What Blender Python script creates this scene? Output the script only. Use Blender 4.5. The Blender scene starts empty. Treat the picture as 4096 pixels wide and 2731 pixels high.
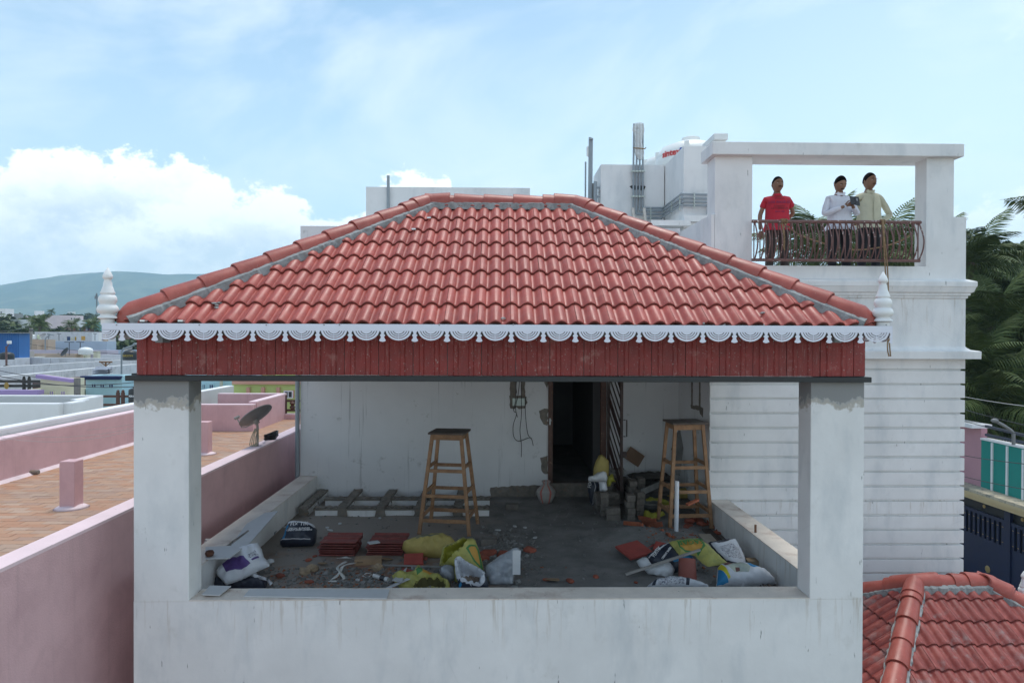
import bpy, bmesh, math, random
from mathutils import Vector, Matrix, noise, Euler
random.seed(7)
C = bpy.context.scene.collection
sc = bpy.context.scene
pi = math.pi

# ------------------------------------------------------------------ camera
FPX = 2731.0; CX, CY = 2048.0, 1365.5
YAW, PITCH, ROLL = math.radians(1.11), math.radians(.43), .0035
Fw = Vector((math.sin(YAW)*math.cos(PITCH), math.cos(YAW)*math.cos(PITCH), -math.sin(PITCH)))
R0 = Vector((math.cos(YAW), -math.sin(YAW), 0)); U0 = R0.cross(Fw)
Rt = R0*math.cos(ROLL)+U0*math.sin(ROLL); Up = U0*math.cos(ROLL)-R0*math.sin(ROLL)
cd = bpy.data.cameras.new('camera'); cam = bpy.data.objects.new('camera', cd); C.objects.link(cam)
cd.sensor_width = 36; cd.lens = 36*FPX/4096; cd.clip_start = .1; cd.clip_end = 20000
m = Matrix.Identity(4)
for i in range(3): m[i][0], m[i][1], m[i][2] = Rt[i], Up[i], -Fw[i]
cam.matrix_world = m
sc.camera = cam
sc.render.resolution_x, sc.render.resolution_y = 1024, 682

# measuring helpers: a photograph pixel (4096 wide) to a point of the place
def ray(px, py): return Fw*FPX+Rt*(px-CX)-Up*(py-CY)
def PY(px, py, y): d = ray(px, py); return d*(y/d.y)
def PX(px, py, x): d = ray(px, py); return d*(x/d.x)
def PZ(px, py, z): d = ray(px, py); return d*(z/d.z)
HAZE_D = 3.0e-4
GROUND = -8.8; FL = -2.95; SILL = -2.56

# ------------------------------------------------------------------ light and sky
SUN_EL, SUN_AZ = math.radians(74), math.radians(25)     # azimuth from +Y, clockwise: near overhead, veiled by thin cloud
sl = bpy.data.lights.new('sun', 'SUN'); sl.energy = 1.35; sl.angle = math.radians(18); sl.color = (1, .965, .9)
so = bpy.data.objects.new('sun', sl); C.objects.link(so)
sd = Vector((math.sin(SUN_AZ)*math.cos(SUN_EL), math.cos(SUN_AZ)*math.cos(SUN_EL), math.sin(SUN_EL)))
so.rotation_euler = sd.to_track_quat('Z', 'Y').to_euler()
so.location = (0, 0, 50)
sc.view_settings.view_transform = 'Standard'; sc.view_settings.look = 'None'
sc.view_settings.gamma = 1; sc.view_settings.use_curve_mapping = False
sc.view_settings.exposure = 0.84
sc.cycles.volume_bounces = 2

class NT:
    def __init__(s, tree): s.t = tree
    def n(s, typ, ins=None, **kw):
        nd = s.t.nodes.new(typ)
        for k, v in kw.items(): setattr(nd, k, v)
        for k, v in (ins or {}).items(): s.set(nd.inputs[k], v)
        return nd
    def set(s, sock, v):
        if isinstance(v, bpy.types.NodeSocket): s.t.links.new(v, sock)
        elif isinstance(v, bpy.types.Node): s.t.links.new(v.outputs[0], sock)
        else: sock.default_value = v
    def math(s, op, a, b=0.0, clamp=False, c=None):
        nd = s.n('ShaderNodeMath', {0: a, 1: b}, operation=op, use_clamp=clamp)
        if c is not None: s.set(nd.inputs[2], c)
        return nd.outputs[0]
    def mapr(s, v, a, b, c=0.0, d=1.0):
        return s.n('ShaderNodeMapRange', {0: v, 1: a, 2: b, 3: c, 4: d}).outputs[0]
    def mix(s, f, a, b, bt='MIX'):
        nd = s.n('ShaderNodeMix', data_type='RGBA', blend_type=bt)
        s.set(nd.inputs[0], f)
        for i, v in ((6, a), (7, b)):
            if isinstance(v, (tuple, list)): v = tuple(v)+((1,) if len(v) == 3 else ())
            s.set(nd.inputs[i], v)
        return nd.outputs[2]
    def noise(s, vec, scale, detail=4, rough=.55, dist=0.0):
        nd = s.n('ShaderNodeTexNoise', {'Scale': scale, 'Detail': detail, 'Roughness': rough, 'Distortion': dist})
        s.set(nd.inputs['Vector'], vec); return nd.outputs[0]

w = bpy.data.worlds.new('World'); sc.world = w; w.use_nodes = True
T = NT(w.node_tree)
for n_ in list(w.node_tree.nodes): w.node_tree.nodes.remove(n_)
sky = T.n('ShaderNodeTexSky', sky_type='NISHITA'); sky.sun_disc = False
sky.sun_elevation = SUN_EL; sky.sun_rotation = SUN_AZ
sky.air_density = 1.0; sky.dust_density = .6; sky.ozone_density = 1.6
tc = T.n('ShaderNodeTexCoord').outputs['Generated']
sep = T.n('ShaderNodeSeparateXYZ', {0: tc})
az = T.math('ARCTAN2', sep.outputs[0], sep.outputs[1])
el = T.math('ARCSINE', sep.outputs[2])
azd = T.math('MULTIPLY', az, 180/pi); eld = T.math('MULTIPLY', el, 180/pi)
cmb = T.n('ShaderNodeCombineXYZ', {0: azd, 1: T.math('MULTIPLY', eld, 1.35), 2: 3.7}).outputs[0]
# top edge of the cumulus bank against the compass
fc = T.n('ShaderNodeFloatCurve'); cv = fc.mapping.curves[0]
pts = [(-180, 6), (-70, 8), (-44, 7.5), (-37.5, 10.5), (-35, 13.2), (-31, 14.6), (-25.5, 14.7), (-21, 13.0), (-17, 12.6), (-13.5, 11.2), (-11.5, 11.0), (-10, 14.2), (-7, 14.8), (-3.5, 14.2), (-2, 8), (10, 7), (24, 9.0), (29, 9.5), (33, 10), (37, 11), (50, 8), (90, 7), (180, 6)]
for i, (a, e) in enumerate(pts):
    x, y = (a+180)/360, e/30
    if i < 2 and i == 0: cv.points[0].location = (x, y)
    elif i == len(pts)-1: cv.points[-1].location = (x, y)
    else: cv.points.new(x, y)
fc.mapping.update()
T.set(fc.inputs['Value'], T.mapr(azd, -180, 180)); T.set(fc.inputs['Factor'], 1.0)
top = T.math('SUBTRACT', T.math('MULTIPLY', fc.outputs[0], 30), 1.6)
nb = T.noise(cmb, .22, 7, .6)
nbf = T.noise(cmb, .75, 8, .62)
edge = T.math('ADD', top, T.math('ADD', T.math('MULTIPLY', T.math('SUBTRACT', nb, .5), 6.0), T.math('MULTIPLY', T.math('SUBTRACT', nbf, .5), 3.4)))
cum = T.mapr(T.math('SUBTRACT', edge, eld), -.05, .45)
cum = T.math('MULTIPLY', cum, T.mapr(azd, 6, 20, 1, .55))
low = T.math('MULTIPLY', cum, T.mapr(eld, -1, 2.0, 0, 1))
# small separate puffs
nb2 = T.noise(cmb, .16, 6, .55)
puff = T.math('MULTIPLY', T.mapr(nb2, .60, .70), T.math('MULTIPLY', T.mapr(eld, 22, 15, 0, 1), T.mapr(azd, 8, 22, 0, .8)))
# wispy high cloud
cm2 = T.n('ShaderNodeCombineXYZ', {0: T.math('MULTIPLY', azd, .45), 1: T.math('ADD', eld, T.math('MULTIPLY', azd, -.12)), 2: 1.0}).outputs[0]
wis = T.noise(cm2, .09, 7, .58, .6)
wisf = T.math('MULTIPLY', T.mapr(wis, .42, .74), .62)
skyc = T.n('ShaderNodeHueSaturation', {'Saturation': 1.0, 'Value': .90, 'Color': sky.outputs[0]}).outputs[0]
veil = T.math('ADD', T.mapr(eld, 30, 0, .05, .6), T.mapr(azd, -10, 34, 0, .26), True)
cloudw = (7.4, 7.75, 8.1)
skyc = T.mix(1.0, skyc, (.94, 1.12, 1.07), 'MULTIPLY')
c1 = T.mix(veil, skyc, (6.6, 7.7, 8.2))
c1 = T.mix(wisf, c1, cloudw)
sh = T.noise(cmb, .20, 8, .66)
shade = T.math('MULTIPLY', T.mapr(sh, .42, .58), T.mapr(T.math('SUBTRACT', edge, eld), .6, 5.0))
cc = T.mix(shade, (8.8, 9.0, 9.2), (5.2, 5.9, 6.6))
cc = T.mix(T.mapr(eld, 9, 3.5, 0, .55), cc, (7.3, 7.9, 8.2))
c1 = T.mix(puff, c1, (8.8, 9.0, 9.2))
c1 = T.mix(low, c1, cc)
bg = T.n('ShaderNodeBackground', {'Color': c1, 'Strength': .1})
T.t.links.new(bg.outputs[0], T.n('ShaderNodeOutputWorld').inputs[0])

# ------------------------------------------------------------------ materials
MATS = {}
def M(name, col, rough=.8, var=.12, scale=2.5, col2=None, lo=.45, hi=.65, streak=0.0, specks=None, bump=.15, bscale=60, metal=0.0, orand=0.0, spec=.5, trans=None, extra=None, coat=0):
    if name in MATS: return MATS[name]
    mt = bpy.data.materials.new(name); MATS[name] = mt; mt.use_nodes = True
    t = NT(mt.node_tree); b = mt.node_tree.nodes['Principled BSDF']
    pos = t.n('ShaderNodeNewGeometry').outputs['Position']
    c = tuple(col)+(1,)
    n1 = t.noise(pos, scale, 5, .6)
    k = t.mapr(n1, .3, .7, 1-var, 1+var)
    out = t.mix(1.0, c, t.n('ShaderNodeCombineColor', {0: k, 1: k, 2: k}).outputs[0], 'MULTIPLY')
    if orand:
        oi = t.n('ShaderNodeObjectInfo').outputs['Random']
        k2 = t.mapr(oi, 0, 1, 1-orand, 1+orand)
        out = t.mix(1.0, out, t.n('ShaderNodeCombineColor', {0: k2, 1: k2, 2: k2}).outputs[0], 'MULTIPLY')
    if col2:
        n2 = t.noise(pos, scale*1.7, 6, .65, .4)
        out = t.mix(t.mapr(n2, lo, hi), out, tuple(col2)+(1,))
    if streak:
        mp = t.n('ShaderNodeMapping', {'Vector': pos, 'Scale': (9, 9, .35)})
        n3 = t.noise(mp.outputs[0], 1.6, 4, .6)
        out = t.mix(t.math('MULTIPLY', t.mapr(n3, .56, .74), streak), out, tuple(v*.28 for v in col)+(1,))
    if specks:
        scol, th, ss = specks
        n4 = t.noise(pos, ss, 2, .5)
        out = t.mix(t.mapr(n4, th, th+.03), out, tuple(scol)+(1,))
    if extra: out = extra(t, pos, out)
    t.set(b.inputs['Base Color'], out)
    t.set(b.inputs['Roughness'], t.mapr(n1, .3, .7, max(.02, rough-.06), min(1, rough+.06)))
    b.inputs['Metallic'].default_value = metal
    b.inputs['Specular IOR Level'].default_value = spec
    if coat: b.inputs['Coat Weight'].default_value = coat
    if trans:
        b.inputs['Alpha'].default_value = trans
    if bump:
        nb_ = t.noise(pos, bscale, 3, .6)
        bp = t.n('ShaderNodeBump', {'Strength': bump, 'Distance': .01, 'Height': nb_})
        t.set(b.inputs['Normal'], bp.outputs[0])
    return mt

def scratch(t, pos, out, amt=1.0):
    mp = t.n('ShaderNodeMapping', {'Vector': pos, 'Scale': (14, 14, 2.2)})
    a = t.noise(mp.outputs[0], 1.5, 3, .7)
    out = t.mix(t.math('MULTIPLY', t.mapr(a, .70, .735), .75*amt), out, (.09, .09, .085, 1))
    mp = t.n('ShaderNodeMapping', {'Vector': pos, 'Scale': (2.6, 2.6, .9)})
    b_ = t.noise(mp.outputs[0], 1.3, 6, .6)
    out = t.mix(t.mapr(b_, .5, .68, 0, .28), out, (.37, .42, .46, 1))
    z = t.n('ShaderNodeSeparateXYZ', {0: pos}).outputs[2]
    mp = t.n('ShaderNodeMapping', {'Vector': pos, 'Scale': (7, 7, .5)}); dr = t.noise(mp.outputs[0], 2.2, 5, .7)
    band = t.math('ADD', t.math('MULTIPLY', t.mapr(z, -3.1, -2.6), t.mapr(z, -2.55, -2.57)), t.math('MULTIPLY', t.mapr(z, -.1, .6), t.mapr(z, .72, .66)))
    out = t.mix(t.math('MULTIPLY', t.math('MULTIPLY', t.mapr(dr, .56, .68), band), .5*amt), out, (.40, .33, .25, 1))
    cr = t.n('ShaderNodeTexVoronoi', {'Vector': pos, 'Scale': 1.1}, feature='DISTANCE_TO_EDGE').outputs['Distance']
    gate = t.mapr(t.noise(pos, .9, 3), .52, .6)
    out = t.mix(t.math('MULTIPLY', t.mapr(cr, .006, .002), t.math('MULTIPLY', gate, .10*amt)), out, (.25, .25, .24, 1))
    c_ = t.noise(pos, 3.1, 7, .7)
    return t.mix(t.mapr(c_, .60, .74, 0, .28), out, (.42, .40, .36, 1))
def pillar_extra(t, pos, out):
    out = scratch(t, pos, out)
    z = t.n('ShaderNodeSeparateXYZ', {0: pos}).outputs[2]
    nn = t.noise(pos, 5, 6, .6)
    e = t.math('ADD', z, t.math('MULTIPLY', t.math('SUBTRACT', nn, .5), .5))
    out = t.mix(t.mapr(e, -.66, -.60), out, (.27, .275, .275, 1))
    out = t.mix(t.math('MULTIPLY', t.mapr(e, -.69, -.66, 0, .7), t.mapr(e, -.61, -.64)), out, (.38, .34, .28, 1))
    return out
def sill_extra(t, pos, out):
    n = t.noise(pos, 2.3, 6, .7); out = t.mix(t.mapr(n, .52, .7, 0, .6), out, (.36, .22, .16, 1))
    n = t.noise(pos, 24, 4, .7); out = t.mix(t.mapr(n, .66, .72, 0, .8), out, (.10, .09, .08, 1))
    return out
WHITE = M('white_primer', (.76, .76, .755), .85, .07, 1.6, bump=.12, bscale=30, extra=scratch)
PILLAR = M('white_primer_over_cement', (.76, .76, .755), .85, .07, 1.6, bump=.15, bscale=30, extra=pillar_extra)
def inner_extra(t, pos, out):
    mp = t.n('ShaderNodeMapping', {'Vector': pos, 'Scale': (9, 9, .22)})
    a = t.noise(mp.outputs[0], 2.2, 4, .6)
    x = t.n('ShaderNodeSeparateXYZ', {0: pos}).outputs[0]
    zone = t.math('ADD', t.mapr(t.noise(pos, .55, 2), .42, .6), .15)
    out = t.mix(t.math('MULTIPLY', t.math('MULTIPLY', t.mapr(a, .62, .68), .38), zone), out, (.12, .125, .125, 1))
    c_ = t.noise(pos, 4.1, 7, .7)
    return t.mix(t.mapr(c_, .62, .70, 0, .45), out, (.22, .22, .2, 1))
INNER = M('inner_white_wall', (.68, .69, .70), .85, .05, 1.2, bump=.08, extra=inner_extra)
SILLM = M('dusty_sill_top', (.70, .63, .56), .95, .12, 3, bump=.5, bscale=120, extra=sill_extra)
PAINTW = M('old_white_paint', (.68, .70, .71), .85, .08, .6, col2=(.50, .52, .53), lo=.5, hi=.75, streak=.25)
CEMENT = M('grey_cement', (.30, .31, .31), .95, .2, 5, col2=(.2, .2, .19), bump=.6, bscale=50)
DARKCEM = M('rough_dark_cement', (.20, .18, .155), .97, .3, 9, col2=(.26, .18, .12), lo=.55, hi=.7, bump=1.0, bscale=60)
def floor_extra(t, pos, out):
    x = t.n('ShaderNodeSeparateXYZ', {0: pos})
    n = t.noise(pos, 1.1, 6, .65)
    e = t.math('ADD', t.mapr(x.outputs[0], 1.4, -1.0, -.3, .45), n)
    out = t.mix(t.mapr(e, .62, .85, 0, .9), out, (.30, .26, .225, 1))
    n = t.noise(pos, 2.6, 7, .75)
    e2 = t.math('MULTIPLY', t.mapr(n, .5, .62), t.math('MULTIPLY', t.mapr(x.outputs[1], 9.6, 8.8), t.mapr(x.outputs[0], .2, -.6)))
    out = t.mix(t.math('MULTIPLY', e2, .75), out, (.30, .135, .07, 1))
    n = t.noise(pos, 60, 3, .7)
    out = t.mix(t.mapr(n, .58, .66, 0, .4), out, (.3, .3, .29, 1))
    n = t.noise(pos, 3.3, 6, .7)
    return t.mix(t.mapr(n, .6, .72, 0, .5), out, (.085, .083, .08, 1))
FLOORM = M('gritty_terrace_floor', (.19, .183, .175), .95, .3, 3, bump=1.0, bscale=90, extra=floor_extra)
def tile_extra(t, pos, out):
    n = t.noise(pos, 7, 6, .7)
    out = t.mix(t.mapr(n, .45, .75, 0, .34), out, (.52, .19, .15, 1))
    n = t.noise(pos, 70, 2, .5)
    out = t.mix(t.mapr(n, .735, .76, 0, .7), out, (.62, .55, .5, 1))
    n = t.noise(pos, 2.2, 6, .7)
    out = t.mix(t.mapr(n, .60, .78, 0, .3), out, (.33, .08, .055, 1))
    n = t.noise(pos, 9, 4, .6)
    return t.mix(t.mapr(n, .755, .775, 0, .9), out, (.33, .32, .3, 1))
TILE = M('red_glazed_roof_tile', (.375, .074, .056), .45, .12, 9, bump=.10, bscale=70, orand=.10, extra=tile_extra, spec=.5)
CAP = M('red_ridge_cap', (.34, .072, .053), .44, .14, 6, bump=.16, bscale=120, orand=.08, extra=tile_extra)
def clad_extra(t, pos, out):
    mp = t.n('ShaderNodeMapping', {'Vector': pos, 'Scale': (26, 26, 3.0)})
    n = t.noise(mp.outputs[0], 1.5, 4, .75)
    out = t.mix(t.mapr(n, .58, .68, 0, .45), out, (.42, .26, .23, 1))
    n = t.noise(pos, 55, 2, .5)
    out = t.mix(t.mapr(n, .66, .70, 0, .7), out, (.5, .42, .38, 1))
    n = t.noise(pos, 4, 6, .7)
    return t.mix(t.mapr(n, .60, .72, 0, .35), out, (.55, .45, .4, 1))
CLAD = M('dark_red_cladding_tile', (.27, .028, .024), .42, .2, 8, bump=.35, bscale=130, orand=.10, extra=clad_extra)
MORTAR = M('grey_ridge_mortar', (.30, .31, .31), .95, .2, 8, col2=(.21, .215, .215), bump=.7, bscale=50)
BLACK = M('black_steel', (.018, .022, .025), .45, .3, 6, bump=.1)
FASC = M('white_coated_sheet', (.74, .755, .84), .45, .03, 3, bump=0)
FINW = M('white_gloss_paint', (.80, .80, .79), .35, .04, 4, bump=.03)
SCREW = M('screw_steel', (.35, .36, .36), .4, metal=.8)
PINK = M('pink_paint', (.65, .42, .435), .85, .08, 1.2, col2=(.55, .34, .36), lo=.45, hi=.75, bump=.3, streak=.12)
PINKTOP = M('pale_pink_coping', (.78, .60, .63), .85, .06, 3, specks=((.4, .28, .27), .73, 30))
GREYP = M('grey_pvc', (.27, .31, .34), .4, .08, 5, bump=0)
WOOD = M('worn_stool_wood', (.33, .185, .095), .65, .3, 7, col2=(.24, .12, .06), lo=.48, hi=.7, specks=((.6, .57, .5), .74, 45), bump=.2, bscale=40)
SEATW = M('dark_weathered_board', (.12, .095, .08), .8, .3, 8, bump=.3)
RUSTR = M('rusty_brown_rail', (.17, .085, .075), .5, .25, 12, specks=((.6, .55, .5), .66, 22), bump=.2)
def pm(name, col, rough=.75, **k): return M(name, col, rough, **k)

# ------------------------------------------------------------------ mesh helpers
OFF = {}
def off(o): return OFF.get(o.name, Vector((0, 0, 0)))
def tag(o, label=None, cat=None, group=None, kind=None):
    if label: o['label'] = label
    if cat: o['category'] = cat
    if group: o['group'] = group
    if kind: o['kind'] = kind
    return o
def thing(name, label, cat, loc=(0, 0, 0), group=None, rz=0.0):
    o = bpy.data.objects.new(name, None); C.objects.link(o); o.empty_display_size = .1
    o.location = loc; o.rotation_euler = (0, 0, rz)
    OFF[o.name] = Vector(loc) if rz == 0.0 else Vector((0, 0, 0))
    return tag(o, label, cat, group)
def link(me, name, parent=None, label=None, cat=None, group=None, kind=None):
    o = bpy.data.objects.new(name, me); C.objects.link(o)
    if parent is not None:
        o.parent = parent; OFF[o.name] = off(parent)
    return tag(o, label, cat, group, kind)
def tree_copy(o, parent=None):
    c = o.copy(); C.objects.link(c)
    if parent is not None: c.parent = parent
    for ch in o.children: tree_copy(ch, c)
    return c

class MB:
    def __init__(s): s.v = []; s.f = []; s.mi = []; s.cur = 0
    def add(s, vs, fs):
        k = len(s.v); s.v += [Vector(v) for v in vs]
        for f in fs: s.f.append([i+k for i in f]); s.mi.append(s.cur)
        return s
    def box(s, x0, x1, y0, y1, z0, z1, mat=None):
        vs = [(x, y, z) for z in (z0, z1) for y in (y0, y1) for x in (x0, x1)]
        if mat is not None: vs = [mat @ Vector(v) for v in vs]
        return s.add(vs, [(0, 2, 3, 1), (4, 5, 7, 6), (0, 1, 5, 4), (2, 6, 7, 3), (0, 4, 6, 2), (1, 3, 7, 5)])
    def bar(s, a, b, w, h=None, upv=(0, 0, 1)):
        a, b = Vector(a), Vector(b); h = h or w; d = (b-a).normalized(); u = Vector(upv)
        sx = d.cross(u)
        if sx.length < 1e-4: sx = d.cross(Vector((0, 1, 0)))
        sx.normalize(); sy = sx.cross(d)
        vs = [p+sx*(i*w/2)+sy*(j*h/2) for p in (a, b) for i, j in ((-1, -1), (1, -1), (1, 1), (-1, 1))]
        return s.add(vs, [(3, 2, 1, 0), (4, 5, 6, 7), (0, 1, 5, 4), (1, 2, 6, 5), (2, 3, 7, 6), (3, 0, 4, 7)])
    def tube(s, pts, r, n=8, cap=True):
        pts = [Vector(p) for p in pts]; rs = r if isinstance(r, (list, tuple)) else [r]*len(pts)
        k = len(s.v); prev = None
        for i, p in enumerate(pts):
            d = (pts[min(i+1, len(pts)-1)]-pts[max(i-1, 0)]).normalized()
            if prev is None:
                ref = Vector((0, 0, 1)) if abs(d.z) < .9 else Vector((1, 0, 0)); sx = d.cross(ref).normalized()
            else: sx = (prev-d*prev.dot(d)).normalized()
            prev = sx; sy = d.cross(sx)
            for j in range(n):
                a = 2*pi*j/n; s.v.append(p+sx*(math.cos(a)*rs[i])+sy*(math.sin(a)*rs[i]))
        for i in range(len(pts)-1):
            for j in range(n):
                a, b = k+i*n+j, k+i*n+(j+1) % n
                s.f.append([a, b, b+n, a+n]); s.mi.append(s.cur)
        if cap:
            s.f.append([k+j for j in range(n)][::-1]); s.f.append([k+(len(pts)-1)*n+j for j in range(n)]); s.mi += [s.cur]*2
        return s
    def lathe(s, prof, c=(0, 0, 0), n=20, cap=True):
        c = Vector(c); k = len(s.v)
        for r, z in prof:
            for j in range(n): a = 2*pi*j/n; s.v.append(c+Vector((r*math.cos(a), r*math.sin(a), z)))
        for i in range(len(prof)-1):
            for j in range(n):
                a, b = k+i*n+j, k+i*n+(j+1) % n
                s.f.append([a, b, b+n, a+n]); s.mi.append(s.cur)
        if cap:
            s.f.append([k+j for j in range(n)][::-1]); s.f.append([k+(len(prof)-1)*n+j for j in range(n)]); s.mi += [s.cur]*2
        return s
    def prism(s, poly, o, u, v, w):
        # poly (a,b) pairs in the plane o+a*u+b*v, extruded along w
        o, u, v, w = map(Vector, (o, u, v, w)); n = len(poly)
        vs = [o+u*a+v*b for a, b in poly]; vs += [p+w for p in vs]
        fs = [list(range(n))[::-1], list(range(n, 2*n))]+[[i, (i+1) % n, (i+1) % n+n, i+n] for i in range(n)]
        return s.add(vs, fs)
    def ell(s, c, r, n=12, m=8, mat=None):
        k = len(s.v); c = Vector(c)
        vs = []
        for i in range(m+1):
            t = pi*i/m
            for j in range(n):
                a = 2*pi*j/n; vs.append(Vector((r[0]*math.sin(t)*math.cos(a), r[1]*math.sin(t)*math.sin(a), r[2]*math.cos(t))))
        if mat is not None: vs = [mat @ v for v in vs]
        fs = [[i*n+j, (i+1)*n+j, (i+1)*n+(j+1) % n, i*n+(j+1) % n] for i in range(m) for j in range(n)]
        return s.add([v+c for v in vs], fs)
    def mesh(s, name, mat=None, o=Vector((0, 0, 0)), smooth=False, recalc=True, merge=0):
        me = bpy.data.meshes.new(name); me.from_pydata([v-o for v in s.v], [], s.f)
        for mm in (mat if isinstance(mat, (list, tuple)) else [mat]):
            if mm: me.materials.append(mm)
        if any(s.mi): me.polygons.foreach_set('material_index', s.mi)
        if recalc or merge:
            b = bmesh.new(); b.from_mesh(me)
            if merge: bmesh.ops.remove_doubles(b, verts=b.verts, dist=merge)
            bmesh.ops.recalc_face_normals(b, faces=b.faces); b.to_mesh(me); b.free()
        if smooth:
            me.polygons.foreach_set('use_smooth', [True]*len(me.polygons))
            if smooth is not True: me.set_sharp_from_angle(angle=math.radians(smooth))
        me.update(); return me
    def build(s, name, mat, parent=None, label=None, cat=None, group=None, kind=None, smooth=False, bevel=0, recalc=True, merge=0):
        o_ = off(parent) if parent is not None else Vector((0, 0, 0))
        if bevel:
            merge = 0
        me = s.mesh(name, mat, o_, smooth, recalc, merge)
        ob = link(me, name, parent, label, cat, group, kind)
        if bevel:
            md = ob.modifiers.new('bevel', 'BEVEL'); md.width = bevel; md.segments = 2; md.limit_method = 'ANGLE'; md.harden_normals = False
        return ob

def B(name, mat, parent, x0, x1, y0, y1, z0, z1, **k):
    return MB().box(x0, x1, y0, y1, z0, z1).build(name, mat, parent, **k)
def text_mesh(s, size, mat, o, xdir, ydir, name='lettering', parent=None, thick=.001, cyl=None, label=None, bold=0):
    """flat raised lettering at o, reading along xdir, ydir up"""
    cu = bpy.data.curves.new('t', 'FONT'); cu.body = s; cu.size = size; cu.extrude = thick; cu.align_x = 'CENTER'; cu.align_y = 'CENTER'
    cu.resolution_u = 2; cu.offset = bold
    ob = bpy.data.objects.new('t', cu); C.objects.link(ob)
    bpy.context.view_layer.update()
    dg = bpy.context.evaluated_depsgraph_get()
    me = bpy.data.meshes.new_from_object(ob.evaluated_get(dg))
    bpy.data.objects.remove(ob); bpy.data.curves.remove(cu)
    X, Yv = Vector(xdir).normalized(), Vector(ydir).normalized(); N = X.cross(Yv)
    o = Vector(o)-(off(parent) if parent is not None else Vector())
    for v in me.vertices:
        a, b, c = v.co
        if cyl:   # wrap on a vertical cylinder: cyl = (centre, radius)
            cc_, rr = cyl; cc_ = Vector(cc_)-(off(parent) if parent is not None else Vector())
            ang0 = math.atan2(o.y-cc_.y, o.x-cc_.x); an = ang0+a/rr
            v.co = Vector((cc_.x+math.cos(an)*(rr+.004+c), cc_.y+math.sin(an)*(rr+.004+c), o.z+b))
        else: v.co = o+X*a+Yv*b+N*c
    me.materials.clear(); me.materials.append(mat); me.name = name
    return link(me, name, parent, label)
# ================================================================== SETTING
def ground_extra(t, pos, out):
    n = t.noise(pos, .05, 6, .6); out = t.mix(t.mapr(n, .45, .6, 0, .8), out, (.07, .085, .035, 1))
    return out
GRD = M('dry_village_ground', (.20, .165, .12), .95, .2, .3, bump=.3, bscale=4, extra=ground_extra)
g = MB()
gy = [-60, 150, 400, 900, 1900, 3600]
g.add([(x, y, GROUND+.02*max(0, min(y, 1900)-150)) for y in gy for x in (-3300, 3300)], [(2*i, 2*i+1, 2*i+3, 2*i+2) for i in range(5)])
g.build('ground', GRD, kind='structure')
ROADM = M('concrete_lane', (.27, .26, .24), .9, .15, 1.5, specks=((.1, .1, .1), .7, 9))
MB().box(8.6, 17.5, -10, 60, GROUND-.05, GROUND+.02).build('road', ROADM, kind='structure')
# hills: a range with spurs, skyline taken from the photograph
HF = M('hill_forest', (.045, .065, .035), .95, .35, .004, col2=(.14, .15, .08), lo=.45, hi=.6, bump=0)
sky_pts = [(-900, 1260), (-500, 1245), (-250, 1215), (0, 1172), (60, 1150), (140, 1126), (287, 1100), (390, 1094), (488, 1087), (574, 1091), (677, 1100), (760, 1097), (918, 1093), (1060, 1098), (1200, 1110), (1400, 1130), (1700, 1165), (2100, 1200), (2800, 1235), (3600, 1262), (4800, 1280), (6000, 1290)]
def skyline(px):
    for (a, b), (c, d) in zip(sky_pts, sky_pts[1:]):
        if a <= px <= c: return b+(d-b)*(px-a)/(c-a)
    return 1290
HY = 2900.0; hv = []; nx, ny = 260, 46
for j in range(ny):
    y = 1900+(3500-1900)*j/(ny-1)
    for i in range(nx):
        x = -3200+6200*i/(nx-1)
        px = 1995+x/HY*2731; H = (1345-skyline(px))/2731*HY
        s_ = (y-1900)/(HY-1900)
        prof = max(0, s_ if s_ < 1 else 1-(s_-1)*1.2)
        prof = prof**1.25
        nn = noise.fractal(Vector((x/430, y/560, 1.3)), .8, 2.0, 6)
        rid = abs(noise.noise(Vector((x/260+y/900, y/1500, 4))))
        z = H*prof*(1+.25*nn*(1-abs(2*prof-1)**2)) - 45*rid*prof*(1-prof)*3 + 10*nn*prof
        if s_ >= 1 and s_ < 1.06: z = max(z, H*.985)
        z = min(z, H*y/HY*1.0+2*nn) if s_ < 1 else z
        hv.append((x, y, GROUND+29+max(0, z)*.86+11*prof))
hf = [(j*nx+i, j*nx+i+1, (j+1)*nx+i+1, (j+1)*nx+i) for j in range(ny-1) for i in range(nx-1)]
mb = MB(); mb.add(hv, hf); mb.build('hills', HF, kind='structure', smooth=True, recalc=False)

# ================================================================== MAIN HOUSE
XL, XR = -3.52, 3.60              # outer faces of the pillars
YF = 6.65                         # front face
YW = 12.55                        # back wall of the terrace
H = thing('terrace_house', 'white unpainted house in front with red tiled hip roof over its open terrace', 'house', (0, 9, GROUND))
# front wall below the opening, pillars, sill
B('front_wall', WHITE, H, XL, XR, YF, YF+.30, GROUND, SILL-.012)
MB().box(XL+.53, XR-.53, YF-.004, YF+.304, SILL-.012, SILL).build('sill', SILLM, H, bevel=.006)
for x0 in (XL, XR-.53):
    MB().box(x0, x0+.53, YF-.003, YF+.28, SILL-.02, -.437).build('pillar', PILLAR, H, bevel=.008)
# side walls and parapets
B('side_wall', WHITE, H, -3.625, -3.32, YF+.30, YW, GROUND, SILL-.012)
B('side_wall', WHITE, H, 3.325, 3.62, YF+.30, 10.72, GROUND, SILL-.012)
MB().box(-3.63, -3.315, YF+.306, YW-.01, SILL-.012, SILL).build('parapet_top', SILLM, H, bevel=.006)
MB().box(3.32, 3.625, YF+.306, 10.69, SILL-.012, SILL).build('parapet_top', SILLM, H, bevel=.006)
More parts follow.
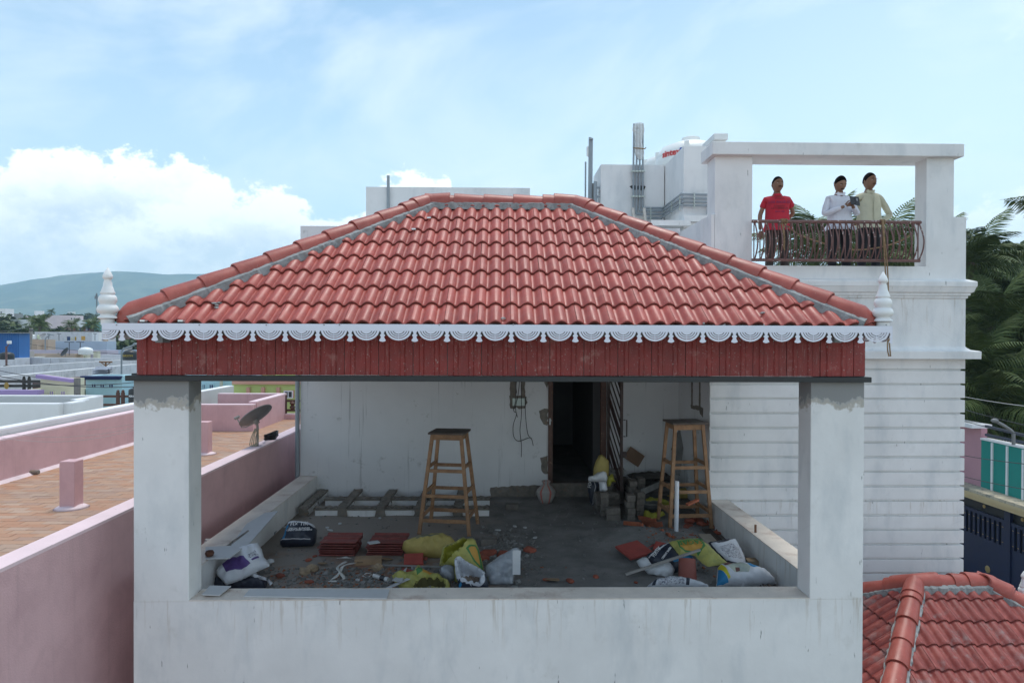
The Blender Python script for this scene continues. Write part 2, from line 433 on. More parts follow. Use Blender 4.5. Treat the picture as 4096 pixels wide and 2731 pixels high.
# terrace floor (uneven grit)
fv = []; NX, NY = 90, 76
for j in range(NY):
    for i in range(NX):
        x = -3.33+6.66*i/(NX-1); y = 6.94+(YW-6.93)*j/(NY-1)
        z = FL+.02*noise.noise(Vector((x*1.6, y*1.6, 0)))+.008*noise.noise(Vector((x*9, y*9, 2)))
        # a low heap of grit by the paver stacks
        z += .14*math.exp(-((x-2.0)**2/.5+(y-9.9)**2/.25))
        fv.append((x, y, z))
mb = MB(); mb.add(fv, [(j*NX+i, j*NX+i+1, (j+1)*NX+i+1, (j+1)*NX+i) for j in range(NY-1) for i in range(NX-1)])
mb.build('terrace_floor', FLOORM, H, smooth=True, recalc=False)
B('floor_slab', CEMENT, H, -3.32, 3.325, YF+.30, YW, FL-.3, FL-.06)

def blob(pts, y, nm='cement_patch', mat=DARKCEM, th=.008, jit=.012, parent=H, axis='y'):
    out = []
    n = len(pts)
    for i in range(n):
        a, b = Vector(pts[i]), Vector(pts[(i+1) % n]); L = max(1, int((b-a).length/.05))
        for k in range(L):
            p = a.lerp(b, k/L); out.append((p.x+random.uniform(-jit, jit), p.y+random.uniform(-jit, jit)))
    if axis == 'y': return MB().prism(out, (0, y, 0), (1, 0, 0), (0, 0, 1), (0, -th, 0)).build(nm, mat, parent)
    return MB().prism(out, (y, 0, 0), (0, 1, 0), (0, 0, 1), (-th, 0, 0)).build(nm, mat, parent)
# raised grid of rough beams with white painted cheeks at the foot of the back wall
GT = -2.835
def rough_top(x0, x1, y0, y1, z, nu, nv, amp=.018):
    mb = MB(); vs = []
    for j in range(nv+1):
        for i in range(nu+1):
            x = x0+(x1-x0)*i/nu; y = y0+(y1-y0)*j/nv
            e = .012 if i in (0, nu) or j in (0, nv) else 0
            vs.append((x+random.uniform(-e, e), y+random.uniform(-e, e), z+amp*noise.noise(Vector((x*14, y*14, 1)))+random.uniform(0, amp)))
    mb.add(vs, [(j*(nu+1)+i, j*(nu+1)+i+1, (j+1)*(nu+1)+i+1, (j+1)*(nu+1)+i) for j in range(nv) for i in range(nu)])
    # skirt
    k = len(mb.v); b = [(x0, y0), (x1, y0), (x1, y1), (x0, y1)]
    mb.add([(x, y, z-.03) for x, y in b]+[(x, y, z+.004) for x, y in b], [(i, (i+1) % 4, (i+1) % 4+4, i+4) for i in range(4)])
    return mb
for y in (11.22, 11.88):
    o = B('grid_beam', WHITE, H, -3.0, -.15, y, y+.14, FL-.02, GT)
    rough_top(-3.02, -.14, y-.012, y+.152, GT+.008, 70, 4).build('mortar_top', DARKCEM, o)
for k in range(5):
    x = PY(1283+138*k, 1957, YW).x
    o = B('grid_beam', WHITE, H, x, x+.13, 11.20, YW-.02, FL-.02, GT-.004)
    rough_top(x-.012, x+.142, 11.19, YW-.01, GT+.022, 4, 36).build('mortar_top', DARKCEM, o)
    blob([(x-.02, FL-.01), (x+.15, FL-.01), (x+.14, GT+.02), (x-.01, GT+.02)], 11.199, 'beam_end', DARKCEM, th=.02, jit=.015, parent=o)
    blob([(x-.01, GT-.06), (x+.14, GT-.06), (x+.13, GT+.02), (x, GT+.02)], 11.878, 'beam_end', DARKCEM, th=.02, jit=.015, parent=o)

# back wall with its door opening
DX0, DX1, DZ0, DZ1 = PY(2192, 1800, YW).x, PY(2424, 1800, YW).x, -2.70, -.62
B('back_wall', INNER, H, -3.625, DX0, YW, YW+.22, FL-.3, 2.0)
B('back_wall', INNER, H, DX1, 3.34, YW, YW+.22, FL-.3, 2.0)
B('back_wall', INNER, H, DX0, DX1, YW, YW+.22, DZ1, 2.0)
B('threshold', DARKCEM, H, DX0, DX1, YW-.02, YW+.24, FL-.3, DZ0)
# the dark room behind
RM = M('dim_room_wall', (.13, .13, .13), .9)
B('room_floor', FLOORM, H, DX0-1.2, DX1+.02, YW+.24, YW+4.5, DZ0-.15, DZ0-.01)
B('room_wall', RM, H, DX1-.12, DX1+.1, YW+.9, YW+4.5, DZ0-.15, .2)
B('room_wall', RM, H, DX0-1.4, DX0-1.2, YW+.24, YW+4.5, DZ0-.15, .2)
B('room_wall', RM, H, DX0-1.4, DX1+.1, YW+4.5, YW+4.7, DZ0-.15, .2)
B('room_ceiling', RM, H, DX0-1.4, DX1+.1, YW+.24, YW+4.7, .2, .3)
FRW = M('brown_door_frame', (.105, .05, .035), .6, .3, 8, col2=(.3, .2, .14), lo=.58, hi=.75)
fr = MB().box(DX0, DX0+.085, YW-.025, YW+.08, DZ0, DZ1).box(DX1-.10, DX1, YW-.025, YW+.08, DZ0, DZ1).box(DX0+.085, DX1-.10, YW-.025, YW+.08, DZ1-.09, DZ1).build('door_frame', FRW, H)
MB().box(DX0+.02, DX0+.045, YW-.05, YW-.026, -1.62, -1.50).box(DX0+.02, DX0+.06, YW-.06, YW-.04, -1.55, -1.53).build('bolt', SCREW, fr)
# open grille door leaf
GRL = M('dark_brown_grille', (.045, .022, .018), .5, .3, 9, col2=(.16, .1, .07), lo=.6, hi=.75)
ha = Vector((DX1+.03, YW-.05, 0)); hb = PY(2487, 1800, 11.62); hb.z = 0
ld = (hb-ha); Lw = ld.length; ld.normalize(); zt, zb = -.62, -2.62
def lp(a, z): return ha+ld*a+Vector((0, 0, z))
lf = MB()
for a in (.02, Lw-.02): lf.bar(lp(a, zb), lp(a, zt), .045, .045, (0, 1, 0))
for z in (zb, zt): lf.bar(lp(0, z), lp(Lw, z), .045, .045)
leaf = lf.build('grille_door', GRL, H)
for k in range(13):
    z0 = zt+.55-k*.21
    a0, za, a1, zb2 = 0.02, z0, Lw-.02, z0-.62
    if za > zt: a0 = .02+(za-zt)/.62*(Lw-.04); za = zt
    if zb2 < zb: a1 = a0+(Lw-.02-a0)*((za-zb)/(za-zb2)); zb2 = zb
    if za-zb2 < .1: continue
    MB().bar(lp(a0, za), lp(a1, zb2), .012, .13 if k % 4 == 1 else .035).build('slat', GRL, leaf)
hd = lp(Lw-.02, -1.42)+Vector((.03, -.03, 0))
MB().tube([hd, hd+Vector((.05, -.02, 0)), hd+Vector((.05, -.02, -.28)), hd+Vector((0, 0, -.28))], .012, 6).build('handle', GRL, leaf)
MB().box(hd.x-.02, hd.x+.05, hd.y-.02, hd.y+.01, -2.06, -1.96).build('latch', GRL, leaf)
# chased conduits, switch box and plaster patches on the back wall (raw cement, a few mm proud)
def wq(*pp): return [(PY(a, b, YW).x, PY(a, b, YW).z) for a, b in pp]
blob(wq((2042, 1500), (2066, 1500), (2066, 1588), (2040, 1588)), YW)
blob(wq((2084, 1500), (2100, 1500), (2101, 1588), (2086, 1588)), YW)
blob(wq((2040, 1584), (2108, 1584), (2104, 1632), (2041, 1632)), YW-.002, jit=.02)
o = PY(2050, 1622, YW-.02); q = PY(2100, 1592, YW-.02)
SB = M('pale_mint_metal_box', (.50, .58, .55), .4, metal=.2)
sb = MB().box(o.x, q.x, YW-.035, YW-.011, o.z, q.z).build('switch_box', SB, H)
blob(wq((2168, 1500), (2192, 1500), (2191, 1560), (2176, 1530)), YW, jit=.015)
blob(wq((2160, 1640), (2191, 1632), (2191, 1705), (2172, 1700), (2158, 1672)), YW, jit=.02)
blob(wq((2160, 1830), (2191, 1822), (2192, 1896), (2168, 1890)), YW, jit=.02)
blob(wq((1962, 1948), (2190, 1938), (2192, 1990), (1962, 1990)), YW, 'wall_foot_patch', jit=.015)
CAB = M('black_cable', (.012, .012, .012), .5, bump=0)
for pth in ([(2064, 1526), (2063, 1600), (2054, 1640), (2066, 1655), (2053, 1700), (2055, 1745), (2075, 1764), (2110, 1752), (2125, 1752), (2133, 1782)],
            [(2078, 1526), (2072, 1580), (2062, 1630), (2070, 1668)],
            [(2084, 1526), (2086, 1650), (2080, 1720), (2086, 1780), (2085, 1827)],
            [(2100, 1590), (2102, 1660), (2110, 1730), (2122, 1752)]):
    pts = [PY(a, b, YW-.06) for a, b in pth]
    sm = []
    for i in range(len(pts)-1):
        p0, p1, p2, p3 = pts[max(0, i-1)], pts[i], pts[i+1], pts[min(len(pts)-1, i+2)]
        for k in range(4):
            t = k/4; sm.append(.5*((2*p1)+(-p0+p2)*t+(2*p0-5*p1+4*p2-p3)*t*t+(-p0+3*p1-3*p2+p3)*t**3))
    sm.append(pts[-1]); MB().tube(sm, .006, 5).build('hanging_cable', CAB, sb)
# down pipe at the left end of the back wall
MB().tube([(-3.668, YW-.03, GROUND), (-3.668, YW-.03, -.2)], .04, 10).build('down_pipe', GREYP, H, smooth=40)

# roof over the rear strip and ceiling
B('rear_slab', CEMENT, H, -3.60, 3.30, 10.55, YW-.004, -.16, -.02)
# black steel beams
bm_ = MB().box(-3.56, 3.63, 6.57, 6.645, -.437, -.385).build('steel_beam', BLACK, H, bevel=.004)
MB().box(-3.54, -3.44, 6.65, YW-.01, -.437, -.37).build('steel_beam', BLACK, H)
MB().box(3.50, 3.60, 6.65, 10.69, -.437, -.37).build('steel_beam', BLACK, H)

# ---- cladding tiles under the eaves (vertical), each a part
def clad_mesh(wd, hgt):
    pr = [(0.002, 0), (.055, .002), (.066, .014), (.098, .014), (.108, .002), (.150, .0), (.20, .002), (.212, .014), (.246, .014), (.258, .002), (wd-.004, 0)]
    mb = MB(); poly = [(a, -b-.012) for a, b in pr]+[(wd-.004, .004), (.002, .004)]
    mb.prism(poly, (0, 0, 0), (1, 0, 0), (0, 1, 0), (0, 0, hgt)); return mb
CY0 = 6.63
cm = clad_mesh(.331, .45).mesh('cladding_tile', CLAD)
x = XL+.045; k = 0
cpart = B('cladding_batten', CEMENT, H, XL+.06, XR-.03, CY0+.006, CY0+.05, -.378, .06)
while x < XR-.06:
    if x+.331 > XR-.02:
        mb = MB().box(x+.002, XR-.022, CY0-.014, CY0+.004, -.378, .07); o = mb.build('cladding_tile', CLAD, cpart)
    else:
        o = link(cm, 'cladding_tile', cpart)
        o.location = Vector((x, CY0+random.uniform(-.003, .003), -.380+random.uniform(-.003, .003)))-off(H)
    x += .331; k += 1
for x0, s_ in ((-3.462, -1), (3.60, 1)):       # side cladding, seen from the step to the side
    y = 6.66
    while y < (10.4 if s_ > 0 else 10.5):
        o = link(cm, 'cladding_tile', cpart); o.rotation_euler = (0, 0, -pi/2 if s_ < 0 else pi/2)
        yy = y+.331 if s_ < 0 else y
        o.location = Vector((x0-.02 if s_ < 0 else x0+.0, yy, -.38))-off(H); y += .331
for i in range(22):
    p = Vector((XL+.085+.331*i+.16, CY0-.018, -.035)); MB().ell(p, (.007, .004, .007), 6, 4).build('screw', SCREW, cpart)

# ---- roof planes
EYF, EZ = 6.22, .082; EYB = 10.58; EXL, EXR = -3.46, 3.49; AXL, AXR = -.86, .93
AY = 8.40; AZ = EZ+(AY-EYF)*.567/.8235
Afl, Afr = Vector((AXL, AY, AZ)), Vector((AXR, AY, AZ))
c1_, c2_, c3_, c4_ = Vector((EXL, EYF, EZ)), Vector((EXR, EYF, EZ)), Vector((EXR, EYB, EZ)), Vector((EXL, EYB, EZ))
rf = MB(); dn = Vector((0, 0, .05))
top_ = [c1_, c2_, c3_, c4_, Afl, Afr]
rf.add([v-Vector((0, 0, .02)) for v in top_]+[v-Vector((0, 0, .07)) for v in top_], [(0, 1, 5, 4), (2, 3, 4, 5), (1, 2, 5), (3, 0, 4), (6, 7, 11, 10), (8, 9, 10, 11), (7, 8, 11), (9, 6, 10), (0, 1, 7, 6), (1, 2, 8, 7), (2, 3, 9, 8), (3, 0, 6, 9)])
DECK = M('roof_underside', (.16, .13, .11), .9)
ROOF = rf.build('roof', DECK, H)
TG, TW = .317, .30
def prof(u):
    """height of a double roll tile across its width, seam on the crest of a roll"""
    t = ((u+.0475) % .15)/.15
    if t < .76: return .038*math.sqrt(max(0, 1-(2*t/.76-1)**2))*.75+.038*math.sin(pi*t/.76)*.3+.002
    if t < .80: return .002-.002*(t-.76)/.04
    return 0.0+.003*(t > .93)
def tile_verts(L=.375, nseg=22):
    us = [.0015+(TW-.003)*i/nseg for i in range(nseg+1)]
    vs = []
    for v, lift in ((0.0, .032), (.012, .036), (L, .004)):
        for u in us: vs.append((u, v, prof(u)+lift - (.004 if v == 0 else 0)))
    n = len(us)
    for v, lift in ((0.0, .006), (L, -.008)):
        for u in us: vs.append((u, v, prof(u)+lift))
    fs = []
    for a, b in ((3*n, 0), (0, n), (n, 2*n)):
        for i in range(nseg): fs.append((a+i, a+i+1, b+i+1, b+i))
    for i in range(nseg): fs.append((3*n+i+1, 3*n+i, 4*n+i, 4*n+i+1))
    fs.append((0, n, 2*n, 4*n, 3*n)); fs.append((n-1, 4*n-1, 5*n-1, 3*n-1, 2*n-1))
    return [Vector(v) for v in vs], fs
TV, TF = tile_verts()
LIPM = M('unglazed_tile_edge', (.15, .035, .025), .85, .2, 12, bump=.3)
def tile_plain(o_name='roof_tile', mat=TILE):
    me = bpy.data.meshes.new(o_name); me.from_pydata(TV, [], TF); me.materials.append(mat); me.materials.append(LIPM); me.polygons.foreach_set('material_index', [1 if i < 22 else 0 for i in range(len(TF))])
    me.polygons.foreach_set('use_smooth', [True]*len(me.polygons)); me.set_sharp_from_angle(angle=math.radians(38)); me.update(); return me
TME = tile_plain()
def tile_slope(O, u, v, width, rows, clips, parent, mat=TILE, me0=TME, gauge=TG, join=False, ustart=0.0, topcut=None):
    O, u, v = Vector(O), Vector(u).normalized(), Vector(v).normalized(); n = u.cross(v)
    Rm = Matrix((u, v, n)).transposed().to_4x4(); cnt = 0; joined = bmesh.new() if join else None
    for r in range(rows):
        k0 = int(ustart/TW)-1; k = k0
        while k*TW < width+.3:
            p = O+u*(k*TW+random.uniform(-.002, .002)-.03)+v*(r*gauge+random.uniform(-.003, .003))+n*random.uniform(0, .002)
            Mx = Matrix.Translation(p) @ Rm @ Matrix.Rotation(random.uniform(-.004, .004), 4, 'Z')
            k += 1
            cs = [Mx @ Vector(c) for c in ((0, 0, .03), (TW, 0, .03), (0, .375, .03), (TW, .375, .03))]
            dmin = min((c-pp).dot(pn) for pp, pn in clips for c in cs)
            if all(any((c-pp).dot(pn) < 0 for pp, pn in clips) for c in cs) and any(all((c-pp).dot(pn) < 0 for c in cs) for pp, pn in clips): continue
            if dmin >= 0 and not join:
                o = link(me0, 'roof_tile', parent); o.matrix_local = Matrix.Translation(-off(parent)) @ Mx; cnt += 1; continue
            b = bmesh.new(); b.from_mesh(me0); b.transform(Mx)
            for pp, pn in clips:
                bmesh.ops.bisect_plane(b, geom=b.verts[:]+b.edges[:]+b.faces[:], plane_co=pp, plane_no=pn, clear_inner=True)
            if not b.faces: b.free(); continue
            if join:
                me_t = bpy.data.meshes.new('t'); b.to_mesh(me_t); joined.from_mesh(me_t); bpy.data.meshes.remove(me_t); b.free(); continue
            b.transform(Matrix.Translation(-off(parent)))
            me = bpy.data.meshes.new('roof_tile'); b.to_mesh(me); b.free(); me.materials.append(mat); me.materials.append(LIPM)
            me.set_sharp_from_angle(angle=math.radians(38))
            link(me, 'roof_tile', parent); cnt += 1
    if join:
        joined.transform(Matrix.Translation(-off(parent)))
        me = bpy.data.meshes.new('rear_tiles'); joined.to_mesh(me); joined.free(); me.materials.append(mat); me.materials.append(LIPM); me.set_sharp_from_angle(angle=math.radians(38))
        link(me, 'rear_tiles', parent, kind='stuff')
    return cnt
def vplane(a, b, inside, margin):
    """vertical plane through a-b, keeping the side of `inside`, moved inwards by margin"""
    d = (b-a); d.z = 0; d.normalize(); nn = Vector((-d.y, d.x, 0))
    if (inside-a).dot(nn) < 0: nn = -nn
    return (a+nn*margin, nn)
mid = Vector((0, 7, 0))
MG = .055
ridge_cut = (Vector((0, AY-.10, 0)), Vector((0, -1, 0)))
nt = tile_slope(c1_, (1, 0, 0), (Afl-Vector((AXL, EYF, EZ))), EXR-EXL, 9, [vplane(c1_, Afl, mid, MG), vplane(c2_, Afr, mid, MG), ridge_cut], ROOF)
ml, mr = Vector((EXL, (EYF+EYB)/2, 0)), Vector((EXR, (EYF+EYB)/2, 0))
vl = Vector((AXL, AY, AZ))-Vector((EXL, AY, EZ)); vr = Vector((AXR, AY, AZ))-Vector((EXR, AY, EZ))
nt += tile_slope(c4_, (0, -1, 0), vl, EYB-EYF, 10, [vplane(c1_, Afl, ml, MG), vplane(c4_, Afl, ml, MG)], ROOF)
tile_slope(c2_, (0, 1, 0), vr, EYB-EYF, 10, [vplane(c2_, Afr, mr, MG), vplane(c3_, Afr, mr, MG)], ROOF, join=True)
tile_slope(c3_, (-1, 0, 0), (Vector((AXR, AY, AZ))-Vector((AXR, EYB, EZ))), EXR-EXL, 9, [vplane(c4_, Afl, Vector((0, 10, 0)), MG), vplane(c3_, Afr, Vector((0, 10, 0)), MG), (Vector((0, AY+.06, 0)), Vector((0, 1, 0)))], ROOF, join=True)
print('roof tiles', nt)

# ---- mortar fillets and ridge caps
def mortar(a, b, hw, h, parent, mat=MORTAR, drop=.05, nm='mortar_bed'):
    a, b = Vector(a), Vector(b); d = b-a; L = d.length; d.normalize(); side = d.cross(Vector((0, 0, 1))).normalized(); upv = side.cross(d)
    n = int(L/.035)+1; mb = MB(); pr = [(-hw, -drop), (-hw*.97, .028), (-.085, h), (.085, h), (hw*.97, .028), (hw, -drop)]
    for i in range(n+1):
        p = a+d*(L*i/n)
        for j, (s_, t) in enumerate(pr):
            js = random.uniform(-.012, .012) if j in (1, 4) else 0
            q = p+side*(s_+js)+upv*t; mb.v.append(q)
    m_ = len(pr)
    for i in range(n):
        for j in range(m_-1): mb.f.append([i*m_+j, i*m_+j+1, (i+1)*m_+j+1, (i+1)*m_+j]); mb.mi.append(0)
    mb.f.append(list(range(m_))); mb.mi.append(0); mb.f.append([n*m_+j for j in range(m_)]); mb.mi.append(0)
    return mb.build(nm, mat, parent)
def cap_mesh(L=.42, r0=.122, r1=.104, th=.016, n=14, nose=False, name='ridge_cap', mat=CAP):
    mb = MB(); seg = [(0, r0-.002, r0-th), (.012, r0, r0-th), (L, r1, r1-th)]
    if nose:
        seg = [(-.05, .03, .014), (-.045, .055, .02), (-.02, .088, .05), (.03, .108, .09), (.10, .117, .10), (L, r1, r1-th)]
    A = [math.radians(-12)+math.radians(204)*i/n for i in range(n+1)]
    k = []
    for v, ro, ri in seg:
        for r in (ro, ri):
            k.append(len(mb.v))
            dz = (-.05*(1-(v+.05)/.15) if nose and v < .10 else 0)
            for a in A: mb.v.append(Vector((r*math.cos(a), v, r*math.sin(a)+dz)))
    for s_ in range(len(seg)-1):
        for q in (0, 1):
            a, b = k[s_*2+q], k[s_*2+2+q]
            for i in range(n): mb.f.append([a+i, a+i+1, b+i+1, b+i]); mb.mi.append(0)
    for s_ in (0, len(seg)-1):
        a, b = k[s_*2], k[s_*2+1]
        for i in range(n): mb.f.append([a+i, a+i+1, b+i+1, b+i]); mb.mi.append(0)
    return mb.mesh(name, mat, smooth=50)
CAPM = cap_mesh(); NOSE = cap_mesh(.52, nose=True)
def cap_line(a, b, parent, first_nose=True, gauge=.355, lift=.040, end_trim=.1, me=CAPM, nose=NOSE, scale=1.0):
    a, b = Vector(a), Vector(b); d = (b-a); L = d.length; d.normalize(); side = d.cross(Vector((0, 0, 1))).normalized(); upv = side.cross(d)
    Rm = Matrix((side, d, upv)).transposed().to_4x4(); t = 0.0; i = 0
    while t < L-end_trim:
        ns = first_nose and i == 0
        o = link(nose if ns else me, 'ridge_cap', parent)
        p = a+d*(t+(.05 if ns else 0))+upv*(lift+random.uniform(-.003, .003))
        o.matrix_local = Matrix.Translation(-off(parent)) @ Matrix.Translation(p) @ Rm @ Matrix.Rotation(random.uniform(-.01, .01), 4, 'Z') @ Matrix.Rotation(-.022, 4, 'X') @ Matrix.Scale(scale, 4)
        t += .455*scale if ns else gauge; i += 1
for a, b in ((c1_, Afl), (c2_, Afr), (c3_, Afr), (c4_, Afl)):
    a2 = a+(a-b).normalized()*-.03
    mortar(a+(b-a).normalized()*.10, b, .150, .06, ROOF); cap_line(a2, b, ROOF)
mortar(Afl, Afr, .13, .05, ROOF)
cap_line(Afl+Vector((-.05, 0, 0)), Afr+Vector((.1, 0, 0)), ROOF, first_nose=False, gauge=.36, end_trim=.25)
for p, s_ in ((Afl, -1), (Afr, 1)):        # bent three-way pieces at the ends of the ridge
    mb = MB()
    for q in ((c1_ if s_ < 0 else c2_), (c4_ if s_ < 0 else c3_)):
        d = (q-p).normalized(); mb.tube([p+Vector((0, 0, .045)), p+d*.2+Vector((0, 0, .055)), p+d*.23+Vector((0, 0, .054))], [.112, .122, .122], 18)
    mb.tube([p+Vector((0, 0, .045)), p+Vector((-s_*.26, 0, .05))], [.112, .125], 18)
    mb.ell(p+Vector((0, 0, .045)), (.113, .113, .113), 16, 10)
    mb.build('hip_junction_cap', CAP, ROOF, smooth=50)
# loose lumps of mortar left on the tiles, tile clips
for (px, py), s_ in (((870, 1220), .05), ((1325, 1285), .03), ((945, 1238), .02), ((2014, 1272), .025), ((3050, 1252), .03), ((2818, 1288), .025), ((2897, 1297), .018)):
    for q in range(5):
        d = ray(px+random.uniform(-s_, s_)*260, py+random.uniform(-s_, s_)*260); n_ = Vector((0, -.567, .8235)); k_ = (c1_+n_*.05-Vector((0, 0, 0))).dot(n_)/d.dot(n_); p = d*k_
        MB().ell(p, (s_*.4, s_*.6, s_*.22), 6, 4, Matrix.Rotation(random.random()*3, 3, 'Z')).build('mortar_lump', CEMENT, ROOF)
for px, py in ((573, 1282), (725, 1282), (1716, 871), (1655, 916)):
    d = ray(px, py); n_ = Vector((0, -.567, .8235)); p = d*((c1_+n_*.075).dot(n_)/d.dot(n_))
    MB().box(p.x-.022, p.x+.022, p.y-.02, p.y+.03, p.z-.01, p.z+.006).build('tile_clip', M('bright_clip', (.7, .72, .72), .3, metal=.6), ROOF)

# ---- scalloped white fascia strip, each scallop a piece
def scallop():
    mb = MB(); th = (0, .002, 0)
    bz, R = -.062, .117
    mb.prism([(-.0, 0), (.2875, 0), (.2875, bz), (0, bz)], (0, 0, 0), (1, 0, 0), (0, 0, 1), th)
    c = (.14375, bz+.018)
    a0 = math.asin(.018/.117)
    for ro, ri in ((.118, .098), (.091, .077), (.070, .057), (.050, .0)):
        s0 = -math.asin(min(.99, .018/ro)); a1, a2 = pi-s0, 2*pi+s0
        A = [a1+(a2-a1)*i/16 for i in range(17)]
        if ri > 0:
            s1 = -math.asin(min(.99, .018/ri)); b1, b2 = pi-s1, 2*pi+s1; Bn = [b1+(b2-b1)*i/16 for i in range(17)]
            for i in range(16):
                q = [(c[0]+ro*math.cos(A[i]), c[1]+ro*math.sin(A[i])*.86), (c[0]+ro*math.cos(A[i+1]), c[1]+ro*math.sin(A[i+1])*.86), (c[0]+ri*math.cos(Bn[i+1]), c[1]+ri*math.sin(Bn[i+1])*.86), (c[0]+ri*math.cos(Bn[i]), c[1]+ri*math.sin(Bn[i])*.86)]
                mb.prism(q, (0, 0, 0), (1, 0, 0), (0, 0, 1), th)
        else:
            mb.prism([(c[0]+ro*math.cos(a), c[1]+ro*math.sin(a)*.86) for a in A], (0, 0, 0), (1, 0, 0), (0, 0, 1), th)
    # small ties that hold the rings
    for xx in (-.0015,): mb.prism([(c[0]+xx-.002, bz), (c[0]+xx+.002, bz), (c[0]+xx+.002, bz-.085), (c[0]+xx-.002, bz-.085)], (0, .0003, 0), (1, 0, 0), (0, 0, 1), (0, .0012, 0))
    # the little bell at the joint (half on each side)
    for s_, x0 in ((1, 0), (-1, .2875)):
        pr = [(0, bz), (.021, bz), (.012, bz-.018), (.012, bz-.026), (.022, bz-.03), (.022, bz-.043), (.014, bz-.048), (.017, bz-.062), (.031, bz-.083), (.020, bz-.092), (0, bz-.096)]
        mb.prism([(x0+s_*a, b) for a, b in pr], (0, 0, 0), (1, 0, 0), (0, 0, 1), th)
    return mb
SCM = scallop().mesh('fascia_scallop', FASC)
FX0, FX1 = -3.515, 3.565; FY, FZ = 6.115, .105
fpart = MB().box(FX0, FX1, FY+.003, FY+.03, FZ-.03, FZ-.002).build('fascia_rail', BLACK, H)
x = PY(619, 1330, FY).x; 
while x > FX0+.02: x -= .2875
while x < FX1:
    if x < FX0 or x+.2875 > FX1:
        b = bmesh.new(); b.from_mesh(SCM); b.transform(Matrix.Translation((x, FY, FZ)))
        for pp, pn in (((FX0, 0, 0), (1, 0, 0)), ((FX1, 0, 0), (-1, 0, 0))):
            bmesh.ops.bisect_plane(b, geom=b.verts[:]+b.edges[:]+b.faces[:], plane_co=pp, plane_no=pn, clear_inner=True)
        b.transform(Matrix.Translation(-off(H))); me = bpy.data.meshes.new('fascia_scallop'); b.to_mesh(me); b.free(); me.materials.append(FASC); link(me, 'fascia_scallop', fpart)
    else:
        o = link(SCM, 'fascia_scallop', fpart); o.location = Vector((x, FY+random.uniform(-.001, .001), FZ))-off(H)
    x += .2875
for px in (466, 797, 1065, 1296, 1358, 1757, 2053, 2540, 3056, 3545):
    p = PY(px, 1299, FY-.003); MB().ell(p, (.007, .004, .007), 8, 4).build('screw', SCREW, fpart)
for s_, x0 in ((-1, FX0), (1, FX1)):     # side strips
    y = FY+.004
    while y < 10.5:
        o = link(SCM, 'fascia_scallop', fpart); o.rotation_euler = (0, 0, pi/2); o.location = Vector((x0, y, FZ))-off(H); y += .2875
# eave lining between fascia and cladding
B('eave_lining', DECK, H, FX0+.01, FX1-.01, FY+.035, CY0-.02, .0, .012)
# finials
fin = [(.052, 0), (.052, .048), (.060, .055), (.078, .062), (.076, .072), (.058, .088), (.052, .098), (.075, .112), (.083, .132), (.083, .150), (.074, .172), (.060, .186), (.062, .196), (.066, .206), (.072, .222), (.070, .248), (.060, .268), (.050, .276), (.057, .286), (.057, .296), (.049, .312), (.047, .322), (.040, .345), (.036, .352), (.033, .385), (.026, .410), (.028, .418), (.036, .424), (.040, .438), (.036, .458), (.022, .488), (.008, .515), (.001, .525)]
for px, s_ in ((431, 1), (3531, 1)):
    p = PY(px, 1291, 6.20)
    MB().lathe([(r*1.06, z*.98) for r, z in fin], (p.x, p.y, .09), 28).build('finial', FINW, H, smooth=40)
# grey bracket stubs below the eave
for px in (636, 3352):
    p = PY(px, 1362, 6.45); B('eave_bracket', GREYP, H, p.x-.035, p.x+.035, 6.45, 6.60, p.z-.02, .03)
# ================================================================== UPPER STOREY AND BANDED TOWER
TX0, TX1, TY = 3.335, 7.41, 10.70
core = B('tower_core', WHITE, H, TX0+.045, TX1-.045, TY+.045, 15.2, GROUND, -.33)
z = -.335; first = True
k = 0
while z > GROUND+.1:
    zb_ = -.512-.2307*k
    zz = max(zb_+.006, GROUND)
    MB().box(TX0, TX1, TY, 15.3, zz+.014, z).build('band_course', WHITE, core, bevel=.004)
    z = zb_-.014; k += 1
    if k > 22: break
B('tower_wall', WHITE, H, TX0, TX1, TY+.005, 15.3, z+.006 if False else -.20, .70)
def cornice(prof_, x0, x1, y0, y1, name='cornice'):
    # prof_: list of (overhang, z) from the bottom to the top, run round the front and the right side
    mb = MB(); n = len(prof_); rings = []
    for o_, z_ in prof_: rings.append([Vector((x0, y0-o_, z_)), Vector((x1+o_, y0-o_, z_)), Vector((x1+o_, y1, z_)), Vector((x0, y1, z_))])
    vs = [v for r in rings for v in r]; fs = []
    for i in range(n-1):
        for j in range(4): fs.append((i*4+j, i*4+(j+1) % 4, (i+1)*4+(j+1) % 4, (i+1)*4+j))
    fs.append((3, 2, 1, 0)); fs.append(tuple((n-1)*4+j for j in range(4)))
    mb.add(vs, fs); return mb.build(name, WHITE, H)
cornice([(.15, -.33), (.152, -.215), (.13, -.205), (.05, -.19), (.01, -.155), (0.002, -.14)], TX0, TX1, TY, 15.3, 'ledge')
cornice([(.0, .62), (.02, .63), (.02, .665), (.045, .67), (.045, .705), (.075, .72), (.10, .80), (.11, .81), (.11, .88), (.10, .89), (.002, .93)], TX0, TX1, TY, 15.3)
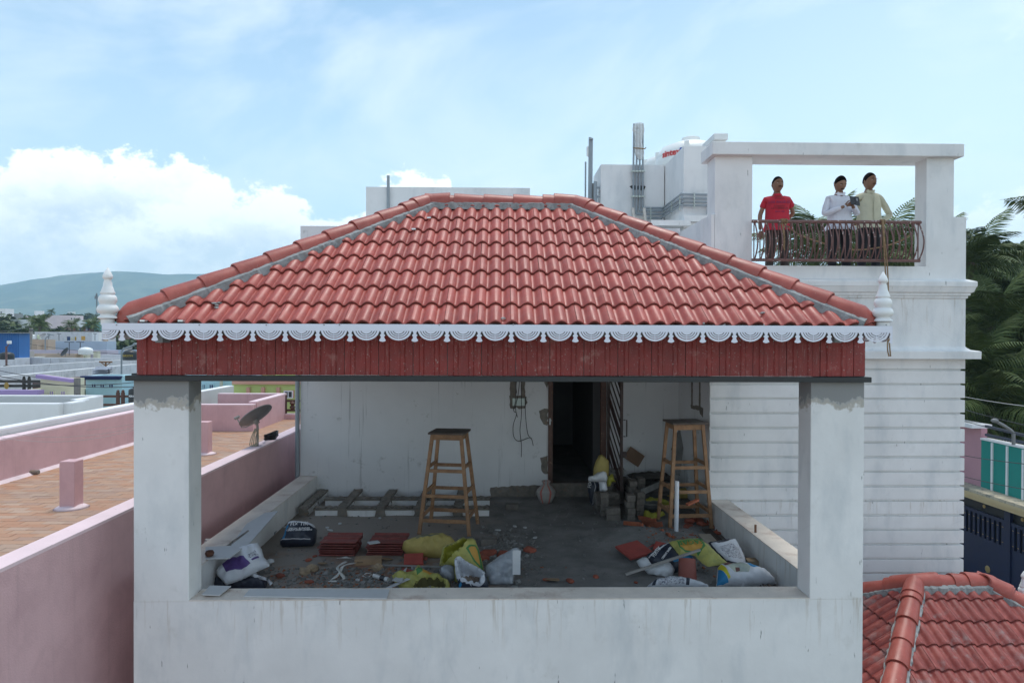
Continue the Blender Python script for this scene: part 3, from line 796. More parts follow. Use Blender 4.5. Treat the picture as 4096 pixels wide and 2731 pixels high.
# balcony front
OX0, OX1 = PY(3008, 900, TY).x, PY(3705, 900, TY).x
RX1 = PY(3815, 800, TY).x
BZ = 1.13
B('balcony_wall', WHITE, H, TX0+.002, TX1-.002, TY+.004, TY+.26, .93, BZ)
B('roof_terrace_floor', CEMENT, H, -3.60, TX1-.03, YW+.25, 18.0, .70, .90)
B('balcony_floor', CEMENT, H, TX0+.03, TX1-.03, TY+.26, YW+.25, .70, .90)
cz = 2.84
B('balcony_column', WHITE, H, TX0+.06, OX0, TY+.0, TY+.40, BZ, cz)
B('balcony_column', WHITE, H, OX1, RX1, TY+.0, TY+.30, BZ, cz)
B('balcony_side_wall', WHITE, H, RX1+.002, TX1-.004, TY+.002, TY+.30, BZ, PY(3840, 868, TY).z)
p = PY(2874, 558, TY-.12); q = PY(3858, 598, TY-.12)
MB().box(TX0-.02, q.x, TY-.12, TY+.50, cz, cz+.20).build('top_beam', WHITE, H, bevel=.01)
p = PY(2880, 545, 11.4)
MB().box(4.26, 4.54, 13.5, 14.3, 3.92, 4.04).build('top_slab', WHITE, H, bevel=.01)
B('slab_support', WHITE, H, 4.34, 4.5, 13.6, 14.2, 3.0, 3.92)
# left parapet of the tower receding to the back wall, roof terrace walls
B('side_parapet', WHITE, H, TX0, TX0+.2, TY+.40, YW+.0, .62, 1.93)
B('tower_side_wall', INNER, H, TX0, TX0+.2, TY+.02, YW+.2, -.14, .62)
B('tower_side_wall', INNER, H, TX0-.004, TX0+.03, TY+.012, YW-.003, FL-.1, -.16)
B('parapet_infill', WHITE, H, TX0+.003, TX0+.055, TY+.002, TY+.40, .93, 1.93)
# block with pipes: wall at 14.46, stepping forward at the right
bx0, bx1 = PY(2403, 800, 14.46).x, PY(2740, 700, 14.46).x
UZ = PY(2500, 659, 14.46).z
B('stair_wall', WHITE, H, bx0, 3.50, 14.46, 14.66, .9, UZ)
B('stair_wall', WHITE, H, bx0, bx0+.2, 14.66, 15.6, .9, UZ)
B('stair_wall', WHITE, H, 3.52, 3.74, 13.0, 14.66, .9, UZ-.004)
B('stair_wall', WHITE, H, 3.74, 6.4, 13.0, 13.22, 2.1, UZ-.004) if False else B('stair_wall', WHITE, H, 3.74, 4.35, 13.0, 13.22, .9, UZ-.004)
for (ovh, za, zb3) in ((.05, 2.02, 2.06), (.09, 2.07, 2.17), (.13, 2.18, 2.30)):
    B('band_moulding', WHITE, H, 3.50, 4.34, 13.0-ovh, 12.998, za, zb3)
# canopy slab below the pipes
MB().prism([(PY(2590, 905, 13.1).x, 12.8), (PY(2745, 905, 13.1).x, 12.8), (PY(2745, 905, 13.1).x, 13.9), (PY(2660, 905, 13.1).x, 13.9)], (0, 0, PY(2650, 912, 13.1).z), (1, 0, 0), (0, 1, 0), (0, 0, .10)).build('canopy_slab', WHITE, H)
# head-room box in the middle behind the roof
hb0, hb1 = PY(1464, 800, 15).x, PY(2120, 800, 15).x
B('head_room', WHITE, H, hb0, hb1, 15.0, 18.0, .9, PY(1800, 750, 15).z)
B('rear_parapet', WHITE, H, -3.62, bx0, 17.8, 18.0, .9, 1.9)
B('side_parapet', WHITE, H, -3.62, -3.42, YW+.22, 17.8, .9, 1.98)
B('lower_body', WHITE, H, -3.62, 3.33, YW+4.75, 18.0, GROUND, .7)
B('lower_body', WHITE, H, -3.62, DX0-1.42, YW+.22, YW+4.75, GROUND, .7)
B('lower_body', WHITE, H, DX1+.12, 3.33, YW+.22, YW+4.75, GROUND, .7)
# chased conduits on the tower's side wall
sx = TX0-.001
def sp(px, py): v = PX(px, py, sx); return (v.y, v.z)
for poly in ([(2767, 1500), (2772, 1500), (2772, 1626), (2766, 1630)], [(2798, 1500), (2803, 1500), (2803, 1630), (2797, 1630)],
             [(2764, 1620), (2800, 1622), (2814, 1632), (2813, 1668), (2802, 1655), (2798, 1640), (2766, 1634)]):
    blob([sp(*q) for q in poly], sx, jit=.008, axis='x')
# vertical grey pipes on the stair wall with clamps
py_ = 14.40
def pp(px, py, y=py_): return PY(px, py, y)
sc_ = .287       # zoom scale of the measuring view
def zz_(a, b): return (2300+a*sc_, 450+b*sc_)
pipes = MB()
P4 = []
for a in (815, 858, 902, 945): P4.append(a)
ends = {815: None, 858: 1415, 902: 1368, 945: 1330}
CLMP = M('galvanised_clamp', (.5, .54, .5), .5, metal=.4)
pk = []
for a in P4:
    pts = [pp(*zz_(a+8 if a < 900 else a, 160)), pp(*zz_(a, 700)), pp(*zz_(a-2, ends[a] or 1500))]
    pk.append(MB().tube(pts, .021, 8).build('water_pipe', GREYP, H, smooth=40))
for (ys, x0, path) in ((1330, 945, [(945, 1330), (1225, 1332), (1480, 1140), (1962, 1148)]), (1368, 902, [(902, 1368), (1225, 1368), (1490, 1196), (1948, 1204), (1948, 1380)]),
                   (1415, 858, [(858, 1415), (1225, 1418), (1500, 1246), (1892, 1252), (1892, 1380)]), (1472, 990, [(990, 1472), (1200, 1472), (1480, 1296), (1845, 1300), (1845, 1420)])):
    pts = []
    for a, b in path:
        yv = 14.38 if a < 1300 else 12.92
        pts.append(PY(*zz_(a, b), yv))
    o = MB().tube(pts, .021, 8).build('water_pipe', GREYP, H, smooth=40)
    for q in pts[1:-1]: MB().ell(q, (.029, .029, .029), 8, 6).build('elbow_joint', GREYP, o, smooth=True)
for b in (822, 1172):
    p0, p1 = pp(*zz_(778, b), 14.37), pp(*zz_(975, b), 14.37)
    c_ = MB().bar(p0, p1, .02, .03).build('pipe_clamp', CLMP, H)
    for a in P4: q = pp(*zz_(a, b), 14.37); MB().box(q.x-.028, q.x+.028, q.y-.03, q.y+.02, q.z-.016, q.z+.016).build('clamp_band', CLMP, c_)
for a, b0, b1, yv in ((1055, 1320, 1500, 14.36), (1240, 1325, 1450, 14.36), (1345, 1235, 1410, 13.6), (1460, 1160, 1360, 12.95), (1662, 1120, 1340, 12.90)):
    MB().bar(PY(*zz_(a, b0), yv), PY(*zz_(a, b1), yv), .025, .02).build('pipe_clamp', CLMP, H)
# broken hole behind the pipes
hp = [pp(*zz_(a, b), 14.455) for a, b in ((760, 1030), (800, 1015), (870, 1025), (960, 1020), (985, 1035), (965, 1075), (930, 1088), (880, 1075), (830, 1080), (790, 1060))]
MB().prism([(v.x, v.z) for v in hp], (0, 14.452, 0), (1, 0, 0), (0, 0, 1), (0, .01, 0)).build('wall_hole', M('dark_hole', (.03, .03, .028), .9), H)
# plastic sheet wrapped round the pipe tops
PLAS = M('milky_plastic', (.72, .72, .70), .35, .1, 12, bump=.5, bscale=25, trans=.62)
mb = MB(); rings = 16
for i in range(rings+1):
    t = i/rings; py = 160+500*t; wd = (62+18*math.sin(t*9)+random.uniform(-6, 6))*(1 if t < .75 else 1-.8*(t-.75)/.25*.7)
    cx_ = 885+(60*(t-.6) if t > .6 else 0)
    c_ = pp(*zz_(cx_, py), 14.40); r_ = wd*sc_/2731*14.4
    for j in range(10):
        an = 2*pi*j/10; mb.v.append(Vector((c_.x+r_*math.cos(an)*(1+.12*random.random()), c_.y+.07*math.sin(an)*(1+.3*random.random()), c_.z+random.uniform(-.01, .01))))
for i in range(rings):
    for j in range(10): mb.f.append([i*10+j, i*10+(j+1) % 10, (i+1)*10+(j+1) % 10, (i+1)*10+j]); mb.mi.append(0)
mb.build('plastic_sheet', PLAS, None, label='torn milky plastic sheet wrapped round the tops of four grey pipes', cat='plastic sheet', recalc=False)
ROPE = M('coir_rope', (.30, .20, .11), .95, .3, 30, bump=.8, bscale=200)
q0, q1 = pp(*zz_(815, 495), 14.33), pp(*zz_(975, 508), 14.33)
MB().tube([q0, q0.lerp(q1, .5)+Vector((0, -.02, -.005)), q1, q1+Vector((.02, 0, .03))], .012, 6).build('string_tie', ROPE, None, label='brown string tied round four grey pipes under the plastic sheet', cat='string')
# pipes left of the stair wall
for a, b0, b1, r in ((210, 350, 1300, .030), (232, 360, 1300, .030), (148, 690, 1300, .018)):
    MB().tube([PY(*zz_(a-(12 if a > 200 else 4), b1), 14.5), PY(*zz_(a, b0), 14.5)], r, 8).build('vent_pipe', GREYP, H, smooth=40)
MB().tube([PY(*zz_(195, 372), 14.45), PY(*zz_(252, 372), 14.45)], .02, 8).build('pipe_tee', GREYP, H)
o = MB().tube([PY(*zz_(283, 1300), 14.4), PY(*zz_(283, 985), 14.4), PY(*zz_(286, 965), 14.4)], .04, 10).build('vent_pipe', GREYP, H, smooth=40)
for b in (1047, 1175): MB().tube([PY(*zz_(285, b), 14.4), PY(*zz_(338, b), 14.44)], .025, 8).build('pipe_branch', GREYP, o)
B('dark_box', DARKCEM, H, PY(2367, 740, 14.6).x, PY(2378, 740, 14.6).x, 14.6, 14.8, PY(2370, 815, 14.6).z, PY(2370, 733, 14.6).z)
MB().prism([(a, b) for a, b in ((0, 0), (.0, .2), (.09, .22), (.11, .1), (.06, -.03))], PY(2346, 625, 14.5), (1, 0, 0), (0, 0, 1), (0, .004, 0)).build('plastic_rag', PLAS, None, label='pale plastic rag caught high on the tall vent pipe left of the stair wall', cat='rag')
# pipe on the head-room box
o = MB().tube([PY(1553, 860, 14.95), PY(1553, 703, 14.95)], .033, 10).build('vent_pipe', GREYP, H, smooth=40)
MB().box(PY(1545, 838, 14.93).x, PY(1565, 838, 14.93).x, 14.90, 14.99, PY(1553, 842, 14.9).z, PY(1553, 834, 14.9).z).build('pipe_clamp', CLMP, o)
# two light weathered posts of a ladder against the pipe wall
LAD = M('bleached_wood', (.50, .47, .43), .9, .15, 10)
ld_ = thing('wooden_ladder', 'bleached wooden ladder top standing against the pipe wall behind the red roof', 'ladder', PY(2558, 880, 14.0))
for a in (805, 962): MB().bar(PY(*zz_(a, 1340), 14.1), PY(*zz_(a+4, 1560), 14.0)+Vector((0, -.5, -.9)), .05, .06).build('rail', LAD, ld_)
for b in (1470,): MB().bar(PY(*zz_(800, b), 14.0), PY(*zz_(975, b+4), 14.0), .04, .05).build('rung', LAD, ld_)

# water tanks
TANK = M('white_tank_plastic', (.80, .80, .78), .4, .03, 2, bump=0)
REDT = M('red_lettering', (.55, .02, .02), .6, bump=0); BLUT = M('blue_lettering', (.03, .10, .40), .6, bump=0)
BS = [Vector((-3.625, 0, 0))]
def tank(cx_, cy_, z0, r, h, label, txt=True, mat=TANK, group=None, cat='water tank', lid=True):
    t = thing('water_tank', label, cat, (cx_, cy_, z0), group)
    pr = [(r*.96, 0), (r, .03)]
    nb_ = 5
    for i in range(nb_):
        a = .03+(h-.06)*i/nb_; b = .03+(h-.06)*(i+1)/nb_
        pr += [(r, a+.02), (r, b-.03), (r*.985, b-.015)]
    pr += [(r*.99, h), (r*.85, h+.12*r*2), (r*.45, h+.2*r*2), (r*.25, h+.21*r*2)]
    MB().lathe(pr, (cx_, cy_, z0), 36).build('body', mat, t, smooth=40)
    if lid:
        MB().lathe([(r*.26, 0), (r*.26, .12), (r*.2, .14)], (cx_, cy_, z0+h+.2*r*2), 20).build('lid', mat, t, smooth=40)
        for j in range(4):
            an = pi/4+.4+j*pi/2; MB().box(-.06, .06, -.05, .05, 0, .22, Matrix.Translation((cx_+.93*r*math.cos(an), cy_+.93*r*math.sin(an), z0+h-.04)) @ Matrix.Rotation(an, 4, 'Z')).build('lifting_lug', mat, t)
    return t
tc_ = PY(2775, 640, 15.5); tz = PY(2700, 600, 15.0).z
t = tank(tc_.x, 15.75, tz-1.24, .80, 1.27, 'large white water tank with red lettering, right of two behind the stair wall')
tx0 = PY(2683, 608, 15.2).x
text_mesh('sintex', .20, REDT, (tx0, 15.75-math.sqrt(max(.01, .64-(tx0-tc_.x)**2)), PY(2680, 606, 15.1).z), (1, 0, 0), (0, 0, 1), parent=t, cyl=((tc_.x, 15.75, 0), .80), bold=.006)
text_mesh('PURE', .17, BLUT, (tx0+.34, 15.75-math.sqrt(max(.01, .64-(tx0+.34-tc_.x)**2)), PY(2720, 600, 15.0).z), (1, 0, 0), (0, 0, 1), parent=t, cyl=((tc_.x, 15.75, 0), .80), bold=.004)
text_mesh('1000 L', .10, REDT, (tc_.x-.38, 15.75-.7, PY(2664, 652, 15.0).z), (1, 0, 0), (0, 0, 1), parent=t, cyl=((tc_.x, 15.75, 0), .80))
t2c = PY(2668, 650, 17.3)
t = tank(t2c.x, 17.4, PY(2600, 632, 16.7).z-1.2, .56, 1.2, 'smaller white water tank half hidden behind the large one')
text_mesh('sintex', .23, REDT, (t2c.x-.1, 17.4-.55, PY(2622, 655, 16.8).z), (1, 0, 0), (0, 0, 1), parent=t, cyl=((t2c.x, 17.4, 0), .56), bold=.005)

# ---- balcony railing
RY = 10.58; rt = PY(3100, 886, RY).z; rb = PY(3100, 1040, RY).z
xa, xb = PY(3008, 950, RY).x, PY(3680, 950, RY).x
rl = MB().tube([(xa, RY, rt), (xb, RY, rt)], .027, 10).build('railing', RUSTR, H, smooth=40)
MB().tube([(xa, RY, rb), (xb, RY, rb)], .024, 10).build('bottom_rail', RUSTR, rl, smooth=40)
MB().tube([(xb, RY, rt), (xb+.02, RY+.1, rt)], .027, 10).build('bottom_rail', RUSTR, rl, smooth=40)
straight = MB().tube([(0, 0, rb), (0, 0, rt)], .009, 6).mesh('baluster', RUSTR)
bowp = [(0, -.13*math.sin(pi*(i/14)**1.15)**1.0, rt+(rb-rt)*i/14) for i in range(15)]
bow = MB().tube(bowp, .011, 6).mesh('curved_baluster', RUSTR)
nb_ = 27
for i in range(nb_+1):
    x_ = xa+.03+(xb-xa-.06)*i/nb_
    for me, nm, dx in ((straight, 'baluster', 0), (bow, 'curved_baluster', .012)):
        o = link(me, nm, rl); o.location = Vector((x_+dx, RY, 0))-off(H)
# ropes
def cat_rom(pts, n=6):
    out = []
    for i in range(len(pts)-1):
        p0, p1, p2, p3 = pts[max(0, i-1)], pts[i], pts[i+1], pts[min(len(pts)-1, i+2)]
        for k in range(n):
            t = k/n; out.append(.5*((2*p1)+(-p0+p2)*t+(2*p0-5*p1+4*p2-p3)*t*t+(-p0+3*p1-3*p2+p3)*t**3))
    return out+[pts[-1]]
rp = MB()
for dx in (0, 9):
    rp.tube(cat_rom([PY(3530+dx*.3, 880, 10.52), PY(3534+dx*.4, 950, 10.45), PY(3540+dx, 1060, 10.5), PY(3548+dx*.6, 1180, 10.52), PY(3552, 1300, 10.5), PY(3550+dx, 1390, 10.42), PY(3556+dx*.7, 1425, 10.42)]), .010, 6)
for k in range(3): rp.tube([(PY(3530, 900, RY).x-.03+.025*k+.04*math.cos(a/12*2*pi)*0, RY+.036*math.cos(a/12*2*pi), rt+.036*math.sin(a/12*2*pi)) for a in range(13)], .010, 6)
rp.build('rope', ROPE, label='long brown rope hanging from the railing down past the right finial', cat='rope')
rp = MB()
for k in range(4): rp.tube([(PY(3135, 890, RY).x-.04+.027*k, RY+.038*math.cos(a/12*2*pi), rt+.038*math.sin(a/12*2*pi)) for a in range(13)], .010, 6)
rp.tube(cat_rom([PY(3128, 895, 10.53), PY(3136, 930, 10.5), PY(3131, 945, 10.52), PY(3138, 960, 10.5), PY(3137, 992, 10.5)]), .011, 6)
rp.tube(cat_rom([PY(3142, 895, 10.53), PY(3132, 925, 10.5), PY(3139, 950, 10.49), PY(3132, 975, 10.5), PY(3139, 1000, 10.5)]), .010, 6)
rp.build('rope', ROPE, label='short brown rope knotted round the railing in front of the man in red', cat='rope')
rp = MB().tube(cat_rom([PY(3150, 905, 10.7), PY(3200, 940, 10.9), PY(3300, 975, 11.0), PY(3400, 998, 11.0), PY(3500, 993, 11.0), PY(3600, 965, 10.9), PY(3650, 930, 10.8)]), .012, 6)
rp.build('rope', ROPE, label='brown rope sagging in a curve behind the balusters', cat='rope')
# ================================================================== THINGS ON THE TERRACE
def on_floor(px, py, z=FL): return PZ(px, py, z)
NV = noise.noise
# ---- tall stools
def stool(loc, rz, label, hgt, topw, botw, name='wooden_stool'):
    t = thing(name, label, 'stool', loc, 'tall wooden stools on the terrace', rz=rz)
    tw, bw = topw/2, botw/2; legs = []
    for sx in (-1, 1):
        for sy in (-1, 1):
            a, b = Vector((sx*tw*.84, sy*tw*.74, hgt-.03)), Vector((sx*bw, sy*bw*.9, 0)); legs.append((sx, sy, a, b))
            MB().bar(b, a, .052, .047, (0, 1, 0)).build('leg', WOOD, t, bevel=.004)
    def at(sx, sy, z):
        a, b = [(l[2], l[3]) for l in legs if l[0] == sx and l[1] == sy][0]; return b.lerp(a, z/(hgt-.03))
    for z, h_ in ((.20, .055), (.56, .05), (.93, .05)):
        for (p_, q_), dz in ((((-1, -1), (1, -1)), 0), (((-1, 1), (1, 1)), 0), (((-1, -1), (-1, 1)), .05), (((1, -1), (1, 1)), .05)):
            MB().bar(at(*p_, z+dz), at(*q_, z+dz), .028, h_, (0, 0, 1)).build('rung', WOOD, t, bevel=.003)
    for p_, q_ in (((-1, -1), (1, -1)), ((-1, 1), (1, 1)), ((-1, -1), (-1, 1)), ((1, -1), (1, 1))):
        MB().bar(at(*p_, hgt-.075), at(*q_, hgt-.075), .024, .08).build('apron', WOOD, t, bevel=.003)
    MB().box(-tw*1.06, -.01, -tw*.98, tw*.98, hgt-.03, hgt).build('seat_board', SEATW, t, bevel=.004)
    MB().box(-.006, tw*1.08, -tw*.98, tw*.97, hgt-.028, hgt+.003).build('seat_board', SEATW, t, bevel=.004)
    return t
stool((PZ(1800, 2125, FL).x-.02, 10.45, FL+.005), math.radians(-9), 'tall wooden stool with dark top left of the doorway, yellow sacks at its feet', 1.50, .52, .76)
stool((2.93, 10.68, FL+.01), math.radians(4), 'tall wooden stool with a white pipe before it near the right parapet', 1.62, .52, .66)

# ---- paver blocks
BLK = M('grey_paver_block', (.185, .165, .145), .95, .2, 7, col2=(.13, .115, .1), bump=.6, bscale=70, orand=.22)
blk_me = MB().box(-.11, .11, -.065, .065, 0, .10)
bo = blk_me.build('paver_block', BLK, bevel=.010)
tag(bo, 'grey concrete paver block lying alone on the floor beside the striped pot', 'paver block')
p = on_floor(2048, 2040); bo.location = p+Vector((0, .06, 0)); bo.rotation_euler = (0, 0, .05)
def blk(loc, rz, label, group=None, sc=(1, 1, 1)):
    o = bo.copy(); C.objects.link(o); o.location = loc; o.rotation_euler = (0, 0, rz); o.scale = sc
    o['label'] = label; o['category'] = 'paver block'
    if group: o['group'] = group
    elif 'group' in o.keys(): del o['group']
    return o
p = on_floor(1955, 2185); b2 = blk(p+Vector((0, .07, 0)), -.05, 'dusty block with broken edges in the rubble right of the yellow sacks', sc=(1.0, 1, .95))
SL = 'grey concrete paver block in the stacks below the doorway'; SG = 'paver blocks stacked beside the doorway'
def stack(px, py, cols, n, rz, w_=.13, top=None):
    p = on_floor(px, py)
    for i in range(n): blk((p.x+random.uniform(-.012, .012), p.y+random.uniform(-.012, .012), FL+i*.101), rz+random.uniform(-.05, .05), SL, SG)
stack(2395, 2040, 1, 3, pi/2+.1); stack(2415, 2060, 1, 4, pi/2-.1); stack(2430, 2020, 1, 4, pi/2)
stack(2452, 2078, 1, 2, .02); stack(2452, 2040, 1, 3, 0); stack(2468, 2010, 1, 5, 0)
stack(2520, 2075, 1, 4, pi/2); stack(2555, 2060, 1, 4, pi/2+.05); stack(2527, 2035, 1, 5, pi/2); stack(2562, 2025, 1, 5, pi/2)
stack(2495, 1998, 1, 4, pi/2)
# ---- sacks and bags
def sack_mat(name, col, extra=None, rough=.75, **k): return M(name, col, rough, .08, 6, bump=.5, bscale=30, extra=extra, **k)
def pillow(loc, L, W, Hh, rz, mat, label, name='sack', cat='sack', seed=0, group=None, wr=.03, tilt=0, roll=0, flat=True, pinch=.65, n=28, sag=0):
    mb = MB(); vs = []
    for side in (1, -1):
        for j in range(n+1):
            for i in range(n+1):
                u, v = -1+2*i/n, -1+2*j/n
                h = (max(0, 1-abs(u)**2.6)**.6)*(max(0, 1-abs(v)**2.6)**.6)
                wv = W/2*(1-(1-pinch)*.22*abs(u)**4)*(1+.06*NV(Vector((u*1.5, seed, 3))))
                q = Vector((u*L/2*(1+.05*NV(Vector((v*1.5, seed, 1)))), v*wv, 0))
                wn = wr*(abs(NV(Vector((u*2.2+seed, v*2.6, side*.5+seed))))*1.6+.7*NV(Vector((u*6+seed, v*7, side))))
                q.z = side*(Hh/2*h) + side*wn*h**.4
                q.z += sag*(u*u)
                vs.append(q)
    m1 = (n+1)*(n+1)
    fs = []
    for s_ in range(2):
        for j in range(n):
            for i in range(n):
                a = s_*m1+j*(n+1)+i; f = (a, a+1, a+n+2, a+n+1); fs.append(f if s_ == 0 else f[::-1])
    mb.add(vs, fs)
    E = Euler((roll, tilt, 0)).to_matrix(); zmin = min((E @ v).z for v in vs)
    mb.v = [E @ v - Vector((0, 0, zmin)) for v in mb.v]
    if flat:
        for v in mb.v:
            if v.z < Hh*.30 and not (tilt or roll): v.z = max(0, (v.z-Hh*.16))*1.2
    o = mb.build(name, mat, None, label, cat, group, smooth=True, merge=.0008)
    o.location = loc; o.rotation_euler = (0, 0, rz)
    return o
def objpos(t):
    return t.n('ShaderNodeSeparateXYZ', {0: t.n('ShaderNodeTexCoord').outputs['Object']})
def rect(t, s, x0, x1, y0, y1, e=.004, ax=(0, 1)):
    a = t.math('MULTIPLY', t.mapr(s.outputs[ax[0]], x0-e, x0+e), t.mapr(s.outputs[ax[0]], x1+e, x1-e))
    b = t.math('MULTIPLY', t.mapr(s.outputs[ax[1]], y0-e, y0+e), t.mapr(s.outputs[ax[1]], y1+e, y1-e))
    return t.math('MULTIPLY', a, b)
def lines(t, s, ax, freq, duty=.5, brk=38):
    a = t.math('FRACT', t.math('MULTIPLY', s.outputs[ax], freq))
    n = t.noise(t.n('ShaderNodeCombineXYZ', {0: t.math('MULTIPLY', s.outputs[1-ax], brk), 1: t.math('FLOOR', t.math('MULTIPLY', s.outputs[ax], freq))}).outputs[0], 2.0, 1)
    return t.math('MULTIPLY', t.math('GREATER_THAN', a, duty), t.math('GREATER_THAN', n, .46))
def ext_navy(t, pos, out):
    s = objpos(t)
    out = t.mix(rect(t, s, -.27, -.20, -.5, .5), out, (.02, .25, .55, 1))
    out = t.mix(rect(t, s, -.5, .5, -.145, -.135), out, (.6, .6, .6, 1))
    return out
def ext_purple(t, pos, out):
    s = objpos(t)
    out = t.mix(rect(t, s, -.17, .08, -.17, .12), out, (.115, .06, .24, 1))
    out = t.mix(t.math('MULTIPLY', rect(t, s, .12, .26, -.10, .14), lines(t, s, 0, 46)), out, (.2, .14, .33, 1))
    return t.mix(rect(t, s, .17, .195, -.12, .06), out, (.115, .06, .24, 1))
def ext_print(t, pos, out):
    s = objpos(t)
    return t.mix(t.math('MULTIPLY', rect(t, s, -.26, .26, -.16, .16), t.math('MULTIPLY', lines(t, s, 1, 62), .75)), out, (.12, .12, .14, 1))
def ext_yel(t, pos, out):
    s = objpos(t)
    a = t.n('ShaderNodeTexCoord').outputs['Object']
    d = t.n('ShaderNodeVectorMath', {0: a, 1: (-.03, .02, .1)}, operation='DISTANCE').outputs['Value']
    nn = t.noise(a, 9, 3, .6)
    r_ = t.math('ADD', d, t.math('MULTIPLY', t.math('SUBTRACT', nn, .5), .10))
    out = t.mix(t.mapr(r_, .175, .165), out, (.05, .22, .06, 1))
    return t.mix(t.mapr(r_, .145, .135), out, (.62, .34, .05, 1))
def ext_yel2(t, pos, out):
    s = objpos(t); return t.mix(t.math('MULTIPLY', rect(t, s, -.14, .20, -.02, .06), t.mapr(t.noise(t.n('ShaderNodeTexCoord').outputs['Object'], 30, 3), .38, .5)), out, (.16, .16, .13, 1))
def ext_tricolor(t, pos, out):
    s = objpos(t)
    out = t.mix(rect(t, s, -.34, -.275, -.3, .3), out, (.02, .27, .50, 1))
    out = t.mix(rect(t, s, -.275, -.235, -.3, .3), out, (.70, .62, .03, 1))
    out = t.mix(rect(t, s, -.20, .0, -.02, .13), out, (.50, .54, .42, 1))
    out = t.mix(rect(t, s, -.19, -.12, .02, .12), out, (.16, .05, .04, 1))
    out = t.mix(rect(t, s, -.10, -.06, -.10, .0), out, (.16, .05, .04, 1))
    return t.mix(rect(t, s, .04, .13, .02, .15, .02), out, (.02, .24, .42, 1))
NAVY = sack_mat('navy_printed_sack', (.022, .027, .045), ext_navy, .4)
NAVP = sack_mat('navy_plain_sack', (.022, .027, .045), None, .4)
WPUR = sack_mat('white_purple_sack', (.66, .68, .72), ext_purple, .5)
WPRT = sack_mat('white_lettered_sack', (.66, .67, .69), ext_print, .5)
WHTB = sack_mat('white_sack', (.62, .63, .64), None, .5)
YELS = sack_mat('dusty_yellow_sack', (.50, .40, .135), ext_yel2, .7)
YELP = sack_mat('plain_yellow_sack', (.44, .35, .11), None, .7)
YELG = sack_mat('yellow_green_sack', (.44, .41, .10), ext_yel, .6)
YELI = sack_mat('bright_yellow_lining', (.36, .35, .045), None, .6)
TRIC = sack_mat('white_blue_yellow_sack', (.64, .66, .68), ext_tricolor, .5)
GPLA = M('clear_grey_plastic', (.42, .45, .49), .25, .1, 9, bump=.7, bscale=22, trans=.78, spec=.6)
WPLA = M('clear_white_plastic', (.60, .62, .64), .3, .1, 9, bump=.8, bscale=24, trans=.9, spec=.6)
LETW = M('white_lettering', (.72, .72, .72), .6, bump=0); LETG = M('green_lettering', (.06, .20, .05), .6, bump=0); LETK = M('black_lettering', (.02, .02, .02), .6, bump=0); LETY = M('ochre_lettering', (.5, .33, .04), .6, bump=0)
from mathutils.geometry import delaunay_2d_cdt
def zm(pts, ox, oy, k): return [(ox+a*k, oy+b*k) for a, b in pts]
def zA(*p): return zm(p, 800, 2050, .2976)
def zB(*p): return zm(p, 2350, 1780, .2551)
def zC(*p): return zm(p, 1300, 1960, .3656)
def zD(*p): return zm(p, 2400, 2080, .3401)
def inside(p, poly):
    c = False; n = len(poly); j = n-1
    for i in range(n):
        (xi, yi), (xj, yj) = poly[i], poly[j]
        if (yi > p[1]) != (yj > p[1]) and p[0] < (xj-xi)*(p[1]-yi)/(yj-yi)+xi: c = not c
        j = i
    return c
def segd(p, poly):
    best = 1e9; n = len(poly)
    for i in range(n):
        ax, ay = poly[i]; bx, by = poly[(i+1) % n]; dx, dy = bx-ax, by-ay; L = dx*dx+dy*dy+1e-12
        t = max(0, min(1, ((p[0]-ax)*dx+(p[1]-ay)*dy)/L)); best = min(best, (p[0]-ax-t*dx)**2+(p[1]-ay-t*dy)**2)
    return math.sqrt(best)
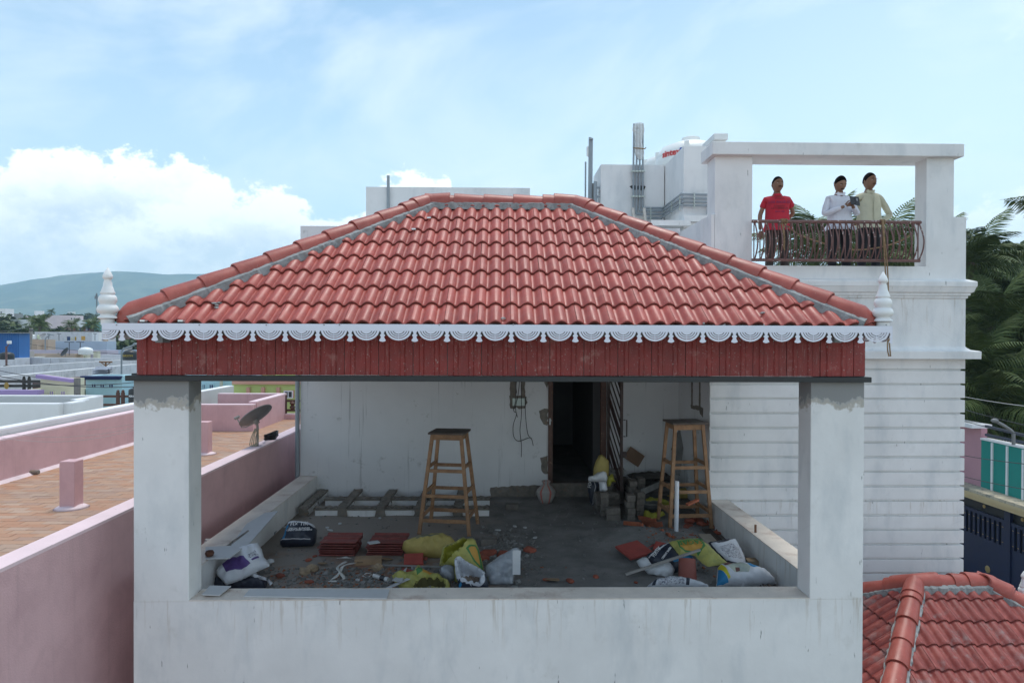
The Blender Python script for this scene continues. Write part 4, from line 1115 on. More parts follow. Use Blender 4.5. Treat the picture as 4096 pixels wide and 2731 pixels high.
def bag(outline, label, mat, name='sack', cat='sack', tilt=40, thick=.12, mouth=None, lining=None, rim=None, rimw=.02, depth=.18, zones=(), seed=1, wr=.012, lift=0.0, dy=0.0, step=.022, folds=1.0, lean=None):
    """a limp sack: its outline lies in a plane rising `tilt` degrees from the floor at its lowest edge; it is blown up on both sides, creased, and may have an open mouth"""
    by = max(p[1] for p in outline); bx = sum(p[0] for p in outline)/len(outline)
    base = PZ(bx, by, FL+.012+lift)+Vector((0, dy, 0)); T_ = math.radians(tilt)
    u = Vector((1, 0, 0)); v = Vector((0, math.cos(T_), math.sin(T_))); n_ = u.cross(v)
    def to2(p):
        d = ray(*p); q = d*(base.dot(n_)/d.dot(n_))-base; return (q.dot(u), q.dot(v))
    random.seed(seed*7+3)
    def refine(poly, st, jit):
        out = []
        for i in range(len(poly)):
            a, b = poly[i], poly[(i+1) % len(poly)]; L = math.dist(a, b); k = max(1, int(L/st))
            for j in range(k):
                t = j/k; out.append((a[0]+(b[0]-a[0])*t+(random.uniform(-jit, jit) if j else 0), a[1]+(b[1]-a[1])*t+(random.uniform(-jit, jit) if j else 0)))
        return out
    O = refine([to2(p) for p in outline], step*1.1, .003)
    loops = [O]; Mo = None
    if mouth: Mo = refine([to2(p) for p in mouth], step*.9, .004); loops.append(Mo)
    Zs = []
    for zp, zmat in zones: q = refine([to2(p) for p in zp], step*1.2, 0); Zs.append((q, zmat)); loops.append(q)
    vs, es = [], []
    for L in loops:
        k = len(vs); vs += L; es += [(k+i, k+(i+1) % len(L)) for i in range(len(L))]
    x0, x1 = min(p[0] for p in O), max(p[0] for p in O); y0, y1 = min(p[1] for p in O), max(p[1] for p in O)
    y = y0+step/2
    while y < y1:
        x = x0+step/2
        while x < x1:
            p = (x+random.uniform(-.25, .25)*step, y+random.uniform(-.25, .25)*step)
            if inside(p, O) and segd(p, O) > step*.45 and (not Mo or segd(p, Mo) > step*.35): vs.append(p)
            x += step
        y += step
    r = delaunay_2d_cdt([Vector(p) for p in vs], es, [], 0, 1e-6)
    V2, F2 = r[0], r[2]
    dmax = max(segd(p, O) for p in V2); mats = [mat]; 
    def mi(m_):
        if m_ not in mats: mats.append(m_)
        return mats.index(m_)
    mb = MB(); front, fd = [], []
    dm = max([segd(p, Mo) for p in V2 if inside(p, Mo)] or [1]) if Mo else 1
    for p in V2:
        d = segd(p, O); f = math.sqrt(max(0, 1-(1-min(1, d/(dmax*.9)))**2)); h = thick*f
        q = Vector((p.x*6+seed, p.y*6, seed*.3))
        cr = abs(NV(q*1.1))*1.6+.8*abs(NV(Vector((p.x*9+p.y*5+seed, p.y*16-p.x*6, 1)))) + .35*NV(q*4.2)
        h += wr*folds*(cr-.45)*min(1, d/.03)
        if Mo:
            dd = segd(p, Mo)
            if inside(p, Mo): h = h*.6-depth*min(1, dd/(dm*.55))**.8
            elif dd < rimw*2.2: h += .022*(1-dd/(rimw*2.2))
        front.append(h); fd.append(d)
    for p, h in zip(V2, front):
        w3 = base+u*p.x+v*p.y+n_*h; w3.z = max(w3.z, FL+.006); mb.v.append(w3)
    nf = len(mb.v)
    for p, d in zip(V2, fd):
        f = math.sqrt(max(0, 1-(1-min(1, d/(dmax*.9)))**2)); w3 = base+u*p.x+v*p.y-n_*(thick*.75*f+(depth*.9*min(1, d/.05) if Mo else 0)); w3.z = max(w3.z, FL+.003); mb.v.append(w3)
    for f in F2:
        c = (sum(V2[i].x for i in f)/len(f), sum(V2[i].y for i in f)/len(f))
        if not inside(c, O): continue
        k = 0
        for zp, zmat in Zs:
            if inside(c, zp): k = mi(zmat)
        if Mo:
            if inside(c, Mo): k = mi(lining or mat)
            elif rim and segd(c, Mo) < rimw: k = mi(rim)
        mb.f.append(list(f)); mb.mi.append(k); mb.f.append([i+nf for i in f][::-1]); mb.mi.append(0)
    o = mb.build(name, mats, None, label, cat, smooth=60, merge=.0004, recalc=False)
    o['_n'] = 0; del o['_n']
    return o, (lambda px, py, e=.004: (lambda q: base+u*q[0]+v*q[1]+n_*(e+min(((a-q[0])**2+(b-q[1])**2, h) for (a, b), h in zip([(p.x, p.y) for p in V2], front))[1]))(to2((px, py)))), u, v
def bag_text(info, s_, px, py, size, mat, ang=0, bold=.0006):
    o, at, u, v = info; c, s2 = math.cos(ang), math.sin(ang); g_ = at(px, py, .012)
    return text_mesh(s_, size, mat, g_, u*c+v*s2, v*c-u*s2, parent=o, bold=bold)
# navy bag with pale folded rim, back left

GRN = M('green_print', (.06, .20, .06), .7, bump=0); ORG = M('orange_print', (.50, .27, .05), .7, bump=0); CYN = M('cyan_print', (.02, .22, .45), .6, bump=0); PUR = M('purple_print', (.10, .055, .22), .6, bump=0); PICT = M('pale_picture_print', (.45, .48, .38), .6, col2=(.25, .3, .3)); BRP = M('brown_print', (.14, .05, .04), .6, bump=0); YPR = M('yellow_print', (.62, .55, .03), .6, bump=0); FADE = M('faded_dark_print', (.17, .17, .12), .8, col2=(.42, .34, .12), lo=.5, hi=.6); NSTR = M('white_piping', (.5, .5, .52), .6, bump=0)
YELG2 = M('yellow_green_plain_sack', (.40, .375, .10), .65, .1, 6, bump=.5, bscale=30, col2=(.30, .30, .09)); WPUR2 = M('white_plain_sack', (.60, .62, .66), .5, .08, 6, bump=.4, bscale=30); NAV2 = M('navy_sack_cloth', (.020, .025, .042), .42, .1, 6, bump=.4, bscale=30)
DIN = M('dark_sack_inside', (.10, .09, .03), .9)
LPR = M('small_print_panel', (.50, .51, .54), .6, .35, 45, bump=0, specks=((.15, .15, .2), .56, 60))
g_ = bag(zA((1075, 370), (1120, 330), (1150, 230), (1190, 130), (1290, 115), (1430, 130), (1530, 165), (1575, 230), (1560, 390), (1520, 440), (1300, 455), (1110, 460), (1075, 430)), 'navy blue cement adhesive bag with white lettering and crumpled white top by the left parapet', NAV2, 'adhesive_bag', 'bag', 48, .13, zones=[(zA((1170, 200), (1190, 135), (1290, 118), (1430, 133), (1528, 168), (1560, 190), (1540, 225), (1450, 190), (1300, 165), (1230, 178)), WPUR2), (zA((1130, 330), (1180, 205), (1212, 200), (1180, 300), (1160, 400), (1125, 400)), CYN), (zA((1100, 395), (1500, 385), (1500, 393), (1100, 405)), NSTR)], seed=2, wr=.02)
bag_text(g_, 'FIX TIK', 1205, 2111, .078, LETW, .03); bag_text(g_, 'SPECIAL BLENDED', 1206, 2131, .036, LETW, .03); bag_text(g_, 'CEMENT BASED ADHESIVE', 1206, 2138, .030, LETW, .03)
fx = bag(zA((190, 985), (195, 880), (240, 790), (300, 880), (350, 950), (600, 870), (720, 860), (850, 890), (915, 930), (885, 1010), (450, 1020), (300, 1010)), 'navy bag with white lettering under the white and purple sack in the front left corner', NAV2, 'adhesive_bag', 'bag', 22, .09, seed=9, wr=.02)
bag_text(fx, 'FIX', 998, 2322, .12, LETW, -.25, .002)
g_ = bag(zA((215, 770), (330, 660), (450, 550), (570, 460), (700, 420), (785, 412), (830, 490), (860, 600), (935, 690), (930, 720), (850, 755), (800, 775), (700, 830), (600, 880), (450, 940), (350, 970), (290, 900), (230, 830)), 'white woven sack with a purple printed panel lying in the front left corner', WPUR2, 'woven_sack', 'sack', 40, .085, lift=.07, zones=[(zA((300, 700), (420, 640), (610, 635), (640, 680), (705, 735), (650, 780), (500, 820), (375, 845)), PUR), (zA((715, 690), (800, 615), (810, 640), (730, 705)), PUR), (zA((660, 640), (750, 540), (800, 590), (700, 680)), LPR)], seed=5, wr=.028)
bag(zA((680, 840), (720, 800), (830, 850), (920, 880), (980, 940), (940, 980), (900, 915), (800, 890), (720, 882)), 'twisted white sack mouth trailing beside the purple printed sack', WPUR2, 'twisted_sack_neck', 'sack', 35, .03, seed=6, lift=.05)
bag(zA((890, 640), (960, 615), (1000, 625), (1002, 660), (940, 680), (900, 690)), 'small roll of clear plastic right of the purple printed sack', WPLA, 'rolled_plastic', 'plastic', 35, .03, seed=7)
g_ = bag(zC((840, 615), (860, 580), (940, 545), (1000, 535), (1060, 515), (1180, 492), (1290, 492), (1380, 525), (1430, 570), (1400, 640), (1330, 700), (1255, 740), (1140, 738), (1050, 725), (930, 695), (880, 680), (845, 650)), 'dusty yellow woven sack lying full beside the left stool with faded black print', YELP, 'woven_sack', 'sack', 42, .17, zones=[(zC((1000, 580), (1120, 545), (1250, 535), (1265, 560), (1130, 575), (1010, 602)), FADE)], seed=12, wr=.035)
bag(zC((1290, 620), (1400, 575), (1515, 508), (1545, 532), (1610, 522), (1645, 545), (1680, 640), (1720, 780), (1750, 930), (1745, 1060), (1440, 1065), (1400, 1000), (1395, 900), (1412, 838), (1310, 834), (1250, 822), (1275, 700)), 'standing yellow sack with green and orange print, mouth gaping open to the left', YELG2, 'open_sack', 'sack', 62, .10, dy=.26, mouth=zC((1308, 640), (1420, 600), (1510, 552), (1560, 545), (1555, 575), (1490, 640), (1400, 715), (1330, 800), (1290, 805), (1300, 730)), lining=YELI, depth=.16, zones=[(zC((1545, 650), (1580, 610), (1650, 605), (1685, 660), (1715, 790), (1730, 880), (1690, 850), (1630, 790), (1590, 720)), GRN), (zC((1575, 650), (1600, 628), (1645, 625), (1668, 670), (1695, 790), (1700, 835), (1645, 780), (1605, 715)), ORG)], seed=4, wr=.02)
bag(zC((1250, 870), (1280, 830), (1340, 812), (1420, 840), (1430, 960), (1390, 1000), (1300, 970), (1260, 920)), 'crumpled clear plastic bag tucked between the yellow sacks', GPLA, 'plastic_bag', 'plastic bag', 45, .08, seed=31, wr=.03)
wb = bag(zC((1418, 760), (1440, 728), (1475, 723), (1530, 768), (1640, 828), (1745, 888), (1768, 950), (1783, 1000), (1788, 1085), (1700, 1100), (1560, 1100), (1465, 1095), (1450, 1000), (1425, 900)), 'navy bag with white folded rim, open and filled with broken tile, by the front sill', NAV2, 'open_bag', 'bag', 50, .08, mouth=zC((1447, 775), (1478, 762), (1560, 830), (1660, 880), (1718, 930), (1705, 1010), (1670, 1035), (1560, 1010), (1480, 960), (1457, 870)), lining=WPUR2, rim=WPUR2, rimw=.040, depth=.20, seed=8, wr=.015, zones=[(zC((1465, 1040), (1490, 1020), (1500, 1050), (1480, 1085), (1463, 1080)), CYN)])
TBR = M('broken_tile_brown', (.22, .17, .13), .9, .25, 9, orand=.3)
for i in range(9):
    sx, sy, sz = random.uniform(.06, .10), random.uniform(.04, .07), .014; q = wb[1](1300+.3656*(1530+i*18), 1960+.3656*(960+random.uniform(-30, 12)), .02)
    MB().box(-sx, sx, -sy, sy, -sz, sz, Matrix.Translation(q) @ Euler((random.uniform(.4, 1.4), random.uniform(-.6, .6), random.uniform(0, 3))).to_matrix().to_4x4()).build('tile_shard', TBR, wb[0])
bag(zC((1760, 820), (1900, 720), (2030, 650), (2060, 628), (2110, 625), (2148, 660), (2140, 740), (2110, 830), (2075, 900), (2060, 960), (2068, 1040), (2020, 1058), (1920, 1035), (1880, 1045), (1790, 1058), (1765, 930)), 'grey see-through plastic bag standing open right of the yellow sack', GPLA, 'plastic_bag', 'plastic bag', 60, .08, dy=.12, seed=15, wr=.045)
b_ = PZ(2066, 2225, FL+.38); MB().box(-.045, .045, -.004, .004, -.20, .07, Matrix.Translation(b_) @ Euler((-.4, .05, .1)).to_matrix().to_4x4()).build('board_offcut', M('pale_grey_board', (.50, .51, .52), .8, .06, 5), None, label='pale board strip poking out of the grey plastic bag', cat='board')
bag(zC((730, 930), (800, 910), (900, 905), (975, 890), (985, 850), (1025, 812), (1060, 860), (1120, 900), (1220, 915), (1310, 960), (1368, 1020), (1368, 1090), (960, 1092), (830, 1080), (760, 1000)), 'flattened yellow green sack with its dark mouth toward the front sill', YELG2, 'open_sack', 'sack', 34, .075, mouth=zC((965, 1080), (1010, 1042), (1100, 1012), (1230, 1006), (1300, 1035), (1325, 1080)), lining=DIN, depth=.09, zones=[(zC((1000, 900), (1055, 870), (1090, 930), (1010, 960)), GRN), (zC((1070, 890), (1180, 920), (1150, 960), (1075, 950)), ORG)], seed=21, wr=.04)
# roof tiles stacked on edge: two stacks, each tile a thing
STK = M('stacked_tile_red', (.21, .05, .042), .7, .2, 9, orand=.15, bump=.3, col2=(.30, .12, .1), lo=.5, hi=.8)
flat_tile = MB().prism([(-.21, .006), (-.21, .018), (-.20, .020), (-.05, .012), (-.02, .030), (.03, .030), (.06, .012), (.16, .012), (.19, .034), (.21, .030), (.21, 0), (-.19, 0)], (-.24, 0, 0), (0, 1, 0), (0, 0, 1), (.48, 0, 0)).mesh('spare_roof_tile', STK)
for (px, py), lab, grp, n in (((1345, 2228), 'dark red roof tile in the left of two stacks on the floor', 'roof tiles in the left stack', 6), ((1535, 2228), 'dark red roof tile in the right of two stacks, next to the yellow sack', 'roof tiles in the right stack', 6)):
    p = on_floor(px, py)
    for i in range(n):
        o = link(flat_tile, 'spare_roof_tile', None, lab, 'roof tile', grp)
        o.location = (p.x+random.uniform(-.022, .022)+.004*i, p.y+.22+random.uniform(-.02, .02), FL+.012+i*.033); o.rotation_euler = (0, 0, -.03+random.uniform(-.02, .02))
LB = M('pale_grey_board', (.50, .51, .52), .8, .06, 5)
def chip(px, py, w_, d_, h_, mat, label, cat, name, rz=None, z=FL, tilt=0, roll=0, group=None, jag=True):
    p = PZ(px, py, z+.005)
    n = 7; poly = []
    for i in range(n):
        a = 2*pi*i/n+.3; r_ = (1+random.uniform(-.28, .1)) if jag else 1
        poly.append((math.cos(a)*w_/2*r_*1.15, math.sin(a)*d_/2*r_*1.15))
    if not jag: poly = [(-w_/2, -d_/2), (w_/2, -d_/2), (w_/2, d_/2), (-w_/2, d_/2)]
    o = MB().prism(poly, (0, 0, 0), (1, 0, 0), (0, 1, 0), (0, 0, h_)).build(name, mat, None, label, cat, group)
    o.location = p+Vector((0, 0, abs(math.sin(tilt))*w_/2+abs(math.sin(roll))*d_/2)); o.rotation_euler = (roll, tilt, random.uniform(0, 3) if rz is None else rz)
    return o
chip(1495, 2170, .14, .10, .012, LB, 'white tile chip lying on top of the right stack of roof tiles', 'tile chip', 'tile_chip', .5, FL+.20, jag=False)
# silicone tube
p0, p1 = PZ(1497, 2300, FL+.03), PZ(1552, 2318, FL+.03)
tb = MB().tube([p0, p1], .030, 14).build('sealant_tube', M('white_plastic_tube', (.70, .70, .68), .4, bump=0), None, label='white sealant cartridge with black lettering lying on the floor', cat='sealant tube', smooth=40)
MB().tube([p1, p1+(p1-p0).normalized()*.01], .031, 14).build('end_ring', tb.active_material, tb, smooth=40)
dd = (p1-p0).normalized(); MB().tube([p0.lerp(p1, .50), p0.lerp(p1, .82)], .0308, 14).build('label_band', M('dark_label', (.05, .05, .055), .5), tb, smooth=40)
text_mesh('SILICONE', .042, LETK, p0.lerp(p1, .30)+Vector((0, -.006, .032)), dd, Vector((0, 0, 1)).cross(dd)*1, parent=tb)
# white straps, cardboard, papers
STR = M('white_strap', (.62, .61, .58), .7, .1, 20)
def ribbon(pts, w_, mat, label, cat, name='strap'):
    mb = MB(); pts = cat_rom(pts, 5)
    for i, q in enumerate(pts):
        d = (pts[min(i+1, len(pts)-1)]-pts[max(0, i-1)]).normalized(); s_ = d.cross(Vector((.25*math.sin(i*.9), .3*math.cos(i*.7), 1))).normalized()
        for e in (-1, 1):
            for th in (0, .003): mb.v.append(q+s_*(e*w_/2)+Vector((0, 0, th)))
    for i in range(len(pts)-1):
        a = i*4; b = a+4
        mb.f += [[a, a+2, b+2, b], [a+1, b+1, b+3, a+3], [a, b, b+1, a+1], [a+2, a+3, b+3, b+2]]; mb.mi += [0]*4
    return mb.build(name, mat, None, label, cat, smooth=True)
ribbon([PZ(1350, 2232, FL+.03), PZ(1385, 2228, FL+.06), PZ(1412, 2236, FL+.02)], .035, STR, 'short white strap behind the cardboard box', 'strap')
ribbon([PZ(1420, 2250, FL+.04), PZ(1375, 2262, FL+.10), PZ(1360, 2285, FL+.06), PZ(1345, 2305, FL+.03), PZ(1318, 2322, FL+.01), PZ(1350, 2322, FL+.01), PZ(1375, 2312, FL+.04), PZ(1362, 2290, FL+.09), PZ(1350, 2268, FL+.09), PZ(1385, 2245, FL+.04)], .035, STR, 'tangled white strap looped on the floor below the roof tile stacks', 'strap')
ribbon([PZ(1450, 2302, FL+.01), PZ(1465, 2292, FL+.04), PZ(1485, 2296, FL+.02), PZ(1470, 2308, FL+.02), PZ(1452, 2303, FL+.01)], .02, STR, 'small curl of white strap left of the sealant cartridge', 'strap')
CARD = M('brown_cardboard', (.33, .22, .13), .9, .15, 8)
p = on_floor(1470, 2258)
cb = MB().box(-.17, .17, -.08, .08, 0, .075, Matrix.Translation(p+Vector((0, .06, 0))) @ Matrix.Rotation(.10, 4, 'Z')).build('cardboard_box', CARD, None, label='flattened brown cardboard box printed mm in front of the roof tile stacks', cat='cardboard box', bevel=.003)
text_mesh('mm', .05, LETK, p+Vector((-.09, -.029, .045)), (1, .1, 0), (0, 0, 1), parent=cb)
for (px, py, a, b, l) in ((1548, 2240, .13, .13, 'triangular brown cardboard scrap standing right of the cardboard box'), (1620, 2232, .12, .06, 'small brown cardboard scrap left of the textured red tile'), (1290, 2258, .2, .1, 'torn thin brown cardboard sheet on the sandy floor'), (2212, 2325, .2, .16, 'torn brown cardboard piece alone on the dark grit near the sill'), (1500, 2275, .2, .07, 'long torn cardboard flap below the brown box')):
    chip(px, py, a, b, .006, CARD, l, 'cardboard', 'cardboard_scrap', tilt=.15, roll=.12)
CRM = M('crumpled_brown_paper', (.36, .27, .18), .9, .2, 12, bump=.8)
for px, py, l in ((1215, 2300, 'left crumpled brown paper ball on the sandy floor'), (1250, 2285, 'right crumpled brown paper ball beside its twin'), (1508, 2282, 'crumpled brown fibre lump above the sealant cartridge')):
    p = on_floor(px, py); mb = MB().ell((0, 0, .03), (.075, .06, .05), 12, 8)
    mb.v = [v*(1+.45*NV(v*22+Vector((px, 0, 0)))) for v in mb.v]; o = mb.build('paper_ball', CRM, None, l, 'paper'); o.location = p+Vector((0, .04, 0))
# textured red floor tiles
def quilt(t, pos, out): return out
RT = M('red_textured_paver', (.37, .07, .055), .75, .15, 8, orand=.1, bump=.3)
def paver(loc, rot, label, sz=.30):
    t = thing('textured_red_tile', label, 'paving tile', (0, 0, 0), 'square textured red tiles')
    mb = MB(); n = 24; vs = []
    for j in range(n+1):
        for i in range(n+1):
            u, v = i/n, j/n; e = min(u, v, 1-u, 1-v)
            z = .034+(.0035*abs(math.sin(u*pi*7)*math.sin(v*pi*7)) if e > .06 else 0)-(.006 if e < .02 else 0)
            vs.append(((u-.5)*sz, (v-.5)*sz, z))
    mb.add(vs, [(j*(n+1)+i, j*(n+1)+i+1, (j+1)*(n+1)+i+1, (j+1)*(n+1)+i) for j in range(n) for i in range(n)])
    o = mb.build('textured_face', RT, t, smooth=30, recalc=False)
    MB().box(-sz/2, sz/2, -sz/2, sz/2, 0, .029).build('tile_body', RT, t)
    t.location = loc; t.rotation_euler = rot; return t
paver(on_floor(1650, 2262)+Vector((0, .12, .03)), (.25, 0, .12), 'square textured red tile alone between the yellow sacks', .25)
paver(on_floor(2560, 2190)+Vector((.0, 0, .02)), (.10, -.08, .75), 'textured red tile at the back left of the three by the parapet', .34)
paver(on_floor(2660, 2205)+Vector((.0, 0, .03)), (.10, .12, -.35), 'textured red tile at the right of the three, tucked under the navy bag', .30)
paver(on_floor(2540, 2235)+Vector((.0, .06, .09)), (.17, -.10, .42), 'textured red tile in front, on top of the other two by the parapet', .36)
chip(1632, 2285, .22, .06, .02, RT, 'red tile fragment behind the flattened yellow green sack', 'tile fragment', 'tile_fragment')
# boards on the sill and left parapet
def slab(pxs, z, th, mat, label, name='board', cat='board'):
    v = [PZ(a, b, z) for a, b in pxs]
    return MB().prism([(q.x, q.y) for q in v], (0, 0, z), (1, 0, 0), (0, 1, 0), (0, 0, -th)).build(name, mat, None, label, cat)
slab([(975, 2382), (1548, 2391), (1558, 2355), (1000, 2354)], SILL+.014, .012, LB, 'long pale grey board lying flat on the front sill')
slab([(812, 2376), (878, 2378), (924, 2342), (838, 2340)], SILL+.026, .010, LB, 'short cracked grey board at the left end of the front sill', 'cracked_board')
slab([(806, 2374), (830, 2376), (868, 2346), (852, 2342)], SILL+.012, .010, LB, 'grey board scrap under the cracked board at the left end of the sill', 'board_scrap')
slab([(924, 2180), (985, 2186), (1112, 2042), (1060, 2050), (985, 2095)], SILL+.016, .014, LB, 'long grey board lying along the left parapet')
slab([(822, 2232), (918, 2230), (985, 2178), (822, 2186)], SILL+.034, .014, LB, 'wide grey board set across the left parapet corner')
slab([(930, 2172), (996, 2122), (992, 2118), (934, 2160)], SILL+.020, .016, DARKCEM, 'narrow dark wood strip on the left parapet', 'wood_strip', 'wood strip')
p = PZ(834, 2228, SILL+.034)
MB().lathe([(.02, 0), (.042, .01), (.050, .04), (.040, .065), (.034, .062), (.038, .04), (.02, .012)], p+Vector((0, .03, 0)), 18, cap=False).build('coconut_shell_pot', M('dark_clay', (.10, .04, .022), .8, .25, 20), None, label='small dark brown round pot on the board at the left corner', cat='pot', smooth=True)
for i, (px, py, l) in enumerate(((850, 2262, 'large pale cylinder leaning below the board in the left corner'), (828, 2330, 'second pale cylinder standing by the left pillar'))):
    p = on_floor(px, py); MB().tube([p+Vector((-.12, .05, .0)), p+Vector((-.05, .1, .30))], .085, 18).build('pipe_offcut', M('pale_grey_pipe', (.48, .49, .50), .6), None, label=l, cat='pipe', smooth=40)
p0, p1 = on_floor(1095, 2138), on_floor(1122, 2102)
MB().tube([p0+Vector((0, 0, .02)), p1+Vector((0, 0, .02))], .02, 8).build('pipe_offcut', GREYP, None, label='thin grey pipe piece on the floor along the left parapet', cat='pipe', smooth=40)
p0, p1 = on_floor(1530, 2268), on_floor(1765, 2275)
MB().bar(p0+Vector((0, 0, .03)), p1+Vector((0, 0, .03)), .03, .012).build('metal_strip', M('galvanised_strip', (.40, .41, .42), .5, metal=.5), None, label='long thin metal strip lying below the textured red tile', cat='metal strip')
slab_p = [(PZ(a, b, FL+.10)) for a, b in ((1568, 2332), (1608, 2340), (1628, 2280))]
MB().prism([(q.x, q.y) for q in slab_p], (0, 0, FL+.14), (1, 0, 0), (0, 1, 0), (0, 0, -.01)).build('board_offcut', LB, None, label='triangular grey board offcut leaning on the yellow green sack', cat='board')
p0, p1 = PZ(1548, 2352, FL+.09), PZ(1652, 2305, FL+.14)
MB().bar(p0, p1, .05, .008).build('board_offcut', LB, None, label='narrow grey board offcut across the yellow green sack', cat='board')
# plastic water pot with red stripes
p = on_floor(2186, 2020)
def stripes(t, pos, out):
    s = objpos(t); an = t.math('ARCTAN2', s.outputs[1], s.outputs[0])
    f = t.math('FRACT', t.math('MULTIPLY', an, 6/(2*pi))); return t.mix(t.math('GREATER_THAN', f, .80), out, (.45, .13, .10, 1))
pr = [(.06, 0), (.105, .02), (.150, .12), (.172, .20), (.165, .24), (.10, .305), (.062, .33), (.060, .36), (.078, .385), (.080, .40), (.068, .40), (.052, .37), (.05, .33)]
o = MB().lathe(pr, (0, 0, 0), 28, cap=False).build('water_pot', M('dull_white_pot', (.34, .32, .30), .6, .15, 10, extra=stripes), None, label='dull white plastic water pot with red stripes by the doorway', cat='water pot', smooth=50)
o.location = p+Vector((0, .14, 0))
p = on_floor(2140, 1990); MB().tube([p+Vector((0, .1, .06)), p+Vector((.14, .18, .07))], .055, 14).build('small_can', M('dusty_can', (.30, .29, .28), .7), None, label='small dusty can lying left of the striped water pot', cat='can', smooth=40)
# white upright pipe, bowl, cloth
p0 = on_floor(2705, 2138); p1 = PY(2708, 1923, p0.y+.02)
MB().tube([p0, p1], .032, 16).build('white_pipe', M('white_pvc', (.76, .77, .80), .4, .03, 4, bump=0), None, label='white plastic pipe standing upright in front of the right stool', cat='pipe', smooth=40)
p = on_floor(2606, 2052)
o = MB().lathe([(.09, 0), (.16, .03), (.185, .10), (.18, .10), (.15, .035), (.08, .015)], p+Vector((0, .12, .05)), 28, cap=False).build('metal_bowl', M('dull_metal_bowl', (.16, .165, .16), .5, .2, 9, metal=.3), None, label='round mortar bowl with white residue left of the right stool', cat='bowl', smooth=50)
MB().lathe([(.145, .05), (.001, .055)], p+Vector((0, .12, .05)), 24).build('residue', M('white_residue', (.45, .45, .43), .9, .3, 30), o)
bag(zB((880, 1060), (900, 1020), (1000, 1050), (1110, 1075), (1160, 1050), (1220, 1090), (1130, 1130), (1000, 1168), (920, 1165), (880, 1120)), 'bright yellow sack cloth spread under the mortar bowl', YELI, 'sack_cloth', 'cloth', 30, .04, seed=41, wr=.04)
bag(zB((890, 870), (960, 830), (1050, 860), (1150, 850), (1270, 900), (1280, 945), (1100, 925), (940, 905), (890, 905)), 'rolled yellow sack behind the mortar bowl', YELI, 'woven_sack', 'sack', 35, .08, seed=44, lift=.10, dy=.25, wr=.03)
bag(zB((855, 800), (950, 730), (1060, 720), (1130, 760), (1130, 810), (1000, 815), (870, 815)), 'brownish yellow bundle behind the paver blocks', sack_mat('brown_yellow_sack', (.36, .24, .08)), 'bundle', 'bundle', 35, .09, seed=47, lift=.15, dy=.45, wr=.04)
bag(zB((1150, 640), (1250, 645), (1400, 690), (1550, 690), (1640, 770), (1640, 850), (1580, 910), (1400, 940), (1230, 930), (1170, 850)), 'full yellow sack seen through the legs of the right stool', YELP, 'woven_sack', 'sack', 50, .18, seed=51, dy=.15, wr=.03)
bag(zB((1620, 860), (1660, 760), (1760, 700), (1900, 760), (2060, 740), (2085, 800), (2080, 860), (2030, 930), (1930, 1000), (1750, 970)), 'lumpy white sack wedged between the right stool and the parapet', WPUR2, 'woven_sack', 'sack', 50, .12, seed=55, zones=[(zB((1985, 800), (2040, 775), (2052, 812), (1995, 855)), PUR)], wr=.05, dy=.05)
bag(zB((1550, 400), (1600, 375), (1850, 430), (1960, 440), (2030, 530), (2075, 700), (2050, 800), (1900, 830), (1700, 800), (1620, 740), (1555, 700), (1545, 550)), 'big clear plastic bag standing behind the right stool against the banded wall', WPLA, 'plastic_bag', 'plastic bag', 75, .13, seed=58, lift=.20, dy=.30, wr=.05)
p0, p1 = PZ(2748, 1880, FL+.6), PZ(2830, 1905, FL+.6)
TER = M('terracotta_slat', (.33, .10, .05), .85, .25, 9, orand=.3, bump=.4)
p0, p1 = PY(2748, 2018, 10.35), PY(2792, 1998, 10.45)
MB().bar(p0+Vector((0, 0, -.0)), p1, .06, .03).build('terracotta_slat', TER, None, label='terracotta slat resting on the lowest rung of the right stool', cat='tile slat')
# bags by the doorway
nb2 = bag(zB((10, 565), (175, 565), (180, 740), (130, 770), (115, 930), (70, 945), (35, 880), (10, 720)), 'navy adhesive bag standing on end by the paver stacks below the doorway', NAV2, 'adhesive_bag', 'bag', 78, .09, seed=61, zones=[(zB((92, 570), (106, 570), (122, 650), (88, 780), (80, 930), (70, 930), (84, 760), (108, 650)), NSTR)], wr=.02)
bag_text(nb2, 'FIX', 2357, 1936, .09, LETW, 1.4)
bag(zB((175, 560), (290, 560), (315, 700), (270, 730), (190, 715)), 'grey white sack under the yellow one at the door jamb', WPUR2, 'woven_sack', 'sack', 80, .10, seed=68, lift=.42, dy=.1, wr=.03)
bag(zB((5, 520), (20, 480), (90, 475), (150, 430), (230, 415), (300, 440), (315, 500), (300, 568), (150, 575), (20, 570)), 'crumpled clear plastic on top of the navy bag by the doorway', WPLA, 'plastic_bundle', 'plastic', 60, .10, seed=63, lift=.62, dy=.02, wr=.05)
bag(zB((88, 480), (95, 350), (130, 250), (175, 160), (220, 142), (270, 180), (330, 240), (338, 330), (332, 480), (300, 540), (100, 540)), 'yellow sack standing tall against the right door jamb', YELP, 'woven_sack', 'sack', 84, .12, seed=66, lift=.58, dy=.38, wr=.03)
bag(zB((310, 500), (370, 450), (400, 450), (420, 540), (452, 572), (380, 580), (360, 645), (310, 645)), 'small ochre sack behind the pile of tile offcuts', YELI, 'woven_sack', 'sack', 80, .06, seed=70, lift=.48, dy=.25, wr=.03)
TL = M('pale_tile_edge', (.34, .33, .31), .8, .15, 9, orand=.15)
p = PZ(2474, 1968, FL+.50)
for i in range(7):
    o = MB().box(-.12, .12, -.09, .09, 0, .012).build('tile_offcut', TL, None, 'pale tile offcut in the small pile on top of the paver blocks', 'tile offcut', 'tile offcuts on the paver stack')
    o.location = (PZ(2468, 2010, FL).x+random.uniform(-.02, .02), PZ(2468, 2010, FL).y, FL+.508+i*.014); o.rotation_euler = (0, 0, random.uniform(-.15, .15))
